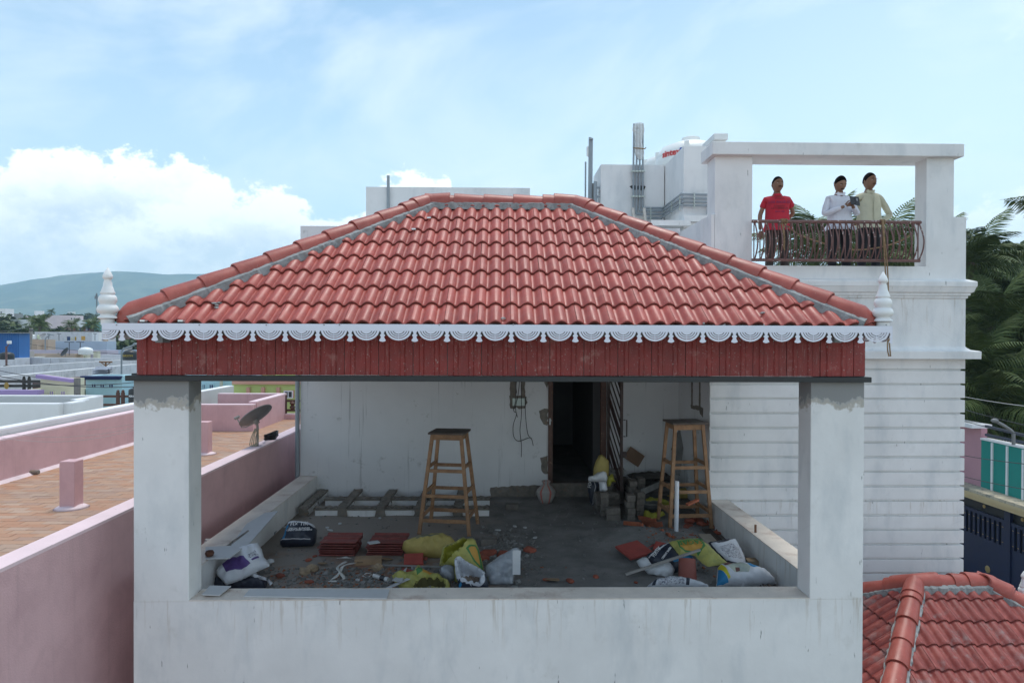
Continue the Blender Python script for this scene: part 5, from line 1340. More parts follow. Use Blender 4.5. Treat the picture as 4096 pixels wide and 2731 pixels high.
# low platform with stacks of dark tiles, boards
B('low_platform', DARKCEM, H, DX1+.30, 3.33, 11.75, YW-.003, FL-.05, FL+.12)
DKT = M('dark_floor_tile', (.11, .105, .10), .7, .2, 9, orand=.35)
dt_me = MB().box(-.22, .22, -.2, .2, 0, .014).mesh('floor_tile', DKT)
for cx_, n, lab, grp in ((2548, 14, 'dark thin tile in the neat stack on the platform right of the grille door', 'tiles in the left platform stack'), (2635, 18, 'dark thin tile in the untidy stack behind the right stool', 'tiles in the right platform stack')):
    p = PY(cx_, 1908, 12.1)
    for i in range(n):
        o = link(dt_me, 'floor_tile', None, lab, 'tile', grp); j = .02 if n < 16 else .06
        o.location = (p.x+random.uniform(-j, j), 12.1+random.uniform(-.03, .03), FL+.122+i*.0155); o.rotation_euler = (0, 0, random.uniform(-.06, .06)*(1 if n < 16 else 4))
dark_sh = pillow((PY(2600, 1860, 12.1).x, 12.15, FL+.12+.27), .75, .36, .08, .12, M('dark_sheet', (.07, .066, .06), .8), 'dark folded sheet draped over the tile stacks on the platform', 'folded_sheet', 'sheet', 71, wr=.03)
bd = MB().box(-.16, .16, -.006, .006, -.12, .12).build('square_board', M('brown_board', (.20, .125, .08), .8, .15, 6), None, label='square brown board set on its corner against the back wall', cat='board')
q = PY(2537, 1826, YW-.10); bd.location = q; bd.rotation_euler = (-.2, .6, 0)
def plank(a, b, ya, yb, w_, th, mat, lab, name='plank'):
    return MB().bar(PY(*a, ya), PY(*b, yb), w_, th, (0, 1, 0)).build(name, mat, None, label=lab, cat='plank')
plank((2705, 1895), (2726, 1720), 11.9, 12.45, .14, .02, M('grey_plank', (.25, .25, .24), .9, .2, 6), 'grey plank leaning against the corner behind the right stool')
plank((2690, 1800), (2716, 1725), 12.2, 12.5, .05, .02, M('dark_plank', (.07, .06, .055), .9, .2, 6), 'thin dark plank leaning in the corner behind the right stool')
plank((2566, 1968), (2650, 1930), 11.2, 11.9, .10, .02, M('grey_plank', (.25, .25, .24), .9), 'grey plank lying slanted behind the mortar bowl')
# terracotta slats fanned over the grit, broken red pieces
slat_me = MB().box(-.16, .16, -.012, .012, 0, .075).mesh('terracotta_slat', TER)
path = [(2530, 2118), (2548, 2122), (2585, 2098), (2600, 2108), (2612, 2118), (2622, 2128), (2632, 2135), (2640, 2142), (2648, 2150), (2655, 2156), (2662, 2160), (2670, 2164)]
for i, (a, b) in enumerate(path):
    o = link(slat_me, 'terracotta_slat', None, 'orange red terracotta slat standing in the fanned row on the grit heap', 'tile slat', 'terracotta slats fanned on the grit')
    o.location = on_floor(a, b)+Vector((0, .05, .05 if i < 6 else .01)); o.rotation_euler = (random.uniform(-.3, .3), random.uniform(.05, .4), 2.2+random.uniform(-.2, .2)+(-.25 if i > 6 else 0)); o.scale = (1.0, 1, random.uniform(.7, 1))
o = link(slat_me, 'terracotta_slat', None, 'longest terracotta slat lying flat at the end of the fanned row', 'tile slat'); o.location = on_floor(2668, 2142)+Vector((0, 0, .02)); o.rotation_euler = (1.3, .1, -.75); o.scale = (1.6, 1, 1.6)
BRK = M('broken_red_brick', (.27, .075, .045), .9, .25, 12, orand=.3, bump=.5)
def lump(mb, c, s_, seed):
    k = len(mb.v); mb.ell(c, s_, 8, 5)
    for i in range(k, len(mb.v)):
        v = mb.v[i]; d = v-Vector(c); mb.v[i] = Vector(c)+d*(1+.5*NV(d*14+Vector((seed, seed, 0))))
for i, (a, b, s_) in enumerate(((2760, 2092, .12), (2800, 2090, .10), (2755, 2108, .08), (2748, 2115, .07), (2812, 2103, .09), (2850, 2095, .10), (2860, 2115, .09), (2885, 2125, .08), (2775, 2080, .09), (2870, 2138, .08), (2765, 2150, .07), (2890, 2135, .07), (2120, 2210, .12), (1930, 2238, .10), (2010, 2225, .10), (1955, 2222, .12), (1745, 2230, .07), (2188, 2325, .05), (2280, 2330, .06), (2383, 2312, .055), (2545, 2335, .035), (1120, 2310, .07), (1232, 2335, .06), (1232, 2245, .05), (1258, 2228, .04), (1700, 2240, .06))):
    mb = MB(); lump(mb, (0, 0, s_*.25), (s_, s_*.7, s_*.38), i*3.1)
    o = mb.build('brick_fragment', BRK, None, 'broken red brick fragment among the rubble on the terrace floor', 'brick fragment', 'brick fragments scattered on the terrace floor')
    o.location = on_floor(a, b)+Vector((0, .03, 0)); o.rotation_euler = (0, 0, random.uniform(0, 3))
lt = [(2140, 2150), (2100, 2110), (2060, 2175), (1990, 2120), (2060, 2105), (1250, 2140), (1310, 2110), (1360, 2095), (1320, 2120), (1520, 2072), (1430, 2320), (1140, 2108)]
for i, (a, b) in enumerate(lt): chip(a, b, random.uniform(.06, .13), .05, .012, LB, 'small pale tile chip scattered on the terrace floor', 'tile chip', 'tile_chip', group='tile chips scattered on the terrace floor')
chip(2317, 2162, .06, .40, .012, LB, 'narrow pale strip lying on the dark grit in mid floor', 'board strip', 'board_strip', .05, jag=False)
# right front heap of bags
g_ = bag(zD((530, 430), (700, 310), (820, 272), (900, 330), (960, 400), (1090, 425), (1098, 460), (1000, 540), (900, 610), (860, 625), (760, 560), (620, 535), (560, 480)), 'navy adhesive bag with a blue stripe in the right front heap', NAV2, 'adhesive_bag', 'bag', 30, .10, zones=[(zD((830, 520), (1060, 432), (1092, 440), (1085, 465), (860, 550)), CYN), (zD((560, 465), (820, 285), (835, 295), (575, 476)), NSTR), (zD((845, 330), (870, 325), (885, 365), (858, 372)), NSTR), (zD((872, 378), (905, 372), (915, 408), (885, 415)), NSTR)], seed=81, wr=.02)
bag_text(g_, 'FIXTIK', 2623, 2228, .07, LETW, .9); bag_text(g_, 'CEMENT BASED', 2662, 2235, .035, LETW, .9); bag_text(g_, 'FIX', 2722, 2247, .05, LETW, .35)
bag(zD((430, 480), (500, 440), (560, 460), (610, 530), (740, 495), (830, 510), (880, 580), (860, 640), (780, 662), (560, 625), (520, 580), (450, 530)), 'twisted clear plastic sleeve in front of the navy bag with the blue stripe', WPLA, 'plastic_sleeve', 'plastic', 30, .07, seed=83, wr=.04)
bag(zD((1270, 262), (1560, 213), (1605, 235), (1690, 380), (1730, 500), (1650, 545), (1480, 510), (1380, 420), (1300, 300)), 'white sack with fine printed text at the back of the right front heap', NAV2, 'printed_sack', 'sack', 26, .06, zones=[(zD((1300, 285), (1390, 300), (1500, 270), (1572, 228), (1620, 290), (1680, 400), (1710, 500), (1650, 530), (1480, 490), (1400, 410), (1340, 340)), WPUR2), (zD((1400, 340), (1540, 300), (1620, 350), (1670, 480), (1500, 470), (1440, 400)), LPR)], seed=87, wr=.025, lift=.03)
ye = bag(zD((805, 255), (1000, 225), (1140, 213), (1250, 268), (1330, 340), (1400, 410), (1515, 515), (1400, 528), (1270, 545), (1200, 505), (1120, 420), (1020, 395), (930, 410), (870, 330)), 'yellow green sack with an orange oval and green name SAGAR in the right front heap', YELG2, 'printed_sack', 'sack', 27, .05, zones=[(zD((905, 290), (960, 262), (1060, 245), (1160, 235), (1220, 280), (1235, 330), (1190, 385), (1150, 440), (1135, 400), (1000, 385), (935, 345)), GRN), (zD((925, 292), (1000, 268), (1150, 255), (1205, 300), (1190, 355), (1130, 390), (1000, 370), (940, 330)), ORG)], seed=85, lift=.10, wr=.02)
bag_text(ye, 'SAGAR', 2758, 2182, .11, LETG, pi+.08, .002)
tr = bag(zD((1365, 790), (1383, 560), (1410, 530), (1550, 530), (1690, 518), (1760, 530), (1940, 600), (2010, 680), (2080, 735), (1990, 765), (1700, 790)), 'white sack with blue and yellow stripes and a picture in the right front corner', WPUR2, 'printed_sack', 'sack', 36, .14, zones=[(zD((1368, 785), (1384, 600), (1500, 770), (1440, 785)), CYN), (zD((1384, 566), (1412, 560), (1512, 738), (1492, 752), (1384, 600)), YPR), (zD((1415, 542), (1600, 540), (1740, 620), (1720, 690), (1560, 690), (1440, 590)), PICT), (zD((1428, 560), (1520, 552), (1545, 590), (1452, 605)), BRP), (zD((1560, 640), (1610, 640), (1620, 670), (1575, 688)), BRP), (zD((1690, 537), (1760, 537), (1870, 605), (1780, 635), (1720, 600)), CYN), (zD((1900, 585), (1960, 612), (1985, 645), (1935, 640)), CYN)], seed=89, wr=.025)
bag(zD((540, 800), (600, 735), (680, 680), (740, 690), (820, 670), (950, 678), (1050, 698), (1160, 728), (1275, 765), (1275, 805)), 'white lettered sack with a navy band right behind the front sill', WPUR2, 'printed_sack', 'sack', 36, .08, zones=[(zD((670, 720), (820, 685), (960, 690), (985, 780), (680, 790)), LPR), (zD((1000, 702), (1045, 706), (1040, 790), (1000, 790)), NAV2), (zD((602, 790), (640, 722), (735, 692), (735, 708), (662, 732), (642, 790)), NAV2)], seed=91, wr=.02)
p = on_floor(2752, 2320)
MB().tube([p+Vector((0, .02, .0)), p+Vector((.02, .12, .22))], [.11, .10], 20).build('ridge_tile', M('brown_red_clay', (.26, .07, .05), .6, .1, 8), None, label='brown red half round ridge tile standing among the bags at the right', cat='ridge tile', smooth=50)
p0, p1 = PZ(2503, 2296, FL+.08), PZ(2800, 2198, FL+.28)
MB().bar(p0, p1, .035, .022).build('wooden_stick', M('grey_stick', (.33, .31, .29), .9), None, label='long grey stick lying across the bags of the right front heap', cat='stick')
p = on_floor(3018, 2272); MB().box(-.09, .09, -.07, .07, 0, .10, Matrix.Translation(p+Vector((0, .05, 0)))).build('tan_brick', M('tan_brick', (.30, .235, .16), .9, .15, 10), None, label='tan brick beside the right parapet above the striped sack', cat='brick', bevel=.006)
RODM = M('rusty_rod', (.06, .045, .038), .8, .4, 20)
for i in range(5):
    a = 2880+i*9; MB().tube([Vector((3.20-i*.03, 7.2, FL+.03+.02*(i % 2))), Vector((3.22-i*.028, 10.3, FL+.03))], .014, 6).build('iron_rod', RODM, None, 'rusty iron rod in the bundle lying along the right parapet', 'iron rod', 'iron rods along the right parapet')
MB().box(-.09, .09, -.45, .45, 0, .03, Matrix.Translation((3.02, 9.55, FL+.02)) @ Matrix.Rotation(-.05, 4, 'Z')).build('wood_board', M('bleached_board', (.33, .29, .24), .9, .15, 8), None, label='bleached board lying between the right stool and the iron rods', cat='board')
p = PZ(3022, 2128, SILL); MB().tube([p, p+Vector((0, 0, .10))], .016, 8).build('iron_stub', M('rusty_stub', (.2, .1, .06), .8), H)
# fine rubble: nobody could count it
rb = MB(); cols = 0
RUB1 = M('grey_rubble', (.17, .165, .155), .95, .3, 20); RUB2 = M('orange_rubble', (.30, .12, .06), .95, .3, 20); RUB3 = M('pale_rubble', (.25, .245, .235), .95, .2, 20)
random.seed(11)
for i in range(3200):
    z = random.random()
    if z < .30: x, y = random.gauss(.05, .20), random.gauss(9.3, .45)
    elif z < .72: x, y = random.gauss(-1.6, .8), random.uniform(7.9, 8.7)
    elif z < .86: x, y = random.gauss(2.6, .35), random.gauss(9.3, .6)
    else: x, y = random.uniform(-3.1, 3.1), random.uniform(7.6, 12)
    if not (-3.2 < x < 3.2 and 7.3 < y < 12.3): continue
    s_ = random.choice((.005, .006, .008, .01, .012, .018, .026)) if z < .45 else random.choice((.005, .007, .009, .014))
    zz = FL+.02*NV(Vector((x*1.6, y*1.6, 0)))+.008*NV(Vector((x*9, y*9, 2)))+.14*math.exp(-((x-2.0)**2/.5+(y-9.9)**2/.25))
    rb.cur = random.choice((0, 0, 0, 2)) if z < .45 or z > .86 else random.choice((0, 0, 1, 1, 2))
    k = len(rb.v); a = random.uniform(0, 3)
    Mx = Matrix.Translation((x, y, zz+s_*.4)) @ Euler((random.uniform(-.5, .5), random.uniform(-.5, .5), a)).to_matrix().to_4x4()
    rb.box(-s_*random.uniform(.7, 1.8), s_, -s_, s_*random.uniform(.6, 1.1), -s_*.5, s_*.5, Mx)
rb.build('rubble', [RUB1, RUB2, RUB3], None, label='fine rubble and crumbs strewn over the terrace floor', cat='rubble', kind='stuff')
# ================================================================== PEOPLE ON THE BALCONY
def skin_mesh(J, Ed, root, sub=1):
    names = list(J); me = bpy.data.meshes.new('s')
    me.from_pydata([J[n][0] for n in names], [(names.index(a), names.index(b)) for a, b in Ed], [])
    ob = bpy.data.objects.new('s', me); C.objects.link(ob)
    ob.modifiers.new('k', 'SKIN'); sd_ = ob.modifiers.new('u', 'SUBSURF'); sd_.levels = sub; sd_.render_levels = sub
    for i, n in enumerate(names):
        r = J[n][1]; me.skin_vertices[0].data[i].radius = r if isinstance(r, tuple) else (r, r)
        me.skin_vertices[0].data[i].use_root = (n == root)
    bpy.context.view_layer.update()
    out = bpy.data.meshes.new_from_object(ob.evaluated_get(bpy.context.evaluated_depsgraph_get()))
    bpy.data.objects.remove(ob); bpy.data.meshes.remove(me)
    out.polygons.foreach_set('use_smooth', [True]*len(out.polygons)); return out
SKN = M('brown_skin', (.25, .135, .085), .5, .08, 20, bump=.1)
HAIR = M('black_hair', (.008, .007, .007), .95, .3, 60, bump=.5, bscale=200, spec=.1)
EYEW = M('eye_white', (.55, .52, .48), .4, bump=0); EYEB = M('eye_dark', (.01, .008, .006), .3, bump=0); LIP = M('lips', (.14, .055, .045), .5, bump=0); STUB = M('stubble_skin', (.10, .055, .04), .7, bump=0)
def cloth(name, col): return M(name, col, .85, .08, 8, bump=.35, bscale=35)
def person(loc, rz, label, hgt, sh, shirt, trous, arms, sleeve_short, headtilt=(0, 0, 0), belly=.13, beard=True, cuff=None):
    """arms: dict side -> (elbow, wrist) in body space, x right, y forward (-y faces the viewer), z up"""
    t = thing('person', label, 'person', loc, rz=rz)
    k = hgt/1.75
    Z = lambda z: z*k
    V = Vector
    J = {'pelvis': (V((0, 0, Z(.93))), (.15, .11)), 'waist': (V((0, 0, Z(1.06))), (.14, .105)), 'chest': (V((0, .01, Z(1.26))), (.13, .09)), 'upper': (V((0, .015, Z(1.375))), (.085, .06)), 'neck': (V((0, .012, Z(1.47))), .055), 'skull': (V((0, -.005, Z(1.56))), .055)}
    Ed = [('pelvis', 'waist'), ('waist', 'chest'), ('chest', 'upper'), ('upper', 'neck'), ('neck', 'skull')]
    for s_, n in ((-1, 'l'), (1, 'r')):
        J['hip'+n] = (V((s_*.095, 0, Z(.88))), .09); J['knee'+n] = (V((s_*.115, -.01, Z(.50))), .058); J['ankle'+n] = (V((s_*.125, .01, Z(.09))), .04); J['toe'+n] = (V((s_*.14, -.17, Z(.035))), .035)
        Ed += [('pelvis', 'hip'+n), ('hip'+n, 'knee'+n), ('knee'+n, 'ankle'+n), ('ankle'+n, 'toe'+n)]
        e, w_ = arms[s_]
        J['sh'+n] = (V((s_*sh*.95, .015, Z(1.36))), .038); J['el'+n] = (V(e), .040); J['wr'+n] = (V(w_), .027)
        Ed += [('upper', 'sh'+n), ('sh'+n, 'el'+n), ('el'+n, 'wr'+n)]
    body = link(skin_mesh(J, Ed, 'pelvis', 1), 'body', t); body.data.materials.append(SKN)
    # hands: palm and five curled fingers, one skinned chain each
    for s_ in (-1, 1):
        e, w_ = V(arms[s_][0]), V(arms[s_][1]); d = (w_-e).normalized(); sidev = d.cross(V((0, -1, 0)));
        if sidev.length < .2: sidev = V((1, 0, 0))
        sidev.normalize(); dn_ = d.cross(sidev)*-s_
        HJ = {'w': (w_, .024), 'p': (w_+d*.075, (.036, .016))}; HE = [('w', 'p')]
        for i in range(4):
            b = w_+d*(.085)+sidev*(-.030+.020*i); L = (.034, .040, .038, .030)[i]
            HJ['a%d' % i] = (b, .0095); HJ['b%d' % i] = (b+d*L+dn_*.008, .009); HJ['c%d' % i] = (b+d*(L*1.5)+dn_*.032, .0075)
            HE += [('p', 'a%d' % i), ('a%d' % i, 'b%d' % i), ('b%d' % i, 'c%d' % i)]
        b = w_+d*.03+sidev*.032*s_; HJ['t0'] = (b, .012); HJ['t1'] = (b+d*.035+sidev*.02*s_+dn_*.012, .010); HJ['t2'] = (b+d*.06+sidev*.018*s_+dn_*.03, .008)
        HE += [('w', 't0'), ('t0', 't1'), ('t1', 't2')]
        h_ = link(skin_mesh(HJ, HE, 'w', 1), 'hand', t); h_.data.materials.append(SKN)
    # head with face
    Rh = Euler(headtilt).to_matrix(); hc = V((0, -.018, Z(1.605))); hs = k*1.14
    def hp(v): return Rh @ V(v)*hs+hc
    mb = MB(); n, m_ = 28, 22; vs = []
    for i in range(m_+1):
        th = pi*i/m_
        for j in range(n):
            a = 2*pi*j/n; x, y, z = math.sin(th)*math.cos(a), math.sin(th)*math.sin(a), math.cos(th)
            q = V((x*.076, y*.094, z*.118))
            f = max(0, -y)
            if z < -.1: q.x *= 1-.28*min(1, (-.1-z)/.9)**1.2; q.y *= 1-.12*(-z)
            g2 = lambda cx_, cz_, sx, sz: math.exp(-((q.x-cx_)/sx)**2-((q.z-cz_)/sz)**2)*f
            q.y -= .026*g2(0, -.018, .013, .020)+.012*g2(0, .008, .009, .022)
            q.y -= .006*g2(0, .030, .05, .010)
            q.y += .010*(g2(-.030, .010, .014, .010)+g2(.030, .010, .014, .010))
            q.y -= .008*g2(0, -.056, .022, .009)+.010*g2(0, -.092, .022, .014)
            q.x += math.copysign(.004, x)*math.exp(-((q.z+.02)/.03)**2)*f
            vs.append(hp(q))
    mb.add(vs, [[i*n+j, (i+1)*n+j, (i+1)*n+(j+1) % n, i*n+(j+1) % n] for i in range(m_) for j in range(n)])
    head = mb.build('head', SKN, t, smooth=True, merge=.0001)
    for s_ in (-1, 1):
        ear = MB(); ear.ell((0, 0, 0), (.010, .018, .030), 10, 8, Rh); 
        ear.v = [v+hp((s_*.078, .006, -.005)) for v in ear.v]; ear.build('ear', SKN, head, smooth=True)
        MB().ell(hp((s_*.030, -.082, .009)), (.012, .006, .006), 10, 6).build('eye', EYEW, head, smooth=True)
        MB().ell(hp((s_*.030, -.0865, .009)), (.005, .003, .005), 8, 6).build('pupil', EYEB, head, smooth=True)
        MB().tube([hp((s_*.013, -.094, .024)), hp((s_*.030, -.094, .030)), hp((s_*.047, -.084, .025))], .0035, 6).build('eyebrow', HAIR, head)
    MB().tube([hp((-.020, -.093, -.056)), hp((0, -.101, -.055)), hp((.020, -.093, -.056))], .0045, 6).build('mouth', LIP, head)
    if beard: MB().tube([hp((-.028, -.091, -.045)), hp((-.010, -.100, -.041)), hp((.010, -.100, -.041)), hp((.028, -.091, -.045))], .0045, 6).build('moustache', HAIR, head)
    hr = MB(); vs = []; n, m_ = 28, 12
    for i in range(m_+1):
        for j in range(n):
            a = 2*pi*j/n; front = max(0, -math.sin(a)); th = (pi*.56-pi*.27*front**.7)*i/m_
            r_ = 1.03+.035*NV(V((math.cos(a)*6, math.sin(a)*6, i*.9)))+.03*math.cos(th)
            if i == m_: r_ = .97
            vs.append(hp((math.sin(th)*math.cos(a)*.078*r_, math.sin(th)*math.sin(a)*.096*r_+.003, math.cos(th)*.120*r_)))
    hr.add(vs, [[i*n+j, (i+1)*n+j, (i+1)*n+(j+1) % n, i*n+(j+1) % n] for i in range(m_) for j in range(n)])
    hr.build('hair', HAIR, head, smooth=True, merge=.0001)
    # shirt: torso and sleeves
    SJ = {'hem': (V((0, -.01, Z(.88))), (.205, .155)), 'waist': (V((0, -.012, Z(1.03))), (.205, belly)), 'chest': (V((0, .0, Z(1.26))), (.21, .14)), 'upper': (V((0, .015, Z(1.385))), (.15, .10)), 'col': (V((0, .012, Z(1.445))), (.072, .066))}
    SE = [('hem', 'waist'), ('waist', 'chest'), ('chest', 'upper'), ('upper', 'col')]
    for s_, n in ((-1, 'l'), (1, 'r')):
        e, w_ = V(arms[s_][0]), V(arms[s_][1]); shp = V((s_*sh, .015, Z(1.38)))
        SJ['s'+n] = (shp+V((-s_*.012, 0, -.012)), .058)
        if sleeve_short: SJ['e'+n] = (shp.lerp(e, .62), .064); SE += [('upper', 's'+n), ('s'+n, 'e'+n)]
        else: SJ['e'+n] = (e, .054); SJ['c'+n] = (e.lerp(w_, .88), .038); SE += [('upper', 's'+n), ('s'+n, 'e'+n), ('e'+n, 'c'+n)]
    me = skin_mesh(SJ, SE, 'waist', 2)
    for v in me.vertices:
        q = v.co; v.co = q+V((q.x, q.y, 0)).normalized()*.007*(NV(q*9)+.8*abs(NV(V((q.x*5, q.y*5, q.z*22)))))
    sh_ = link(me, 'shirt', t); me.materials.append(shirt)
    if not sleeve_short:
        cz_ = Z(1.475)
        for s_ in (-1, 1): MB().prism([(0, 0), (.055, .035), (.075, .012), (.035, -.045)], (0, -.072, cz_-.035), (s_, .25, 0), (0, 0, 1), (0, .012, 0)).build('collar', shirt, sh_)
    MB().lathe([(.082, -.01), (.072, .03), (.064, .034), (.070, -.01)], (0, .006, Z(1.425)), 18, cap=False).build('collar', shirt, sh_)
    TJ = {'w': (V((0, 0, Z(.96))), (.155, .118)), 'hipl': (V((-.09, 0, Z(.86))), .105), 'hipr': (V((.09, 0, Z(.86))), .105), 'kl': (V((-.115, -.01, Z(.50))), .078), 'kr': (V((.115, -.01, Z(.50))), .078), 'al': (V((-.125, .01, Z(.08))), .066), 'ar': (V((.125, .01, Z(.08))), .066)}
    me = skin_mesh(TJ, [('w', 'hipl'), ('w', 'hipr'), ('hipl', 'kl'), ('hipr', 'kr'), ('kl', 'al'), ('kr', 'ar')], 'w', 2)
    for v in me.vertices: q = v.co; v.co = q+V((q.x, q.y, 0)).normalized()*.006*NV(V((q.x*8, q.y*8, q.z*14)))
    link(me, 'trousers', t); me.materials.append(trous)
    return t, sh_, head
PB = .905
# man in the red T-shirt
p = PY(3108, 900, 11.10)
A = {-1: ((-.265, .03, 1.10), (-.275, -.03, .84)), 1: ((.29, .10, 1.13), (.14, .24, .98))}
t, s_, h_ = person((p.x, 11.10, PB), -.12, 'man in a red printed T-shirt and dark trousers with one arm behind his back', 1.72, .185, cloth('red_tshirt', (.50, .022, .045)), cloth('dark_brown_trousers', (.055, .042, .038)), A, True, (-.06, .04, .12), belly=.165)
for tx, z, sz, cm_ in (('ORIGINAL', 1.335, .035, LETK), ('LOS ANGELES', 1.275, .055, M('navy_print', (.09, .06, .2), .7, bump=0)), ('ATHLETICS', 1.215, .035, LETK), ('LETTERBACK', 1.175, .045, LETK), ('SINCE 1985', 1.12, .03, M('navy_print', (.09, .06, .2), .7, bump=0))):
    o = text_mesh(tx, sz, cm_, (0, 0, z), (1, 0, 0), (0, 0, 1), name='shirt_print', parent=s_)
    for v in o.data.vertices: v.co.y = -.150+.9*v.co.x*v.co.x+v.co.y*0-(.012 if v.co.z < 1.2 else 0)
# man in the white shirt reading a phone
p = PY(3357, 900, 10.98)
A = {-1: ((-.29, -.05, 1.07), (-.06, -.27, 1.17)), 1: ((.27, -.06, 1.08), (.07, -.26, 1.18))}
t, s_, h_ = person((p.x, 10.98, PB), .05, 'man in a white long sleeved shirt bent over the black phone in his hands', 1.71, .185, cloth('white_shirt', (.66, .67, .74)), cloth('black_trousers', (.012, .012, .016)), A, False, (.42, 0, .02), belly=.145)
MB().box(-.004, .004, -.170, -.168, 0, 0)
for z in (1.0, 1.10, 1.2, 1.3): MB().ell((0, -.168+.02*(z-1), z*.977), (.006, .003, .006), 8, 5).build('button', M('shirt_button', (.5, .5, .5), .4, bump=0), s_)
# phone in a wallet case, held by both hands: a thing of its own
ph = thing('phone', 'black phone in an open wallet case held by the man in white', 'phone', (p.x+.055, 10.98-.375, PB+1.235), rz=.05)
KM = M('black_phone_case', (.015, .015, .017), .35, bump=.05)
Mt = Euler((-.45, .12, 0)).to_matrix().to_4x4()
MB().box(-.075, -.002, -.005, .005, -.08, .08, Mt).build('cover', KM, ph, bevel=.003)
MB().box(.002, .075, -.005, .005, -.085, .085, Mt).build('case', KM, ph, bevel=.003)
for dx in (.025, .04): MB().box(dx, dx+.006, -.007, -.005, .0, .05, Mt).build('card_slot', M('grey_trim', (.4, .4, .42), .4, bump=0), ph)
# man in the cream shirt, hands on hips
p = PY(3475, 900, 11.25)
A = {-1: ((-.36, .06, 1.10), (-.20, .02, .96)), 1: ((.40, .05, 1.13), (.19, .00, 1.02))}
t, s_, h_ = person((p.x, 11.25, PB), .03, 'man in a pale cream shirt and black trousers with a hand on his hip', 1.83, .20, cloth('cream_shirt', (.55, .53, .40)), cloth('black_trousers', (.012, .012, .016)), A, False, (.02, 0, .22), belly=.15)
MB().box(-.008, .008, -.166, -.150, 1.0, 1.42).build('button_placket', cloth('cream_shirt', (.55, .53, .40)), s_)
MB().tube([(.222, .002, 1.025), (.235, .004, 1.035)], .030, 10).build('wristwatch', M('black_strap', (.02, .02, .02), .4, bump=0), t)
# ================================================================== PINK NEIGHBOUR ON THE LEFT
PKZ, PKF = -1.88, -2.67
NP = thing('pink_house', 'pink house to the left with a flat clay tiled roof terrace behind pink parapets', 'house', (-6.5, 8, GROUND))
def wall_x(par, name, x0, x1, y0, y1, zt, zb, mat, capm, cap=.03, ov=.0):
    o = B(name, mat, par, x0, x1, y0, y1, zb, zt-cap)
    MB().box(x0-ov, x1+ov, y0-ov-.002, y1+ov, zt-cap, zt).build('coping', capm, o); return o
wall_x(NP, 'parapet', -4.22, -3.995, -2, 21.6, PKZ, GROUND, PINK, PINKTOP)
wall_x(NP, 'parapet', -9.20, -8.94, -2, 19.0, PKZ, GROUND, PINK, PINKTOP)
B('roof_body', PINK, NP, -8.938, -4.222, -2, 21.3, GROUND, PKF-.05)
SKM = pm('pale_pink_skirting', (.72, .58, .60))
for x0, x1 in ((-8.94, -8.86),): MB().prism([(x0, PKF-.01), (x1, PKF-.01), (x0, PKF+.05)], (0, -2, 0), (1, 0, 0), (0, 0, 1), (0, 21, 0)).build('skirting', SKM, NP)
b0 = PZ(812, 1724, PKF); wy = b0.y; xr = PY(1013, 1650, wy).x
wall_x(NP, 'parapet', -8.94, xr, wy, wy+.22, PY(900, 1617, wy).z, PKF, PINK, PINKTOP)
wall_x(NP, 'parapet', xr-.2, xr+.02, wy+.22, 21.9, PKZ+.02, PKF, PINK, PINKTOP)
wall_x(NP, 'parapet', -8.94, xr+.02, 21.9, 22.1, PKZ+.03, GROUND, PINK, PINKTOP)
wall_x(NP, 'parapet', xr+.02, -4.0, 21.9, 22.1, PY(1150, 1655, 21.9).z, GROUND, PINK, PINKTOP)
B('rear_floor', pm('terrace_tile_bed', (.36, .21, .14)), NP, xr+.02, -4.222, 21.3, 21.9, PKF-.05, PKF)
for yy in (10.55, 15.35):
    s_ = MB().box(-6.71, -6.48, yy, yy+.23, PKF, PKF+.735).build('roof_stub', PINK, NP, bevel=.01)
    MB().lathe([(.25, 0), (.19, .03), (.12, .05)], (-6.595, yy+.115, PKF+.001), 14).build('stub_foot', SKM, s_, smooth=True)
# clay roof tiles: nearest ones as parts, the rest joined
def clay(t, pos, out):
    oi = t.n('ShaderNodeObjectInfo').outputs['Random']; isl = t.n('ShaderNodeNewGeometry').outputs['Random Per Island']
    r_ = t.math('FRACT', t.math('ADD', oi, t.math('MULTIPLY', isl, 1.0)))
    cr = t.n('ShaderNodeValToRGB', {0: r_})
    e = cr.color_ramp.elements; e[0].color = (.40, .21, .13, 1); e[1].color = (.46, .33, .25, 1)
    for p_, c_ in ((.25, (.42, .235, .15, 1)), (.5, (.44, .28, .19, 1)), (.75, (.34, .22, .17, 1))): n_ = e.new(p_); n_.color = c_
    n = t.noise(pos, .5, 5, .65)
    out = t.mix(.85, out, cr.outputs[0]); return t.mix(t.mapr(n, .45, .7, 0, .45), out, (.30, .21, .16, 1))
CLAY = M('clay_roof_paver', (.46, .24, .14), .85, .12, 12, extra=clay)
TWX, TWY = .30, .155
def in_stub(x, y): return any(-6.71-TWX < x < -6.47 and yy-.1 < y < yy+.28 for yy in (10.55, 15.35))
cells = []
j = 0; y = 5.4
while y < 21.25:
    x = -8.86-(TWX/2 if j % 2 else 0)
    while x < -4.23:
        xa_, xb_ = max(x, -8.86), min(x+TWX, -4.224)
        if xb_-xa_ > .05: cells.append((xa_, xb_, y, y+TWY, y > 18.95 and xb_ < xr+.0))
        x += TWX
    y += TWY; j += 1
cells = [c for c in cells if not c[4] or c[2] < wy]
def visible(c):
    v = Vector(((c[0]+c[1])/2, c[2], PKF)); d = v.dot(Fw); px = CX+FPX*v.dot(Rt)/d
    return 0 < px < 545 and c[2] < 12.7 and (c[0] < -4.216*1-0) and px > -1
near = [c for c in cells if visible(c)]
near.sort(key=lambda c: c[2]); 
def occl(c):  # hidden behind the near parapet
    x, y = (c[0]+c[1])/2, c[2]; t_ = 4.22/abs(x); return PKF*t_ < PKZ
near = [c for c in near if not occl(c)][:300]; ns = set(near)
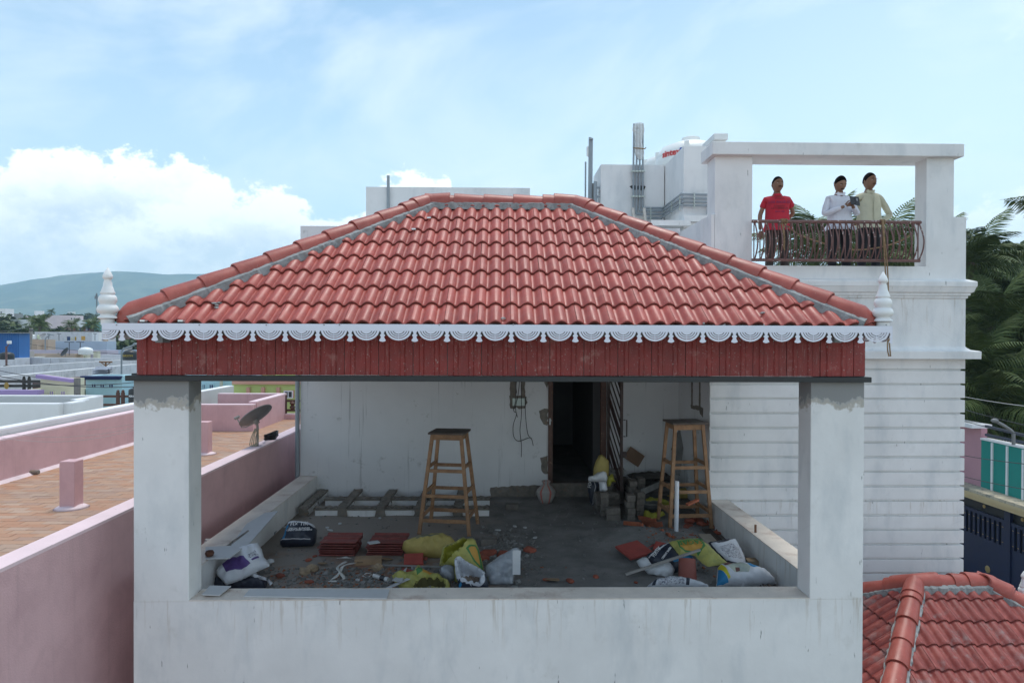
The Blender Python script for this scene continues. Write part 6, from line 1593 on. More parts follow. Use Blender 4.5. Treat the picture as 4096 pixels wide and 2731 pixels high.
bed = B('tile_bed', pm('terrace_tile_bed', (.36, .21, .14)), NP, -8.938, -4.222, -1.9, 21.3, PKF-.05, PKF-.018)
full = MB().box(.003, TWX-.003, .003, TWY-.003, -.02, 0).mesh('clay_tile', CLAY)
rest = MB()
for c in cells:
    dz = random.uniform(-.002, .002)
    if c in ns:
        if c[1]-c[0] > TWX-.001: o = link(full, 'clay_tile', bed); o.location = Vector((c[0], c[2], PKF+dz))-off(NP)
        else: MB().box(c[0]+.003, c[1]-.003, c[2]+.003, c[3]-.003, PKF-.02, PKF+dz).build('clay_tile', CLAY, bed)
    elif in_stub(c[0], c[2]): rest.box(c[0]+.003, c[1]-.003, c[2]+.003, c[3]-.003, PKF-.02, PKF-.001)
    else: rest.box(c[0]+.003, c[1]-.003, c[2]+.003, c[3]-.003, PKF-.02, PKF+dz)
rest.build('clay_tiles', CLAY, bed, kind='stuff')
p = PZ(140, 1897, PKF); MB().tube([p+Vector((-.10, 0, .04)), p+Vector((.06, .02, .04))], .045, 12).build('drain_pipe', DARKCEM, NP, smooth=40)
# brown railing on the far parapet
RLB = M('dark_brown_railing', (.085, .035, .022), .6, .15, 10)
def railing(par, x0, x1, y, z0, hts, posts, r=.035, mat=RLB, name='railing', oy=None):
    f = None
    for h_ in hts:
        o = MB().box(x0, x1, y-.02, y+.02, z0+h_-r, z0+h_+r).build(name if f is None else 'rail', mat, par if f is None else f); f = f or o
    for x in posts:
        MB().box(x-.04, x+.04, y-.04, y+.04, z0, z0+max(hts)+.12).build('post', mat, f)
        MB().ell((x, y, z0+max(hts)+.15), (.045, .045, .05), 10, 6).build('post_cap', mat, f)
    return f
z0 = PY(1150, 1655, 22.0).z
fr_ = railing(NP, xr+.05, -4.0, 22.0, z0, (.12, .42), (PY(1142, 1640, 22).x, -4.6))
MB().lathe([(.02, 0), (.10, .08), (.05, .15), (.10, .22), (.02, .3)], (PY(1170, 1640, 22).x, 22.0, z0+.13), 10).build('ornament', RLB, fr_)
# ---- satellite dish on the pink parapet
DSH = M('grey_dish', (.20, .20, .20), .5, .1, 10); DSHB = M('pale_arm', (.26, .25, .23), .6, .1, 10)
def dish(loc, label, R, nrm, yax, mat, base=.0, arm=True, sc=1.0):
    t = thing('satellite_dish', label, 'satellite dish', loc)
    nz = Vector(nrm).normalized(); ny = Vector(yax); ny = (ny-nz*ny.dot(nz)).normalized(); nx_ = ny.cross(nz)
    Rm_ = Matrix((nx_, ny, nz)).transposed()
    c_ = Vector(loc)+Vector((0, 0, base)); mb = MB(); n = 36
    for off_ in (0, .012):
        for i in range(9):
            rr = R*i/8; z = .24*rr*rr/R-off_
            for j in range(n): a = 2*pi*j/n; mb.v.append(c_+Rm_ @ Vector((rr*.94*math.cos(a), rr*math.sin(a), z)))
    for s_ in range(2):
        for i in range(8):
            for j in range(n):
                a = s_*9*n+i*n+j; b = s_*9*n+i*n+(j+1) % n; mb.f.append([a, b, b+n, a+n]); mb.mi.append(0)
    for j in range(n): mb.f.append([8*n+j, 8*n+(j+1) % n, 17*n+(j+1) % n, 17*n+j]); mb.mi.append(0)
    mb.build('reflector', mat, t, smooth=40, recalc=False)
    br = c_+Rm_ @ Vector((0, -R*.15, -.05*R))
    MB().tube([br+Rm_ @ Vector((0, 0, .04*R)), br-Rm_ @ Vector((0, 0, R*.18))], R*.16, 10).build('bracket', DSHB, t)
    if arm:
        a0 = c_+Rm_ @ Vector((0, -R*1.0, .1*R)); a1 = c_+Rm_ @ Vector((0, -R*.95, R*.78))
        MB().tube([br-Rm_ @ Vector((0, 0, .1*R)), c_+Rm_ @ Vector((0, -R*.8, -.02*R)), a0, a1], R*.035, 8).build('feed_arm', DSHB, t)
        MB().tube([a1-(Rm_ @ Vector((0, .12*R, 0))), a1+Rm_ @ Vector((0, .16*R, -.05*R))], R*.09, 10).build('feed_horn', DSHB, t)
    MB().tube([Vector(loc), Vector((loc[0], loc[1], br.z-.35*R)), br-Rm_ @ Vector((0, 0, R*.15))], R*.07, 8).build('mast', DSHB, t)
    return t
p = PZ(1026, 1762, PKZ)
wx = -4.10; p = PX(1030, 1762, wx)
d1 = dish((wx, p.y, PKZ), 'grey satellite dish tilted upward on the pink parapet seen through the left opening', .30, (-.59, .26, .77), (.79, .1, .61), DSH, .47)
mb = MB()
for k in range(4): mb.tube(cat_rom([Vector((wx-.04+.02*k, p.y-.03*(k % 3), PKZ+.30)), Vector((wx-.09+.025*k, p.y-.05, PKZ+.14)), Vector((wx-.10+.03*k, p.y-.06, PKZ+.01)), Vector((wx+.03, p.y-.05, PKZ+.10)), Vector((wx, p.y, PKZ+.3))]), .008, 5)
mb.build('cable_coil', M('pale_coax', (.30, .27, .20), .7), None, label='pale coil of cable hanging under the satellite dish', cat='cable')
mb = MB()
for k in range(9):
    cc_ = Vector((wx+.05, p.y+.55, PKZ+.04+.012*k)); mb.tube([cc_+Vector(((.07+.008*(k % 3))*math.cos(a/10*2*pi), (.26+.02*(k % 4))*math.sin(a/10*2*pi), .02*math.sin(a))) for a in range(11)], .008, 5)
mb.build('cable_coil', CAB, None, label='black coil of cable lying on the pink parapet right of the dish', cat='cable')

# ================================================================== VILLAGE
def col(name, c, **k): return M('wall_'+name, c, .85, .07, .8, **k)
VW = col('white', (.80, .80, .81)); VG = col('grey_white', (.62, .62, .61)); VLB = col('light_blue', (.42, .62, .68)); VB2 = col('powder_blue', (.42, .50, .62)); VC = col('cream', (.62, .59, .44))
VPU = col('purple', (.30, .22, .42)); VNA = col('navy', (.022, .035, .12)); VYG = col('yellow_green', (.50, .60, .22)); VPE = col('peach', (.62, .34, .26)); VTN = col('tan', (.52, .40, .31)); VLI = col('lilac', (.52, .47, .56)); VCY = col('pale_cream', (.66, .64, .50))
VPK = col('pale_pink', (.78, .66, .68)); VTE = col('teal', (.22, .50, .50)); VOW = M('stained_white_wall', (.62, .62, .65), .9, .08, .8, streak=.5, col2=(.36, .36, .37), lo=.52, hi=.78)
VBK = col('dark_brick', (.16, .09, .085)); BLUS = M('blue_corrugated_sheet', (.04, .17, .45), .5, .08, 1)
WIN = M('dark_window', (.03, .035, .04), .3)
def house(label, px0, px1, yt, D, depth, mat, zb=GROUND, name='house', cat='house', par=.8, top=None, wins=(), cor=None, th=.2, sink=None):
    a, b = PY(px0, yt, D), PY(px1, yt, D); x0, x1, zt = a.x, b.x, (a.z+b.z)/2
    if D > 40 and px0 < 2000: depth = max(1.3, depth*.35)
    t = thing(name, label, cat, ((x0+x1)/2, D+depth/2, zb))
    for (u0, u1, v0, v1) in ((x0, x1, D, D+th), (x0, x1, D+depth-th, D+depth), (x0, x0+th, D+th, D+depth-th), (x1-th, x1, D+th, D+depth-th)):
        B('wall', mat, t, u0, u1, v0, v1, zb, zt)
    B('roof', CEMENT if top is None else top, t, x0+th, x1-th, D+th, D+depth-th, zt-par-.15, zt-par)
    for (wa, wb, wy0, wy1, wm) in wins:
        p0, p1 = PY(wa, wy1, D), PY(wb, wy0, D)
        f = MB().box(p0.x-.04, p1.x+.04, D-.03, D+.002, p0.z-.04, p1.z+.04).build('window', mat if wm != WIN else VW, t)
        B('pane', wm, f, p0.x, p1.x, D-.035, D-.031, p0.z, p1.z)
        B('window_bar', mat if wm != WIN else VW, f, (p0.x+p1.x)/2-.012, (p0.x+p1.x)/2+.012, D-.045, D-.036, p0.z, p1.z)
    if cor:
        cm_, ch = cor
        for k in range(3): B('cornice', cm_, t, x0-.08-.05*k, x1+.08+.05*k, D-.08-.06*k, D+.25, zt-ch+ch*k/3+.001*k, zt-ch+ch*(k+1)/3)
    return t
def lwall(label, a, b, zt, zb, mat, th=.22, name='boundary_wall', cat='wall', cap=None):
    p, q = PZ(a[0], a[1], zt), PZ(b[0], b[1], zt); d = (q-p).normalized(); s_ = Vector((-d.y, d.x, 0))*th
    mb = MB().prism([(p.x, p.y), (q.x, q.y), (q.x+s_.x, q.y+s_.y), (p.x+s_.x, p.y+s_.y)], (0, 0, zb), (1, 0, 0), (0, 1, 0), (0, 0, zt-zb))
    o = mb.build(name, mat, None, label, cat)
    MB().prism([(p.x, p.y), (q.x, q.y), (q.x+s_.x, q.y+s_.y), (p.x+s_.x, p.y+s_.y)], (0, 0, zt+.002), (1, 0, 0), (0, 1, 0), (0, 0, .04)).build('coping', cap or VW, o)
    return o
# grey white house directly behind the pink one
GH = thing('grey_white_house', 'pale grey house with stepped parapets just beyond the pink house', 'house', (-13, 16, GROUND))
zt = -1.75
def gw(x0, x1, y0, y1, z1, z0_=GROUND): wall_x(GH, 'parapet', x0, x1, y0, y1, z1, z0_, VG, VW)
gw(-9.50, -9.24, -2, 24, zt)
xa1 = PY(235, 1620, 17.8).x
gw(-20, xa1, 17.8, 18.0, PY(120, 1613, 17.8).z)
gw(xa1-.01, xa1+.22, 18.0, 18.55, PY(230, 1613, 17.8).z-.002)
gw(xa1+.21, -11.42, 18.55, 18.75, PY(290, 1599, 18.55).z, -2.8)
gw(-11.62, -11.40, 18.75, 19.7, PY(320, 1599, 18.6).z)
gw(-20, -11.40, 19.7, 19.9, PY(230, 1582, 19.7).z)
B('roof_slab', VG, GH, -20, -9.5, 19.9, 24, GROUND, -2.6); B('roof_slab', VG, GH, -20, -9.5, -2, 17.8, GROUND, -2.75); B('roof_slab', VG, GH, -11.4, -9.5, 17.8, 19.9, GROUND, -2.72)
RB2 = railing(GH, PY(405, 1600, 21).x, -9.5, 21.0, PY(470, 1632, 21).z, (.10, .36), (PY(472, 1600, 21).x, PY(492, 1600, 21).x))
# row behind
h = house('light blue house with a navy cornice and three small navy windows', 343, 488, 1503, 26, 1.0, VLB, wins=[(370, 384, 1536, 1548, VNA), (404, 418, 1536, 1548, VNA), (439, 453, 1536, 1548, VNA)])
p0, p1 = PY(338, 1518, 25.9), PY(478, 1503, 25.9)
for k in range(3): B('cornice', VNA, h, p0.x-.03*k, p1.x+.03*k, 25.85-.06*k, 25.995, p0.z+(p1.z-p0.z)*k/3, p0.z+(p1.z-p0.z)*(k+1)/3-.002)
house('light blue house front with two navy windows seen through the left opening', 700, 928, 1519, 26, 5, VLB, wins=[(812, 820, 1538, 1552, VNA), (840, 853, 1538, 1552, VNA)])
MB().tube([PY(885, 1600, 25.8), PY(885, 1515, 25.8)], .06, 8).build('concrete_post', M('pale_post', (.5, .48, .4), .9), None, label='pale round post in front of the light blue wall seen through the left opening', cat='post')
h = house('yellow green house with peach trim seen through the left opening', 928, 1260, 1521, 25, 5, VYG, wins=[(1140, 1168, 1566, 1588, WIN)])
for yy, hh in ((1524, .05), (1533, .03)): p0, p1 = PY(928, yy, 24.9), PY(1260, yy, 24.9); B('trim_band', VPE, h, p0.x, p1.x, 24.88, 24.998, p0.z-hh, p0.z+hh)
for px in (985, 1044, 1105):
    p0 = PY(px, 1549, 24.9); p1 = PY(px+13, 1584, 24.9); B('pilaster', VPE, h, p0.x, p1.x, 24.9, 24.998, p1.z, p0.z)
p0, p1 = PY(1134, 1592, 24.9), PY(1174, 1561, 24.9); B('window_surround', VPE, h, p0.x, p1.x, 24.975, 24.999, p0.z, p1.z)
h = house('cream house with a purple cornice and two purple windows', 162, 303, 1514, 24, .5, VC, wins=[(202, 214, 1565, 1577, VPU), (248, 261, 1565, 1577, VPU)])
v0, v1 = PY(158, 1497, 23.9), PY(300, 1516, 23.9); w0, w1 = PY(158, 1511, 23.9), PY(300, 1528, 23.9)
MB().prism([(v0.x, v0.z), (v1.x, v1.z), (w1.x, w1.z), (w0.x, w0.z)], (0, 23.70, 0), (1, 0, 0), (0, 0, 1), (0, .29, 0)).build('cornice', VPU, h)
MB().prism([(v0.x+.05, v0.z-.02), (v1.x, v1.z-.02), (v1.x, PY(162, 1516, 24).z-.3), (v0.x+.05, PY(162, 1516, 24).z-.3)], (0, 23.97, 0), (1, 0, 0), (0, 0, 1), (0, .2, 0)).build('parapet', VC, h)
h = house('low cream house wing with a purple cornice at the left edge', -60, 160, 1577, 23.5, 4, VC, cor=None)
p0, p1 = PY(-60, 1577, 23.3), PY(161, 1560, 23.3); B('cornice', VPU, h, p0.x, p1.x, 23.2, 23.498, p0.z, p1.z)
f = railing(h, PY(-60, 1540, 26).x, PY(160, 1540, 26).x, 26, PY(80, 1560, 26).z, (.16, .33), (PY(96, 1540, 26).x, PY(117, 1540, 26).x), mat=M('black_railing', (.02, .018, .017), .5), r=.05)
MB().ell(PY(26, 1542, 25.9), (.09, .02, .13), 10, 8).build('gilt_ornament', M('gilt', (.35, .22, .05), .5), f)
house('dark brick house wall between the cream and blue houses', 130, 345, 1524, 29, 3, VBK)
MB().bar(PY(309, 1590, 23.0), PY(309, 1512, 23.0), .14, .14).build('concrete_pole', M('dark_concrete', (.16, .15, .14), .95, .2, 8), None, label='square dark concrete pole between the cream and light blue houses', cat='pole')
# long white boundary walls of the flat roofs
lwall('nearest long stained white wall rising to the right behind the cream house', (-40, 1513), (545, 1458), -2.0, GROUND, VOW)
lwall('second long stained white wall behind the nearest one', (-40, 1471.5), (545, 1438), -2.0, GROUND, VOW)
lwall('third long white wall, its left part running to the corner', (-40, 1441), (120, 1431.5), -2.0, GROUND, VOW)
lwall('third long white wall, its right part running level to the tiled roof', (119, 1431), (545, 1436), -2.0, GROUND, VOW)
lwall('pale cream parapet with a square end post', (112, 1430), (350, 1418), -2.1, GROUND, VCY)
lwall('short pale cream parapet right of the white tank', (350, 1419), (402, 1413), -2.1, GROUND, VCY)
house('beige roof room with a plain square front', 48, 95, 1405, 62, 4, col('beige', (.50, .45, .42)))
house('beige terrace wall below the white tank', 95, 300, 1415, 66, 3, VTN)
p0, p1 = PY(385, 1417, 70), PY(402, 1405, 70); B('parapet_post', VCY, None, p0.x, p1.x, 69.5, 70, GROUND, p1.z, label='square cream post at the end of the pale cream parapet', cat='post')
house('lilac house low behind the cream parapets', 70, 430, 1401, 74, 6, VLI)
house('powder blue long house with a row of roof rods', 145, 428, 1365, 88, 6, VB2)
house('powder blue house at the far right, cut by the tiled roof', 403, 545, 1400, 80, 6, VB2)
house('light blue wall left of the utility pole', 72, 125, 1372, 86, 4, VB2)
h = house('tan roof room beside the utility pole', 124, 192, 1358, 84, 4, VTN); house('tan wall below the tan roof room', 124, 148, 1376, 83, 1, VTN)
house('brown shed roof left of the utility pole', 74, 124, 1356, 90, 4, VBK)
house('long white wall house in front of the dark trees', 138, 420, 1327, 100, 8, VOW)
house('small white cabin beside a banana plant', 368, 394, 1330, 96, 3, VW); house('small tan cabin at the right end of the white wall', 394, 412, 1334, 97, 3, VTN)
house('grey terrace wall right of the cream post', 402, 545, 1419, 60, 3, VOW)
# houses that only a step to the side would reveal, beyond the main roof
FX_ = [('pale blue', VLB), ('cream', VCY), ('white', VW), ('grey', VG), ('lilac', VLI), ('tan', VTN), ('powder blue', VB2), ('pink', VPK)]
for i, (a, b, yt, D) in enumerate(((620, 800, 1455, 44), (840, 1010, 1440, 52), (1060, 1260, 1450, 47), (560, 720, 1412, 70), (760, 930, 1405, 78), (960, 1180, 1410, 72), (1220, 1400, 1430, 58), (560, 760, 1380, 100), (820, 1040, 1375, 105), (1080, 1300, 1378, 98), (600, 700, 1330, 150), (760, 900, 1322, 165), (980, 1100, 1325, 160), (1160, 1280, 1328, 150))):
    house('%s flat roofed house %s beyond the main roof' % (FX_[(i*3) % 8][0], ('in the near row', 'in the near row, middle', 'in the near row, right', 'in the second row', 'in the second row, middle', 'in the second row, right', 'in the second row, far right', 'in the third row', 'in the third row, middle', 'in the third row, right', 'in the farthest row', 'in the farthest row, second', 'in the farthest row, third', 'in the farthest row, right')[i]), a, b, yt, D, 9, FX_[(i*3) % 8][1], wins=[(a+30, a+44, yt+14, yt+24, WIN), (a+90, a+104, yt+14, yt+24, WIN)] if D < 120 else ())
# blue corrugated shed
bs = thing('blue_shed', 'bright blue corrugated metal shed at the left edge', 'shed', PY(30, 1435, 58))
x0, x1 = PY(-60, 1340, 58).x, PY(73, 1340, 58).x; zt = PY(30, 1333, 58).z; mb = MB(); n = 60
for i in range(n+1):
    x = x0+(x1-x0)*i/n; yy = 58+.05*math.sin(i*pi*.5)
    mb.v += [Vector((x, yy, GROUND)), Vector((x, yy, zt))]
mb.f = [[2*i, 2*i+2, 2*i+3, 2*i+1] for i in range(n)]; mb.mi = [0]*n
mb.build('corrugated_wall', BLUS, bs, recalc=False); B('side_wall', BLUS, bs, x1-.05, x1, 58.06, 59.4, GROUND, zt); B('roof_sheet', CEMENT, bs, x0-.2, x1+.3, 57.7, 59.5, zt, zt+.08)
# tanks and small roof furniture
def tk(px, pyb, pyt, D, wpx, label, mat=TANK, txt=None, tm=None, group=None):
    a, b = PY(px, pyb, D), PY(px, pyt, D); r = wpx/2/2731*D
    t = tank(a.x, D+r, a.z, r, (b.z-a.z)*.80, label, mat=mat, lid=False, group=group)
    MB().lathe([(r*.3, 0), (r*.3, (b.z-a.z)*.08), (r*.2, (b.z-a.z)*.1)], (a.x, D+r, a.z+(b.z-a.z)*.8+.2*r*2-.02), 14).build('lid', mat, t)
    if txt: text_mesh(txt, r*.42, tm, (a.x, D, a.z+(b.z-a.z)*.5), (1, 0, 0), (0, 0, 1), parent=t, cyl=((a.x, D+r, 0), r), bold=.003)
    return t
BLKT = M('black_tank_plastic', (.02, .022, .024), .45, bump=0); YLT = M('yellow_lettering', (.5, .36, .05), .6, bump=0)
tk(506, 1441, 1405, 48, 54, 'black water tank with yellow lettering left of the tiled roof end', BLKT, 'GARSON', YLT)
tk(526, 1620, 1548, 20.8, 42, 'black water tank with white lettering beside the brown railing', BLKT, 'AQUA', LETW)
tk(8, 1438, 1415, 52, 52, 'black water tank on its stand at the left edge', BLKT)
tk(327, 1418, 1396, 66, 52, 'squat white water tank on the cream roof'); tk(98, 1357, 1337, 92, 40, 'ribbed white water tank left of the utility pole'); tk(123, 1357, 1338, 93, 20, 'ribbed white water tank right behind the utility pole')
tk(151, 1356, 1339, 92, 12, 'small pale yellow water barrel by the white wall', pm('pale_yellow_plastic', (.6, .64, .42)))
DKD = M('black_dish', (.03, .03, .03), .5)
p = PY(262, 1425, 62); dish(p, 'black satellite dish on the cream parapet of the flat roofs', .46, (-.45, -.70, .55), (.79, 0, .61), DKD, .35)
p = PY(172, 1358, 90); dish(p, 'small grey satellite dish on the far roof by the white wall', .42, (-.1, -.6, .8), (1, 0, .05), DSH, .50)
p = PY(515, 1408, 48.6); dish(p, 'grey satellite dish above the black tank with yellow lettering', .28, (-.1, -.7, .7), (1, 0, .05), DSH, .18)
def tpost(px, yb, yt, D, w_, lab, mat, brace=False, r=.035):
    t = thing('clothesline_post', lab, 'post', PY(px, yb, D)); k = D/2731
    MB().tube([PY(px, yb, D), PY(px, yt, D)], r, 6).build('post', mat, t); MB().bar(PY(px-w_/2, yt, D), PY(px+w_/2, yt+.5, D), r*1.8, r*1.8).build('crossbar', mat, t)
    if brace:
        for s_ in (-1, 1): MB().bar(PY(px+s_*w_*.38, yt+2, D), PY(px, yt+16, D), r*.8, r*.8).build('brace', mat, t)
OBR = M('orange_brown_paint', (.22, .11, .05), .6); DGS = M('dark_grey_steel', (.07, .075, .09), .6)
tpost(423, 1500, 1447, 40, 50, 'orange brown T shaped clothesline post above the corrugated sheets', OBR, True, .05)
tpost(277, 1422, 1368, 66, 38, 'grey T shaped post rising behind the black satellite dish', DGS); tpost(321, 1396, 1368, 68, 31, 'grey T shaped post behind the squat white tank', DGS)
tpost(195, 1362, 1335, 90, 14, 'left slim T shaped post before the long white wall', DGS); tpost(236, 1362, 1335, 90, 16, 'middle slim T shaped post before the long white wall', DGS); tpost(380, 1362, 1334, 90, 15, 'right slim T shaped post before the long white wall', DGS)
t = thing('lamp_pole', 'rusty pole with a white square lamp at the left edge', 'lamp pole', PY(26, 1468, 45))
MB().tube([PY(26, 1468, 45), PY(25, 1385, 45)], .06, 8).build('pole', RUSTR, t); MB().tube([PY(25, 1392, 45), PY(36, 1375, 45)], .03, 6).build('arm', RUSTR, t)
p = PY(37, 1369, 45); MB().box(p.x-.10, p.x+.10, 44.9, 45.1, p.z-.10, p.z+.10).build('lamp_head', TANK, t, bevel=.02)
MB().ell(PY(27, 1468, 45), (.24, .24, .14), 12, 8).build('base', BLKT, t, smooth=True)
def streetlamp(lab, pts, D, mat=GREYP, r=.05, head=True):
    t = thing('street_lamp', lab, 'street lamp', PY(pts[0][0], pts[0][1], D)); q = [PY(a, b, D) for a, b in pts]; MB().tube(q, r, 8).build('pole', mat, t, smooth=40)
    d = (q[-1]-q[-2]).normalized(); MB().ell(q[-1]+d*.1, (.22*D/40, .08, .07), 10, 6).build('lamp_head', mat, t, smooth=True); return t
streetlamp('grey street lamp with a long bent arm left of the tiled roof', [(486, 1500), (486, 1405), (492, 1396), (520, 1386), (540, 1378)], 42)
streetlamp('far slim street lamp in front of the powder blue house', [(181, 1412), (181, 1355), (187, 1348), (200, 1340)], 75, r=.06)
# corrugated sheets
CSM = M('corrugated_metal_sheet', (.45, .46, .50), .35, .1, 4, metal=.6)
for k in range(3):
    mb = MB(); p0, p1 = PY(368, 1479+k*9, 38), PY(430, 1479+k*9, 38)
    for i in range(9):
        for j in range(2): mb.v.append(Vector((p0.x+(p1.x-p0.x)*j, 38+.07*i, p0.z+.05*math.sin(i*pi/2)+.02*i)))
    mb.f = [[2*i, 2*i+1, 2*i+3, 2*i+2] for i in range(8)]; mb.mi = [0]*8; mb.build('corrugated_sheet', CSM, None, 'corrugated metal sheet leaning in the stack against the nearest white wall', 'metal sheet', 'corrugated sheets by the white wall', recalc=False)
# laundry
LC = [((.06, .10, .20)), ((.62, .60, .50)), ((.55, .38, .05)), ((.64, .64, .66)), ((.62, .38, .10)), ((.6, .6, .6))]
for i, (a, b, y0, y1) in enumerate(((268, 282, 1346, 1362), (284, 296, 1349, 1361), (299, 306, 1347, 1361), (306, 323, 1349, 1361), (325, 342, 1344, 1361), (250, 268, 1341, 1361))):
    p0, p1 = PY(a, y1, 89), PY(b, y0, 89); mb = MB(); n = 10
    mb.v = [Vector((p0.x+(p1.x-p0.x)*j/n, 89+.06*math.sin(j*1.7), z)) for j in range(n+1) for z in (p0.z, p1.z)]; mb.f = [[2*j, 2*j+2, 2*j+3, 2*j+1] for j in range(n)]; mb.mi = [0]*n
    mb.build('hanging_cloth', M('cloth%d' % i, LC[i]), None, '%s cloth hanging on the far clothesline before the white wall' % ('dark blue', 'pale grey', 'mustard', 'white', 'orange', 'widest white')[i], 'laundry', recalc=False)
RC = ((.30, .10, .08), (.05, .04, .07), (.5, .48, .42), (.08, .10, .28), (.5, .33, .25), (.38, .12, .13), (.45, .45, .6), (.02, .02, .05), (.16, .015, .04))
for i in range(9):
    a = 294+i*8; b = a+(14 if i == 8 else 7); p0, p1 = PY(a, 1322, 112), PY(b, 1308, 112)
    B('hanging_cloth', M('wash%d' % i, RC[i]), None, p0.x, p1.x, 112, 112.05, p0.z, p1.z, label='%s garment on the long clothesline under the dark trees' % ('brick red', 'black', 'pale', 'dark blue', 'peach', 'dull red', 'lavender', 'midnight blue', 'large maroon')[i], cat='laundry')
house('low brown wall under the long clothesline', 244, 345, 1310, 125, 3, col('mud', (.30, .22, .17)))
# bigger far buildings
fw = lambda L, D_: [(a, b, c, d, WIN) for a, b, c, d in L]
house('tall bright white building cut by the left edge', -50, 20, 1234, 190, 10, VW, wins=fw([(2, 8, 1246, 1253)], 0)); house('long low cream building at the left edge', -50, 28, 1265, 180, 8, VCY)
house('unplastered grey building beside the tall white one', 24, 66, 1254, 200, 8, CEMENT, wins=fw([(36, 46, 1262, 1269)], 0))
house('bright white house with a stair tower in the middle distance', 102, 190, 1264, 190, 8, VPK, wins=fw([(130, 136, 1270, 1276)], 0)); house('white stair tower on the middle distance house', 137, 164, 1243, 193, 4, VW)
house('pink white building with two windows left of the left finial', 270, 306, 1262, 170, 8, VPK, wins=fw([(284, 289, 1271, 1279), (295, 300, 1271, 1279)], 0)); house('long pink white building joined to the windowed block', 190, 270, 1261, 172, 8, VPK)
house('white low buildings right of the pink white block', 306, 372, 1279, 165, 6, VW); house('teal roofed building behind the left finial', 342, 460, 1286, 150, 6, VTE); house('cream low building behind the left finial', 372, 470, 1279, 175, 6, VCY)
house('far white house on the tree line', 270, 290, 1246, 420, 8, VW)
house('long low white wall in the trees', 30, 110, 1278, 170, 4, VW)
# telecom mast
t = thing('telecom_mast', 'thin lattice telecom mast against the blue hill', 'mast', PY(387, 1262, 420)); MS = M('mast_steel', (.22, .2, .2), .6)
for dx in (-2.6, 2.6): MB().bar(PY(387+dx, 1262, 420), PY(387+dx*.25, 1175, 420), .25, .25).build('mast_leg', MS, t)
for k in range(12):
    y0 = 1262-k*7; w0, w1 = 2.6-1.95*k/12, 2.6-1.95*(k+1)/12; MB().bar(PY(387-w0, y0, 420), PY(387+w1, y0-7, 420), .15, .15).build('brace', MS, t)
for a, b in ((382, 1190), (391, 1190), (386, 1184), (388, 1179)): p = PY(a, b, 420); MB().box(p.x-.3, p.x+.3, 419.5, 420, p.z-.9, p.z+.9).build('antenna', MS, t)
MB().bar(PY(387, 1178, 420), PY(387, 1171, 420), .12, .12).build('tip', MS, t)
# utility pole with wires
t = thing('utility_pole', 'leaning grey concrete utility pole above the flat roofs', 'utility pole', PY(118, 1400, 82))
MB().bar(PY(117, 1400, 82), PY(125, 1312, 82), .30, .28).build('pole', M('pole_concrete', (.30, .28, .26), .95), t); MB().bar(PY(117, 1321, 81.8), PY(134, 1321, 81.8), .12, .12).build('crossarm', DGS, t)
WIRE = M('wire', (.03, .03, .035), .6, bump=0)
def wire(a, b, sag, lab, r=.012, mat=WIRE):
    a, b = Vector(a), Vector(b); MB().tube([a.lerp(b, i/16)-Vector((0, 0, sag*4*(i/16)*(1-i/16))) for i in range(17)], r, 4).build('wire', mat, None, label=lab, cat='wire')
for i, (a, b, D1, D2, l) in enumerate((((-20, 1325), (122, 1305), 60, 82, 'upper thin wire sloping up to the utility pole from the left edge'), ((127, 1305), (420, 1325), 82, 70, 'wire running right from the top of the utility pole'), ((-20, 1500), (545, 1546), 22, 22, 'upper wire crossing the purple corniced house'), ((-20, 1516), (545, 1528), 22.3, 22, 'lower wire crossing the purple corniced house'),
        ((-20, 1478), (460, 1530), 30, 30, 'long wire falling to the right before the white walls'), ((120, 1376), (545, 1420), 80, 60, 'wire falling right from the pole across the powder blue house'), ((-20, 1697), (545, 1692), 15, 15, 'thin wire level in front of the grey parapet'), ((-20, 1722), (545, 1708), 13, 13, 'thin wire close above the far pink parapet'), ((-20, 1745), (545, 1716), 12, 12, 'lowest thin wire over the pink parapet'))):
    wire(PY(*a, D1), PY(*b, D2), .15, l, .003 if D1 < 20 else .012 if D1 < 40 else .022, M('pale_wire', (.35, .35, .34), .6) if D1 < 20 else WIRE)

# ================================================================== TREES
def foliage(name, c1, c2): 
    def ex(t, pos, out):
        r_ = t.n('ShaderNodeNewGeometry').outputs['Random Per Island']; return t.mix(r_, out, tuple(c2)+(1,))
    mt = M(name, c1, .6, .25, .6, bump=0, extra=ex, spec=.3); return mt
LF1 = foliage('dark_leaves', (.030, .055, .016), (.065, .095, .028)); LF2 = foliage('olive_leaves', (.045, .07, .02), (.09, .115, .035)); PLM = foliage('palm_leaves', (.05, .085, .022), (.13, .17, .055)); BARK = M('bark', (.14, .11, .085), .95, .2, 3, bump=.6, bscale=12)
def crown_mesh(seed, n, R, Hh, s_, mat):
    random.seed(seed); mb = MB(); bl = [(Vector((random.uniform(-.7, .7)*R, random.uniform(-.7, .7)*R, Hh*random.uniform(.42, .86))), random.uniform(.28, .52)*R) for _ in range(11)]
    for i in range(n):
        c_, r_ = random.choice(bl); d = Vector((random.gauss(0, 1), random.gauss(0, 1), random.gauss(0, 1))).normalized(); p = c_+d*r_*random.uniform(.55, 1.06)
        p.z = max(p.z, Hh*.25); q = s_*random.uniform(.6, 1.5); Rr = Euler((random.uniform(-1, 1), random.uniform(-1, 1), random.uniform(0, 6))).to_matrix()
        mb.add([p+Rr @ Vector(v)*q for v in ((-1, -.5, 0), (0, -.7, .12), (1, 0, 0), (0, .7, .12), (-1, .5, 0))], [(0, 1, 2, 3, 4)])
    return mb.mesh('crown', mat, recalc=False)
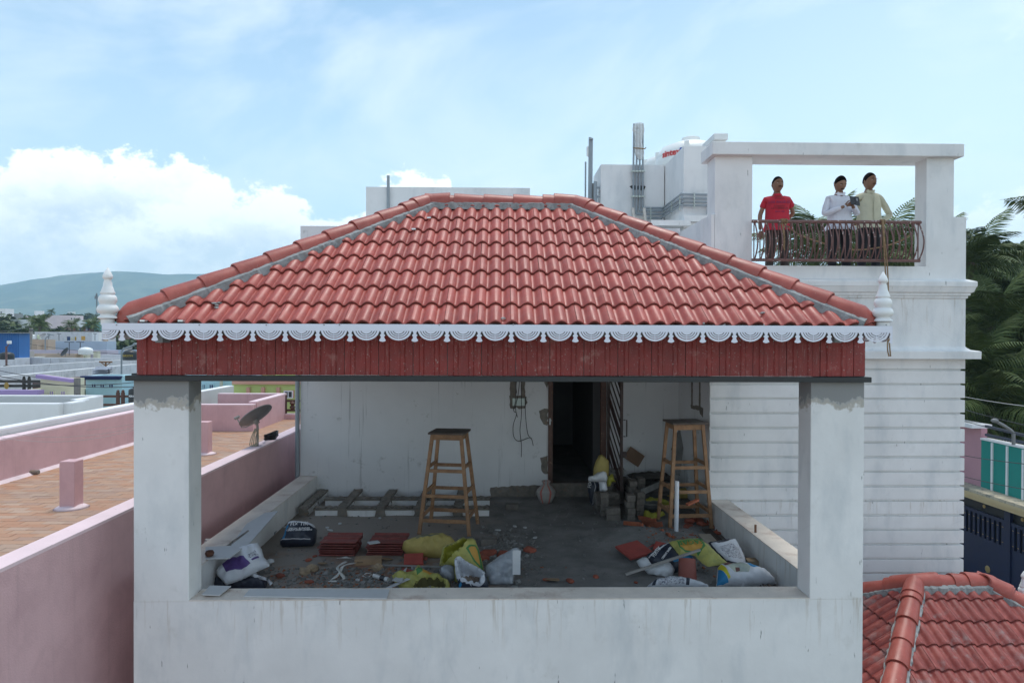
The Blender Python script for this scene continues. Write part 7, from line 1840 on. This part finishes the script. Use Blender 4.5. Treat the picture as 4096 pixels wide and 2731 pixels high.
def trunk_mesh(Hh, R):
    mb = MB(); mb.tube([(0, 0, 0), (.1, 0, Hh*.3), (0, .1, Hh*.55)], [R*.09, R*.07, R*.04], 7)
    for a in range(5): mb.tube([(.1, 0, Hh*.3), (math.cos(a*1.3)*R*.4, math.sin(a*1.3)*R*.4, Hh*.62)], [R*.045, R*.015], 5)
    return mb.mesh('trunk', BARK)
TRK = trunk_mesh(10, 5); CRS = [crown_mesh(s_, 2600, 5, 10, .42, LF1) for s_ in (1, 2, 3)]+[crown_mesh(s_, 2300, 5, 9, .42, LF2) for s_ in (4, 5)]
def tree(loc, sc_, k, label, group):
    t = thing('tree', label, 'tree', loc, group); t.scale = (sc_,)*3; t.rotation_euler = (0, 0, random.uniform(0, 6)); OFF[t.name] = Vector()
    link(TRK, 'trunk', t); link(CRS[k], 'crown', t); return t
def gz(y): return GROUND+.020*max(0, y-150)
random.seed(5)
for i in range(16):
    px = -30+i*24+random.uniform(-8, 8); D = 118+random.uniform(0, 26); zt = (1342-random.uniform(1280, 1300))/2731*D
    if px > 260: zt -= 1.2
    p = PY(px, 1300, D); sc_ = (zt-gz(D))/11.2; tree((p.x, D, gz(D)), sc_, random.choice((0, 1, 2, 0, 3)), 'dark green broad tree in the thicket beyond the flat roofs', 'trees in the thicket beyond the flat roofs')
for i in range(34):
    px = 400+i*34+random.uniform(-8, 8); D = 118+random.uniform(0, 60); zt = (1342-random.uniform(1290, 1310))/2731*D; p = PY(px, 1300, D); tree((p.x, D, gz(D)), (zt-gz(D))/11.2, random.choice((0, 1, 2, 3, 4)), 'broad tree in the belt hidden behind the tiled roof', 'trees in the belt behind the tiled roof')
for px, D, yt, k, l in ((72, 172, 1243, 3, 'light green tree standing between the grey and white far buildings'), (115, 215, 1252, 4, 'small olive tree behind the white stair tower house')):
    p = PY(px, 1300, D); tree((p.x, D, gz(D)), ((1342-yt)/2731*D-gz(D))/10.6, k, l, None)
for i in range(120):
    px = -40+i*12+random.uniform(-9, 9); D = random.uniform(300, 520); zt = (1342-random.uniform(1247, 1264))/2731*D
    if i > 105: px = 3900+(i-106)*16; zt = (1342-random.uniform(1240, 1265))/2731*D
    p = PY(px, 1300, D); tree((p.x, D, gz(D)), (zt-gz(D))/11, random.choice((0, 3, 4, 1)), 'far bushy tree on the tree line below the hills', 'trees on the far tree line')
# palms
def frond_mesh(seed, L, droop, s_=1.0):
    random.seed(seed); mb = MB(); N_ = 30; pts = []
    for i in range(N_+1):
        t = i/N_; pts.append(Vector((0, L*(t-.16*t*t*droop), L*(.42*t-.62*t*t*droop))))
    mb.tube(pts[::3], [.030*(1-.85*i/10) for i in range(len(pts[::3]))], 4)
    for i in range(3, N_+1):
        for half in (0, .5):
            t = (i-half)/N_; p = pts[i]; d = (pts[i]-pts[i-1]).normalized(); l_ = L*.27*math.sin(pi*min(1, .15+t*.92))**.7*random.uniform(.85, 1.1)
            for s2 in (-1, 1):
                side = Vector((s2, 0, 0)); dirv = (side*.85+d*.55+Vector((0, 0, random.uniform(-.25, .02)))).normalized()
                q0 = p-d*.02; q1 = p+dirv*l_*.5+Vector((0, 0, -.05*l_)); q2 = p+dirv*l_*.9+Vector((0, 0, -.38*l_*random.uniform(.7, 1.3)))
                wv = d*.024*s_; mb.add([q0-wv, q0+wv, q1+wv*1.3, q1-wv*1.3, q2], [(0, 1, 2, 3), (3, 2, 4)])
    return mb.mesh('frond', PLM, recalc=False)
FRD = [frond_mesh(21, 3.6, .9), frond_mesh(22, 3.4, 1.25), frond_mesh(23, 3.8, .65)]
CNUT = M('green_coconut', (.10, .12, .03), .5)
def palm(loc, hgt, label, group=None, n=24, sc_=1.0, seed=0):
    random.seed(seed+100); t = thing('coconut_palm', label, 'palm tree', loc, group); lean = Vector((random.uniform(-.5, .5), random.uniform(-.3, .3), 0))
    pts = [Vector(loc)+lean*((i/6)**2)+Vector((0, 0, hgt*i/6)) for i in range(7)]
    MB().tube(pts, [.20, .15, .14, .13, .13, .13, .16], 8).build('trunk', BARK, t, smooth=60); top = pts[-1]-Vector(loc)
    for i in range(n):
        o = link(FRD[i % 3], 'frond', t); a = i*2.399+random.uniform(-.2, .2); el_ = 1.15-1.75*(i/n)+random.uniform(-.1, .1)
        o.location = top; o.rotation_euler = Euler((el_, random.uniform(-.3, .3), a), 'XYZ'); o.scale = (sc_,)*3
        o.rotation_mode = 'XYZ'; o.rotation_euler = (Matrix.Rotation(a, 3, 'Z') @ Matrix.Rotation(el_-.1, 3, 'X') @ Matrix.Rotation(random.uniform(-.4, .4), 3, 'Y')).to_euler()
    for i in range(6):
        a = i*1.05; MB().ell(Vector(loc)+top+Vector((.22*math.cos(a), .22*math.sin(a), -.25)), (.11, .11, .14), 8, 6).build('coconut', CNUT, t, smooth=True)
    return t
def palm_px(px, pyt, D, label, seed, n=24, sc_=1.0, group=None):
    p = PY(px, pyt+ (3.0*sc_/D*2731), D); return palm((p.x, D, GROUND), p.z-GROUND, label, group, n, sc_, seed)
palm_px(3250, 745, 30, 'coconut palm behind the balcony between the men in red and white', 1)
palm_px(3540, 735, 27, 'coconut palm behind the balcony, right of the man in cream', 2)
palm_px(3690, 800, 36, 'coconut palm partly hidden by the right balcony column', 3)
palm_px(3860, 800, 33, 'tall coconut palm just right of the balcony column, fronds against the sky', 4)
PG = 'coconut palms crowded in the grove on the right'; PL_ = 'coconut palm crowded in the dark grove right of the banded tower'
for i, (px, py, D) in enumerate(((3930, 1020, 30), (4010, 1130, 33), (4090, 1000, 34), (3950, 1200, 28), (4060, 1250, 29), (4150, 1100, 31), (3880, 1150, 36), (3980, 1330, 27), (4100, 1380, 27), (3900, 1380, 30), (4200, 1250, 30), (4030, 1060, 42), (4250, 1000, 38), (3860, 1280, 33))):
    palm_px(px, py, D, PL_, 10+i, 26, 1.05, PG)
palm_px(4345, 575, 26, 'tall coconut palm at the right edge, only its frond tips in view', 40)
for i, (px, py, D) in enumerate(((3300, 1010, 48), (3420, 1000, 46), (3560, 1000, 50))): palm_px(px, py, D, 'low coconut palm far behind the balcony railing', 50+i, 22, 1.1, 'low palms far behind the balcony')
p = PY(168, 1300, 108); palm((p.x, 108, GROUND), PY(168, 1300, 108).z-GROUND+.2, 'coconut palm above the dark thicket left of the blue tank', None, 20, .7, 60)
p = PY(205, 1240, 330); palm((p.x, 330, gz(330)), PY(205, 1248, 330).z-gz(330), 'lone palm silhouette on the far tree line', None, 20, .75, 61)
for px, yt, sd_ in ((295, 1302, 62), (365, 1305, 63), (383, 1298, 64)):
    p = PY(px, yt, 110); palm((p.x, 110, GROUND), p.z-GROUND, 'banana like palm over the long clothesline, near pixel-free ground'.replace(', near pixel-free ground', ''), 'palms over the long clothesline', 16, .55, sd_)
for i in range(10): random.seed(300+i); px = 3830+i*36; D = 44+4*(i % 3); p = PY(px, 1200, D); tree((p.x, D, GROUND), ((1342-random.uniform(1000, 1130))/2731*D-GROUND)/9.8, i % 3, 'dark leafy tree behind the palm grove on the right', 'trees behind the palm grove')

# ================================================================== RIGHT SIDE: STREET HOUSE AND PORCH
SX = 17.6
SH = thing('street_house', 'pink street house with a teal upper wall and a large dark blue gate', 'house', (SX+3, 24, GROUND))
TEAL = col('teal_green', (.02, .26, .22)); PK2 = col('street_pink', (.52, .28, .32))
zt_, zb_ = -3.70, -5.42
ya = 24.53
B('teal_wall', TEAL, SH, SX, SX+.2, 15, ya, zb_-.3, zt_)
B('teal_coping', VW, SH, SX-.04, SX+.26, 15, ya, zt_+.002, zt_+.07)
y = ya-.62
while y > 15.2: B('slat', VW, SH, SX-.05, SX-.001, y, y+.07, zb_, zt_-.03); y -= .72
q = PX(3860, 1715, SX)
B('pink_wall', PK2, SH, SX+.003, SX+.22, ya+.002, 30, zb_-.3, PX(3924, 1713, SX).z)
B('slab_cap', VW, SH, SX-.35, SX+.4, ya-.0, 30, PX(3924, 1713, SX).z+.002, PX(3924, 1703, SX).z+.05)
B('roof_body', PK2, SH, SX+.24, SX+8, 15, 30, GROUND, zt_-.5)
LEDG = M('stained_ledge', (.50, .43, .32), .9, .15, 3, col2=(.2, .2, .18), lo=.5, hi=.6)
zl = -5.42
MB().box(SX-.65, SX+.02, 12, 31, zl-.10, zl).build('ledge', LEDG, SH)
for k in range(3): B('ledge_moulding', col('sand', (.60, .48, .28)), SH, SX-.63+.07*k, SX-.02, 12, 31, zl-.20-.10*k, zl-.102-.10*k)
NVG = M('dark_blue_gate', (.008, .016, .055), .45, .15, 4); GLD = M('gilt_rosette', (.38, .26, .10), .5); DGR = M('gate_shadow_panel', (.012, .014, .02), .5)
gt = B('gate', NVG, SH, SX-.10, SX-.04, 12, 27.0, -7.8, -7.2)
B('gate_panel', NVG, gt, SX-.10, SX-.04, 12, 27.0, GROUND+.12, -7.8); B('gate_back', DGR, gt, SX-.03, SX-.0, 12, 27.0, GROUND, zl-.42)
for y0 in (13, 16.3, 19.6, 22.9, 26.1): B('gate_post', NVG, gt, SX-.15, SX-.04, y0, y0+.28, GROUND+.05, zl-.42)
B('gate_rail', NVG, gt, SX-.12, SX-.04, 12, 27, -6.40, -6.28)
y = 12.2
while y < 26.9:
    B('gate_bar', NVG, gt, SX-.11, SX-.055, y, y+.11, -7.2, -6.4)
    for zz in (-6.55, -7.08): B('gilt_band', GLD, gt, SX-.115, SX-.108, y+.02, y+.09, zz, zz+.02)
    y += .24
for i, yy in enumerate((14.6, 16.0, 17.6, 19.2, 20.6, 22.2, 24.0, 25.6)):
    MB().ell((SX-.11, yy, -8.25+.15*(i % 2)), (.03, .13, .13), 12, 8).build('rosette', GLD, gt)
    MB().ell((SX-.11, yy+.2, -6.05), (.03, .07, .07), 10, 6).build('rosette', GLD, gt)
# railing and lamp
for zz in (-3.28, -2.86): pass
for (a, b) in (((3943, 1704), (4110, 1744)), ((3943, 1738), (4110, 1772))):
    p0, p1 = PX(*a, SX+.1), PX(*b, SX+.1); MB().bar(p0, p1, .07, .09).build('roof_rail', M('slate_rail', (.06, .07, .10), .5), SH)
streetlamp('dark street lamp with a long grey head above the teal wall', [(4054, 1778), (4054, 1732), (4046, 1722), (4016, 1702), (3990, 1688)], 20.5, DSH, .05)
house('pale pink wall behind the teal walled house', 3780, 4200, 1616, 46, 4, VPK); house('pink roof room beyond the teal wall', 3700, 4045, 1652, 33, 4, PK2, par=.1)
house('low pink roof room close behind the white slab', 3700, 3900, 1665, 29.5, 2.5, PK2, par=.1)
B('roof_terrace', CLAY, None, PY(4040, 1700, 40).x, PY(4300, 1700, 40).x, 36, 44, GROUND, PY(4070, 1705, 40).z, label='orange clay roof surface beyond the railing on the far right', cat='roof')
MB().tube([PY(4074, 1675, 34), PY(4075, 1490, 34)], .06, 8).build('roof_pole', M('blue_grey_pole', (.12, .15, .2), .6), None, label='thin blue grey pole standing before the palm grove at the right edge', cat='pole')
wire(PY(3850, 1585, 24), PY(4110, 1625, 18), .02, 'thin pale wire sloping across the lower palm grove', .012, M('pale_wire', (.35, .35, .34), .6))
wire(PY(4010, 1515, 30), PY(4110, 1512, 26), .05, 'short thin wire before the palms at the right edge', .012)
for (a, b, l) in (((3850, 1635), (4110, 1702), 'wire above the pink roof room on the right'), ((3850, 1682), (4110, 1742), 'wire over the white slab cap on the right'), ((3850, 1820), (4110, 1856), 'upper wire across the teal wall'), ((3850, 1904), (4110, 1958), 'lower wire across the teal wall')): wire(PY(*a, 22), PY(*b, 17), .02, l, .010)

# porch roof at the lower right
PR = thing('porch', 'lower red tiled hip roof of the porch at the bottom right', 'porch', (5.9, 8.6, GROUND))
px0, px1, py0, py1, pz = 4.06, 7.98, 7.05, 10.18, -4.10
pA, pB_ = Vector((5.34, 8.62, -3.18)), Vector((6.25, 8.62, -3.18))
k1, k2, k3, k4 = Vector((px0, py0, pz)), Vector((px1, py0, pz)), Vector((px1, py1, pz)), Vector((px0, py1, pz))
tp = [k1, k2, k3, k4, pA, pB_]; mb = MB()
mb.add([v-Vector((0, 0, .02)) for v in tp]+[v-Vector((0, 0, .07)) for v in tp], [(0, 1, 5, 4), (2, 3, 4, 5), (1, 2, 5), (3, 0, 4), (6, 7, 11, 10), (8, 9, 10, 11), (7, 8, 11), (9, 6, 10), (0, 1, 7, 6), (1, 2, 8, 7), (2, 3, 9, 8), (3, 0, 6, 9)])
PRF = mb.build('roof', DECK, PR)
def pe(t, pos, out):
    n = t.noise(pos, 3.2, 6, .7); out = t.mix(t.mapr(n, .54, .7, 0, .65), out, (.30, .28, .27, 1)); return tile_extra(t, pos, out)
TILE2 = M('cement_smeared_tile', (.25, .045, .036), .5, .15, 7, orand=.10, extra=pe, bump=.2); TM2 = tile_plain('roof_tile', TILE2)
ctr = Vector(((px0+px1)/2, 8.62, 0))
tile_slope(k1, (1, 0, 0), pA-Vector((pA.x, py0, pz)), px1-px0, 7, [vplane(k1, pA, ctr-Vector((0, 1, 0)), .06), vplane(k2, pB_, ctr-Vector((0, 1, 0)), .06), (Vector((0, 8.57, 0)), Vector((0, -1, 0)))], PRF, TILE2, TM2)
tile_slope(k4, (0, -1, 0), pA-Vector((px0, pA.y, pz)), py1-py0, 8, [vplane(k1, pA, Vector((3.7, 8.62, 0)), .06), vplane(k4, pA, Vector((3.7, 8.62, 0)), .06)], PRF, TILE2, TM2)
tile_slope(k2, (0, 1, 0), pB_-Vector((px1, pB_.y, pz)), py1-py0, 8, [vplane(k2, pB_, Vector((7.9, 8.62, 0)), .06), vplane(k3, pB_, Vector((7.9, 8.62, 0)), .06)], PRF, TILE2, TM2, join=True)
tile_slope(k3, (-1, 0, 0), pA-Vector((pA.x, py1, pz)), px1-px0, 7, [vplane(k4, pA, ctr+Vector((0, 1, 0)), .06), vplane(k3, pB_, ctr+Vector((0, 1, 0)), .06), (Vector((0, 8.67, 0)), Vector((0, 1, 0)))], PRF, TILE2, TM2, join=True)
for a, b in ((k1, pA), (k2, pB_), (k3, pB_), (k4, pA)): mortar(a+(b-a).normalized()*.1, b, .135, .055, PRF); cap_line(a, b, PRF)
mortar(pA, pB_, .15, .075, PRF); cap_line(pA+Vector((.1, 0, 0)), pB_, PRF, first_nose=False, end_trim=.1)
for p, qs in ((pA, (k1, k4, pB_)), (pB_, (k2, k3, pA))):
    mb = MB()
    for q in qs: d = (q-p).normalized(); mb.tube([p+Vector((0, 0, .045)), p+d*.24+Vector((0, 0, .055)), p+d*.27+Vector((0, 0, .054))], [.114, .125, .125], 18)
    mb.ell(p+Vector((0, 0, .045)), (.115, .115, .115), 16, 10); mb.build('hip_junction_cap', CAP, PRF, smooth=50)
p = Vector((px1, py1, pz+.05)); MB().lathe([(r*1.05, z) for r, z in fin], (p.x, p.y, p.z), 24).build('finial', FINW, PR, smooth=40)
B('porch_wall', WHITE, PR, px0+.3, px1-.35, py0+.35, py1-.2, GROUND, pz-.03)

# ================================================================== HAZE
HZ = bpy.data.materials.new('haze'); HZ.use_nodes = True; ht = HZ.node_tree
for n_ in list(ht.nodes): ht.nodes.remove(n_)
vo = ht.nodes.new('ShaderNodeVolumePrincipled'); vo.inputs['Color'].default_value = (.56, .82, 1, 1); vo.inputs['Density'].default_value = HAZE_D; vo.inputs['Anisotropy'].default_value = .2
mo = ht.nodes.new('ShaderNodeOutputMaterial'); ht.links.new(vo.outputs[0], mo.inputs['Volume'])
MB().box(-3400, 3400, -70, 3700, GROUND-4, 420).build('haze', HZ, kind='stuff', label='pale bluish air haze over the village and hills', cat='haze')
